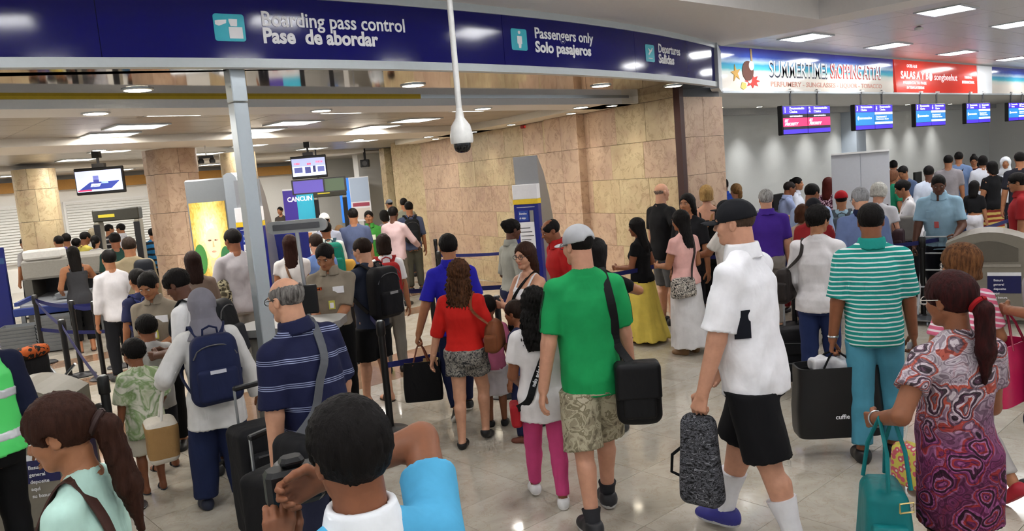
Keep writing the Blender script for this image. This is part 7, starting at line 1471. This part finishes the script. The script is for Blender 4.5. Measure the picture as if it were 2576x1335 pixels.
Person('woman in green top half hidden by the partition', 14.71, 6.00, -38, 1.64, 'f', 1.1, skin=SK_M, res=3, top=tp(0x1C7A58), bottom=tr(0x22303A), shoes=shoe, hair=dict(style='bob', col=0x5A3A28, len=.1))
Person('woman with bare shoulders and dark hair behind the green top', 15.77, 6.26, 142, 1.62, 'f', skin=SK_M, res=3, head=(0, 20, 0), top=dict(mat=cloth(0x5A3A34), sleeve=0, neck=.75, hem=.47), bottom=tr(0x2A2A32), shoes=shoe, hair=dict(style='pony', col=HB, len=.14))
Person('dark-haired man standing far back beside the partition', 17.34, 7.05, 22, 1.74, 'm', skin=SK_M, res=3, top=tp(0x30343E), bottom=tr(0x22222A), shoes=shoe, hair=hr())
Person('short-haired clerk in blue looking down by the grey bag', 15.38, 6.05, 171, 1.69, 'm', skin=SK_M, res=3, head=(0, 25, 0), top=tp(0x4A5A78), bottom=tr(0x22222A), shoes=shoe, hair=hr())
Person('man in white shirt with his back to us in the far queue', 14.54, 5.32, 30, 1.68, 'm', skin=SK_D, res=3, top=tp(0xBCC6D6, sleeve=1.0), bottom=tr(0x1E2230), shoes=shoe, hair=hr())
Person('man in grey t-shirt with his back to us in the far queue', 17.11, 5.89, 21, 1.78, 'm', 1.08, skin=SK_M, res=3, top=tp(0x8B868A), bottom=tr(0x4A4650), shoes=shoe, hair=hr())
p = Person('man in blue shirt with dark diagonal strap, tallest of the far queue', 18.44, 6.14, 20, 1.80, 'm', skin=SK_M, res=3, top=tp(0x6A80A4), bottom=tr(0x3E5484), shoes=shoe, hair=hr())
add_mb(MB().ribbon(*p.strap_path([('s', .05), (.02, .75, -1), (-.03, .67, -1), (-.07, .59, -1)], .005), .035, .006), 'strap', BLKC, carry(p, 'bag_strap', (0, 0, 1.1), 'dark diagonal strap on the tall man in blue', 'bag strap'), (0, 0, 1.1))
Person('clerk with high bun and maroon waistcoat facing us', 19.67, 6.24, 198, 1.68, 'f', skin=SK_M, res=3, head=(0, 15, 0), top=tp(0x331018), bottom=tr(0x1C1014), shoes=shoe, hair=dict(style='bun', col=HB, at=(0, -.04, .12)), glasses=M_BLACK)
Person('dark-haired person in white at the far desk', 18.18, 5.60, 17, 1.70, 'm', skin=SK_M, res=3, top=tp(0xC8CCD4), bottom=tr(0x22242C), shoes=shoe, hair=dict(style='bob', col=HB, len=.08))
Person('woman in black top and brightly striped skirt', 16.28, 4.86, 57, 1.64, 'f', 1.05, skin=SK_M, res=3, R=dict(hand=(.05, .2, .68)), top=tp(0x0F0F12, sleeve=.6), bottom=dict(kind='skirt', hem=.12, mat=stripes(0x7A2A22, 0xB8A05A, .09, .45, soft=.1), flare=.01), shoes=shoe, hair=dict(style='bob', col=HB, len=.13))
Person('girl in black top and turquoise waistband with white trousers', 15.16, 4.81, -2, 1.36, 'f', skin=SK_M, res=3, top=tp(0x111114, hem=.60), bottom=tr(0xC2C2CA), shoes=shoe, hair=dict(style='long', col=HB, len=.2))
Person('clerk in white headscarf at the last desk', 17.52, 5.00, 196, 1.66, 'f', skin=SK_M, res=3, top=tp(0xC9CDD2), bottom=tr(0x22242C), shoes=shoe, hair=hr(), hat=dict(style='hijab', name='headscarf', mat=cloth(0xC8CCD0)))
Person('man in glasses and red polo at the right edge beyond the bin', 11.38, 3.09, 110, 1.64, 'm', skin=SK_M, res=2, head=(0, 10, 0), top=tp(0x8E1E22, collar='polo'), bottom=tr(0x4A1E20), shoes=shoe, hair=hr(thick=.018), glasses=M_BLACK)
Person('tall dark-haired figure at the far right edge', 15.30, 4.15, 25, 1.80, 'm', skin=SK_M, res=3, top=tp(0x202028), bottom=tr(0x1C1C22), shoes=shoe, hair=hr())
# ---------------------------------------------------------------- the crowd: security hall, left
p = Person('woman with long black hair in grey vest top at the scanner, arms bent', 2.97, 13.19, 87, 1.61, 'f', 1.05, skin=SK_M, res=2, R=dict(hand=(.02, .14, .72), pole=(1, -.2, -.1)), L=dict(hand=(.12, .14, .58)), top=dict(mat=cloth(0x35363A), sleeve=0, neck=.775, strap=True, hem=.46, boxy=.4, name='vest_top'), bottom=dict(kind='trousers', mat=BLKC, len=1.7), shoes=sandal, hair=dict(style='long', col=HB, len=.34))
p = Person('man in beige jacket with dark backpack seen from behind', 3.02, 10.58, 78, 1.76, 'm', 1.12, skin=SK_M, res=2, head=(-6, 6, 0), top=dict(mat=cloth(0x8E8168), sleeve=1.95, hem=.46, boxy=.9, loose=.025, name='jacket'), bottom=tr(0x3A3630), shoes=shoe, hair=hr(0x241A14))
soft_bag(p, 'dark rucksack slung on one shoulder of the beige jacket', p.T([.12, -.20, .74 * p.b]), (.24, .18, .36), cloth(0x181B22, .6), 'rucksack', 'bag', way=[('s', .07), (.07, .77, 1), (.08, .70, 1)], strapw=.04, rnd=.06)
Person('man in white shirt with dark cross strap left of the beige jacket', 2.75, 10.50, 95, 1.635, 'm', skin=SK_M, res=2, top=tp(0xCBC9CC, sleeve=1.6), bottom=tr(0x16171C), shoes=shoe, hair=hr())
Person('man in dark green shirt approaching the metal detector', 3.64, 13.43, 80, 1.74, 'm', 1.08, skin=SK_B, res=2, top=tp(0x1E3A34), bottom=tr(0x22242A), shoes=shoe, hair=hr())
Person('woman in black and white striped top by the metal detector', 4.13, 16.54, 56, 1.62, 'f', skin=SK_M, res=3, top=dict(mat=stripes(0xB8B8B8, 0x3A3A3E, .05, .4), sleeve=.8, hem=.47), bottom=tr(0x1A1A20), shoes=shoe, hair=dict(style='pony', col=HB, len=.15))
Person('person in pale yellow shirt facing right near the scanner', 4.03, 16.94, 17, 1.70, 'm', skin=SK_B, res=3, head=(0, 15, 0), top=tp(0xB4A64E), bottom=tr(0x2A2A30), shoes=shoe, hair=hr())
Person('dark-skinned person in dark top behind the scanner', 4.03, 17.54, 37, 1.57, 'm', skin=SK_D, res=3, top=tp(0x30261E), bottom=tr(0x22201E), shoes=shoe, hair=hr())
Person('person in black top beside the far marble column', 3.62, 17.01, 108, 1.67, 'm', skin=SK_M, res=3, top=tp(0x18181C), bottom=tr(0x1A1A1E), shoes=shoe, hair=hr())
Person('person in lilac shirt behind the black top at the far column', 3.83, 17.36, 98, 1.69, 'm', skin=SK_M, res=3, top=tp(0x55507A), bottom=tr(0x2A2A32), shoes=shoe, hair=hr())
Person('person in black and white at the far left of the column', 3.34, 18.55, 120, 1.66, 'f', skin=SK_M, res=3, top=tp(0xA8A8AC), bottom=tr(0x1A1A1E), shoes=shoe, hair=dict(style='bun', col=HB))
Person('white-shirted guard framed by the metal detector', 5.51, 19.71, 134, 1.72, 'm', skin=SK_M, res=3, top=tp(0xC6C8D0, collar='polo'), bottom=tr(0x1C2030), shoes=shoe, hair=hr())
Person('man in dark striped polo framed by the metal detector', 5.13, 19.32, 5, 1.74, 'm', skin=SK_M, res=3, top=dict(mat=stripes(0x1C1C22, 0xA8A8AC, .11, .25), sleeve=.8, hem=.47), bottom=tr(0x24242A), shoes=shoe, hair=hr())
Person('person in blue with white stripes right of the metal detector', 5.57, 17.77, 73, 1.60, 'm', skin=SK_M, res=3, top=dict(mat=stripes(0x1E5A84, 0x15161A, .12, .4), sleeve=.8, hem=.47), bottom=tr(0x1A1A20), shoes=shoe, hair=hr())
Person('grey-haired person in white beside the detector', 4.48, 18.05, 46, 1.72, 'f', skin=SK_L, res=3, top=tp(0xC9C9C6), bottom=tr(0x55565A), shoes=shoe, hair=dict(style='bob', col=0x8E8470, len=.07))
p = Person('man in pale grey shirt by the lit poster with camouflage bag', 3.65, 8.84, 86, 1.79, 'm', skin=SK_B, res=2, head=(20, 4, 0), L=dict(hand=(.12, .16, .58)), top=tp(0xA8A4A8, sleeve=.85, boxy=.8), bottom=tr(0x8A8884), shoes=shoe, hair=hr(thick=.016))
soft_bag(p, 'camouflage bag at the side of the man by the lit poster', p.T([-.20, .06, .60 * p.b]), (.16, .34, .34), blotch([0x4A4436, 0x8E866E, 0x2E2A22, 0xA89E84], 12), rnd=.07, way=[('s', -.06), ('p', p.T([-.16, .0, .70 * p.b]), (-1, 0, 0))])
Person('woman with dark hair in front of the lit poster', 3.04, 8.51, 80, 1.62, 'f', skin=SK_M, res=2, top=tp(0x6E5E54), bottom=tr(0x2A2A30), shoes=shoe, hair=dict(style='long', col=0x1E100C, len=.24))
# ---------------------------------------------------------------- the crowd: middle lanes
p = Person('woman with long straight brown hair in white top before the blue totem', 4.23, 8.64, 58, 1.66, 'f', skin=SK_M, res=2, R=dict(hand=(.02, .18, .66)), top=tp(0xCFCCCB, sleeve=.4), bottom=tr(0x2A2C38), shoes=shoe, hair=dict(style='long', col=0x26120C, len=.36, w=.95))
add_mb(MB().ribbon(*p.strap_path([('s', -.05), (-.03, .75, -1), (0, .67, -1), (.04, .58, -1)], .005), .025, .006), 'strap', plain(0x6E4A30, .6), carry(p, 'bag_strap', (0, 0, 1.0), 'brown strap on the white top before the blue totem', 'bag strap'), (0, 0, 1.0))
p = Person('man with teal backpack and colourful bags in the middle queue', 5.53, 10.13, 69, 1.70, 'm', skin=SK_B, res=2, top=tp(0xC2C6C0), bottom=tr(0x6A6250), shoes=shoe, hair=hr())
backpack(p, 'large teal backpack in the middle queue', cloth(0x0F6A58, .8), .38, .46, .20, .69, strap=cloth(0x24404A))
soft_bag(p, 'red patterned bag hanging beside the teal backpack', p.T([-.26, -.08, .62 * p.b]), (.16, .2, .42), blotch([0x8A2438, 0x3A2A44, 0xB04A5A, 0x2A3A6A], 18), 'patterned_bag', 'bag', rnd=.05)
soft_bag(p, 'mustard jacket bundle hanging behind the uniformed man', p.T([.26, -.06, .52 * p.b]), (.22, .16, .5), cloth(0xB0863A, .85), 'jacket_bundle', 'jacket', rnd=.06, pocket=False)
Person('man in light blue shirt left of the teal backpack', 4.65, 8.79, 87, 1.62, 'm', 1.1, skin=SK_L, res=2, top=tp(0x6C88C0), bottom=tr(0x2A2C34), shoes=shoe, hair=hr(0x241A14))
Person('person in white cap beyond the teal backpack', 6.29, 11.53, 61, 1.76, 'm', skin=SK_M, res=3, top=tp(0x8E92A0), bottom=tr(0x2A2C34), shoes=shoe, hair=hr(), hat=dict(mat=cloth(0xC8C8C6)))
Person('short fair-haired child in tan top left of the denim shirt', 6.93, 12.21, 60, 1.50, 'f', skin=SK_P, res=3, top=tp(0x6E5440), bottom=tr(0x3A342E), shoes=shoe, hair=dict(style='bob', col=0x6A5238, len=.1))
Person('man in denim shirt seen from behind near the far detector', 6.79, 11.47, 63, 1.79, 'm', 1.1, skin=SK_M, res=3, top=tp(0x4C5674, boxy=.9), bottom=tr(0x2A3450), shoes=shoe, hair=hr())
p = Person('young man in green polo facing us in the middle queue', 7.70, 12.46, 234, 1.68, 'm', skin=SK_M, res=2, top=tp(0x3E8A3A, collar='polo'), bottom=tr(0x22242C), shoes=shoe, hair=hr())
p.patch('white_emblem', -.03, .72, 1, .09, .09, plain(0xD8DCC8, .6))
p = Person('man in pale pink shirt holding out a phone to the right', 7.64, 11.57, 33, 1.74, 'm', skin=SK_D, res=2, R=dict(hand=(.16, .20, .58), pole=(.6, -1, -.5), curl=.6), top=tp(0xC8AEB0, sleeve=1.9, boxy=.8), bottom=tr(0x5A564E), shoes=shoe, hair=hr())
held_sheet(p, 'R', 'white phone in the hand of the pink-shirted man', .07, .14, M_PAPER, 'phone', 'phone', (70, 0), (0, .04, .0))
Person('dark-haired woman left of the pink shirt', 8.09, 12.55, 77, 1.66, 'f', skin=SK_M, res=3, top=tp(0x6A6A70), bottom=tr(0x2A2A30), shoes=shoe, hair=dict(style='bob', col=HB, len=.1))
p = Person('man in grey-blue shirt with black backpack at the end of the wall', 8.78, 12.72, 61, 1.76, 'm', 1.05, skin=SK_M, res=3, top=tp(0x4A5470, sleeve=1.0), bottom=tr(0x4A4A40), shoes=shoe, hair=hr())
backpack(p, 'black backpack at the end of the marble wall', cloth(0x131519, .7), .30, .46, .18)
Person('man with dark hair at the far end of the right lane', 10.08, 14.79, 56, 1.78, 'm', skin=SK_M, res=3, top=tp(0x77786A), bottom=tr(0x2A2A2E), shoes=shoe, hair=hr())
Person('grey-capped person in white at the far scanner desk', 11.70, 17.83, 97, 1.70, 'm', skin=SK_M, res=3, top=tp(0xB8BCC0), bottom=tr(0x2A2A2E), shoes=shoe, hair=hr(), hat=dict(mat=cloth(0x6A6E74)))
Person('dark-haired attendant behind the blue totem', 10.77, 22.37, 214, 1.68, 'f', skin=SK_M, res=3, top=tp(0x3A3430), bottom=tr(0x22222A), shoes=shoe, hair=dict(style='bun', col=HB))
Person('attendant in dark uniform right of the blue totem', 11.74, 23.77, 244, 1.62, 'm', skin=SK_M, res=3, top=tp(0x1A1E30), bottom=tr(0x1A1A22), shoes=shoe, hair=hr())
# folded pushchair at the left
pc = empty('pushchair', (1.62, 8.9, 0), math.radians(35), 'folded black pushchair with orange trim at the left edge', 'pushchair')
for sx in (-.2, .2):
    MB().tube([(sx, -.35, .10), (sx, .05, .45), (sx * .9, .30, .78)], .016, 8).build('frame_tube', M_STEEL, pc, True); MB().tube([(sx, .35, .10), (sx, .05, .45), (sx, -.15, .62)], .016, 8).build('frame_tube', M_STEEL, pc, True)
    for yy in (-.35, .35): q = MB().lathe([(.095, -.02), (.10, 0), (.095, .02)], (0, 0, 0), 16).build('wheel', M_BLACK, pc, True); q.rotation_euler = (0, math.pi / 2, 0); q.location = (sx * 1.1, yy, .10)
Vt, Q = snet(lambda P: smin(rbox(P, V([0, .05, .42], f32), (.19, .26, .10), .06), rbox(P, V([0, .2, .60], f32), (.18, .10, .18), .06), .05), (-.3, -.3, .2), (.3, .4, .9), .02); fast_mesh('seat_cloth', Vt, Q, cloth(0x121215), pc)
Vt, Q = snet(lambda P: rbox(P, V([0, .16, .80], f32), (.17, .09, .06), .05), (-.3, 0, .6), (.3, .4, 1.0), .015); fast_mesh('hood', Vt, Q, blotch([0x14130F, 0x9A4A1E, 0x1A1714], 10), pc)
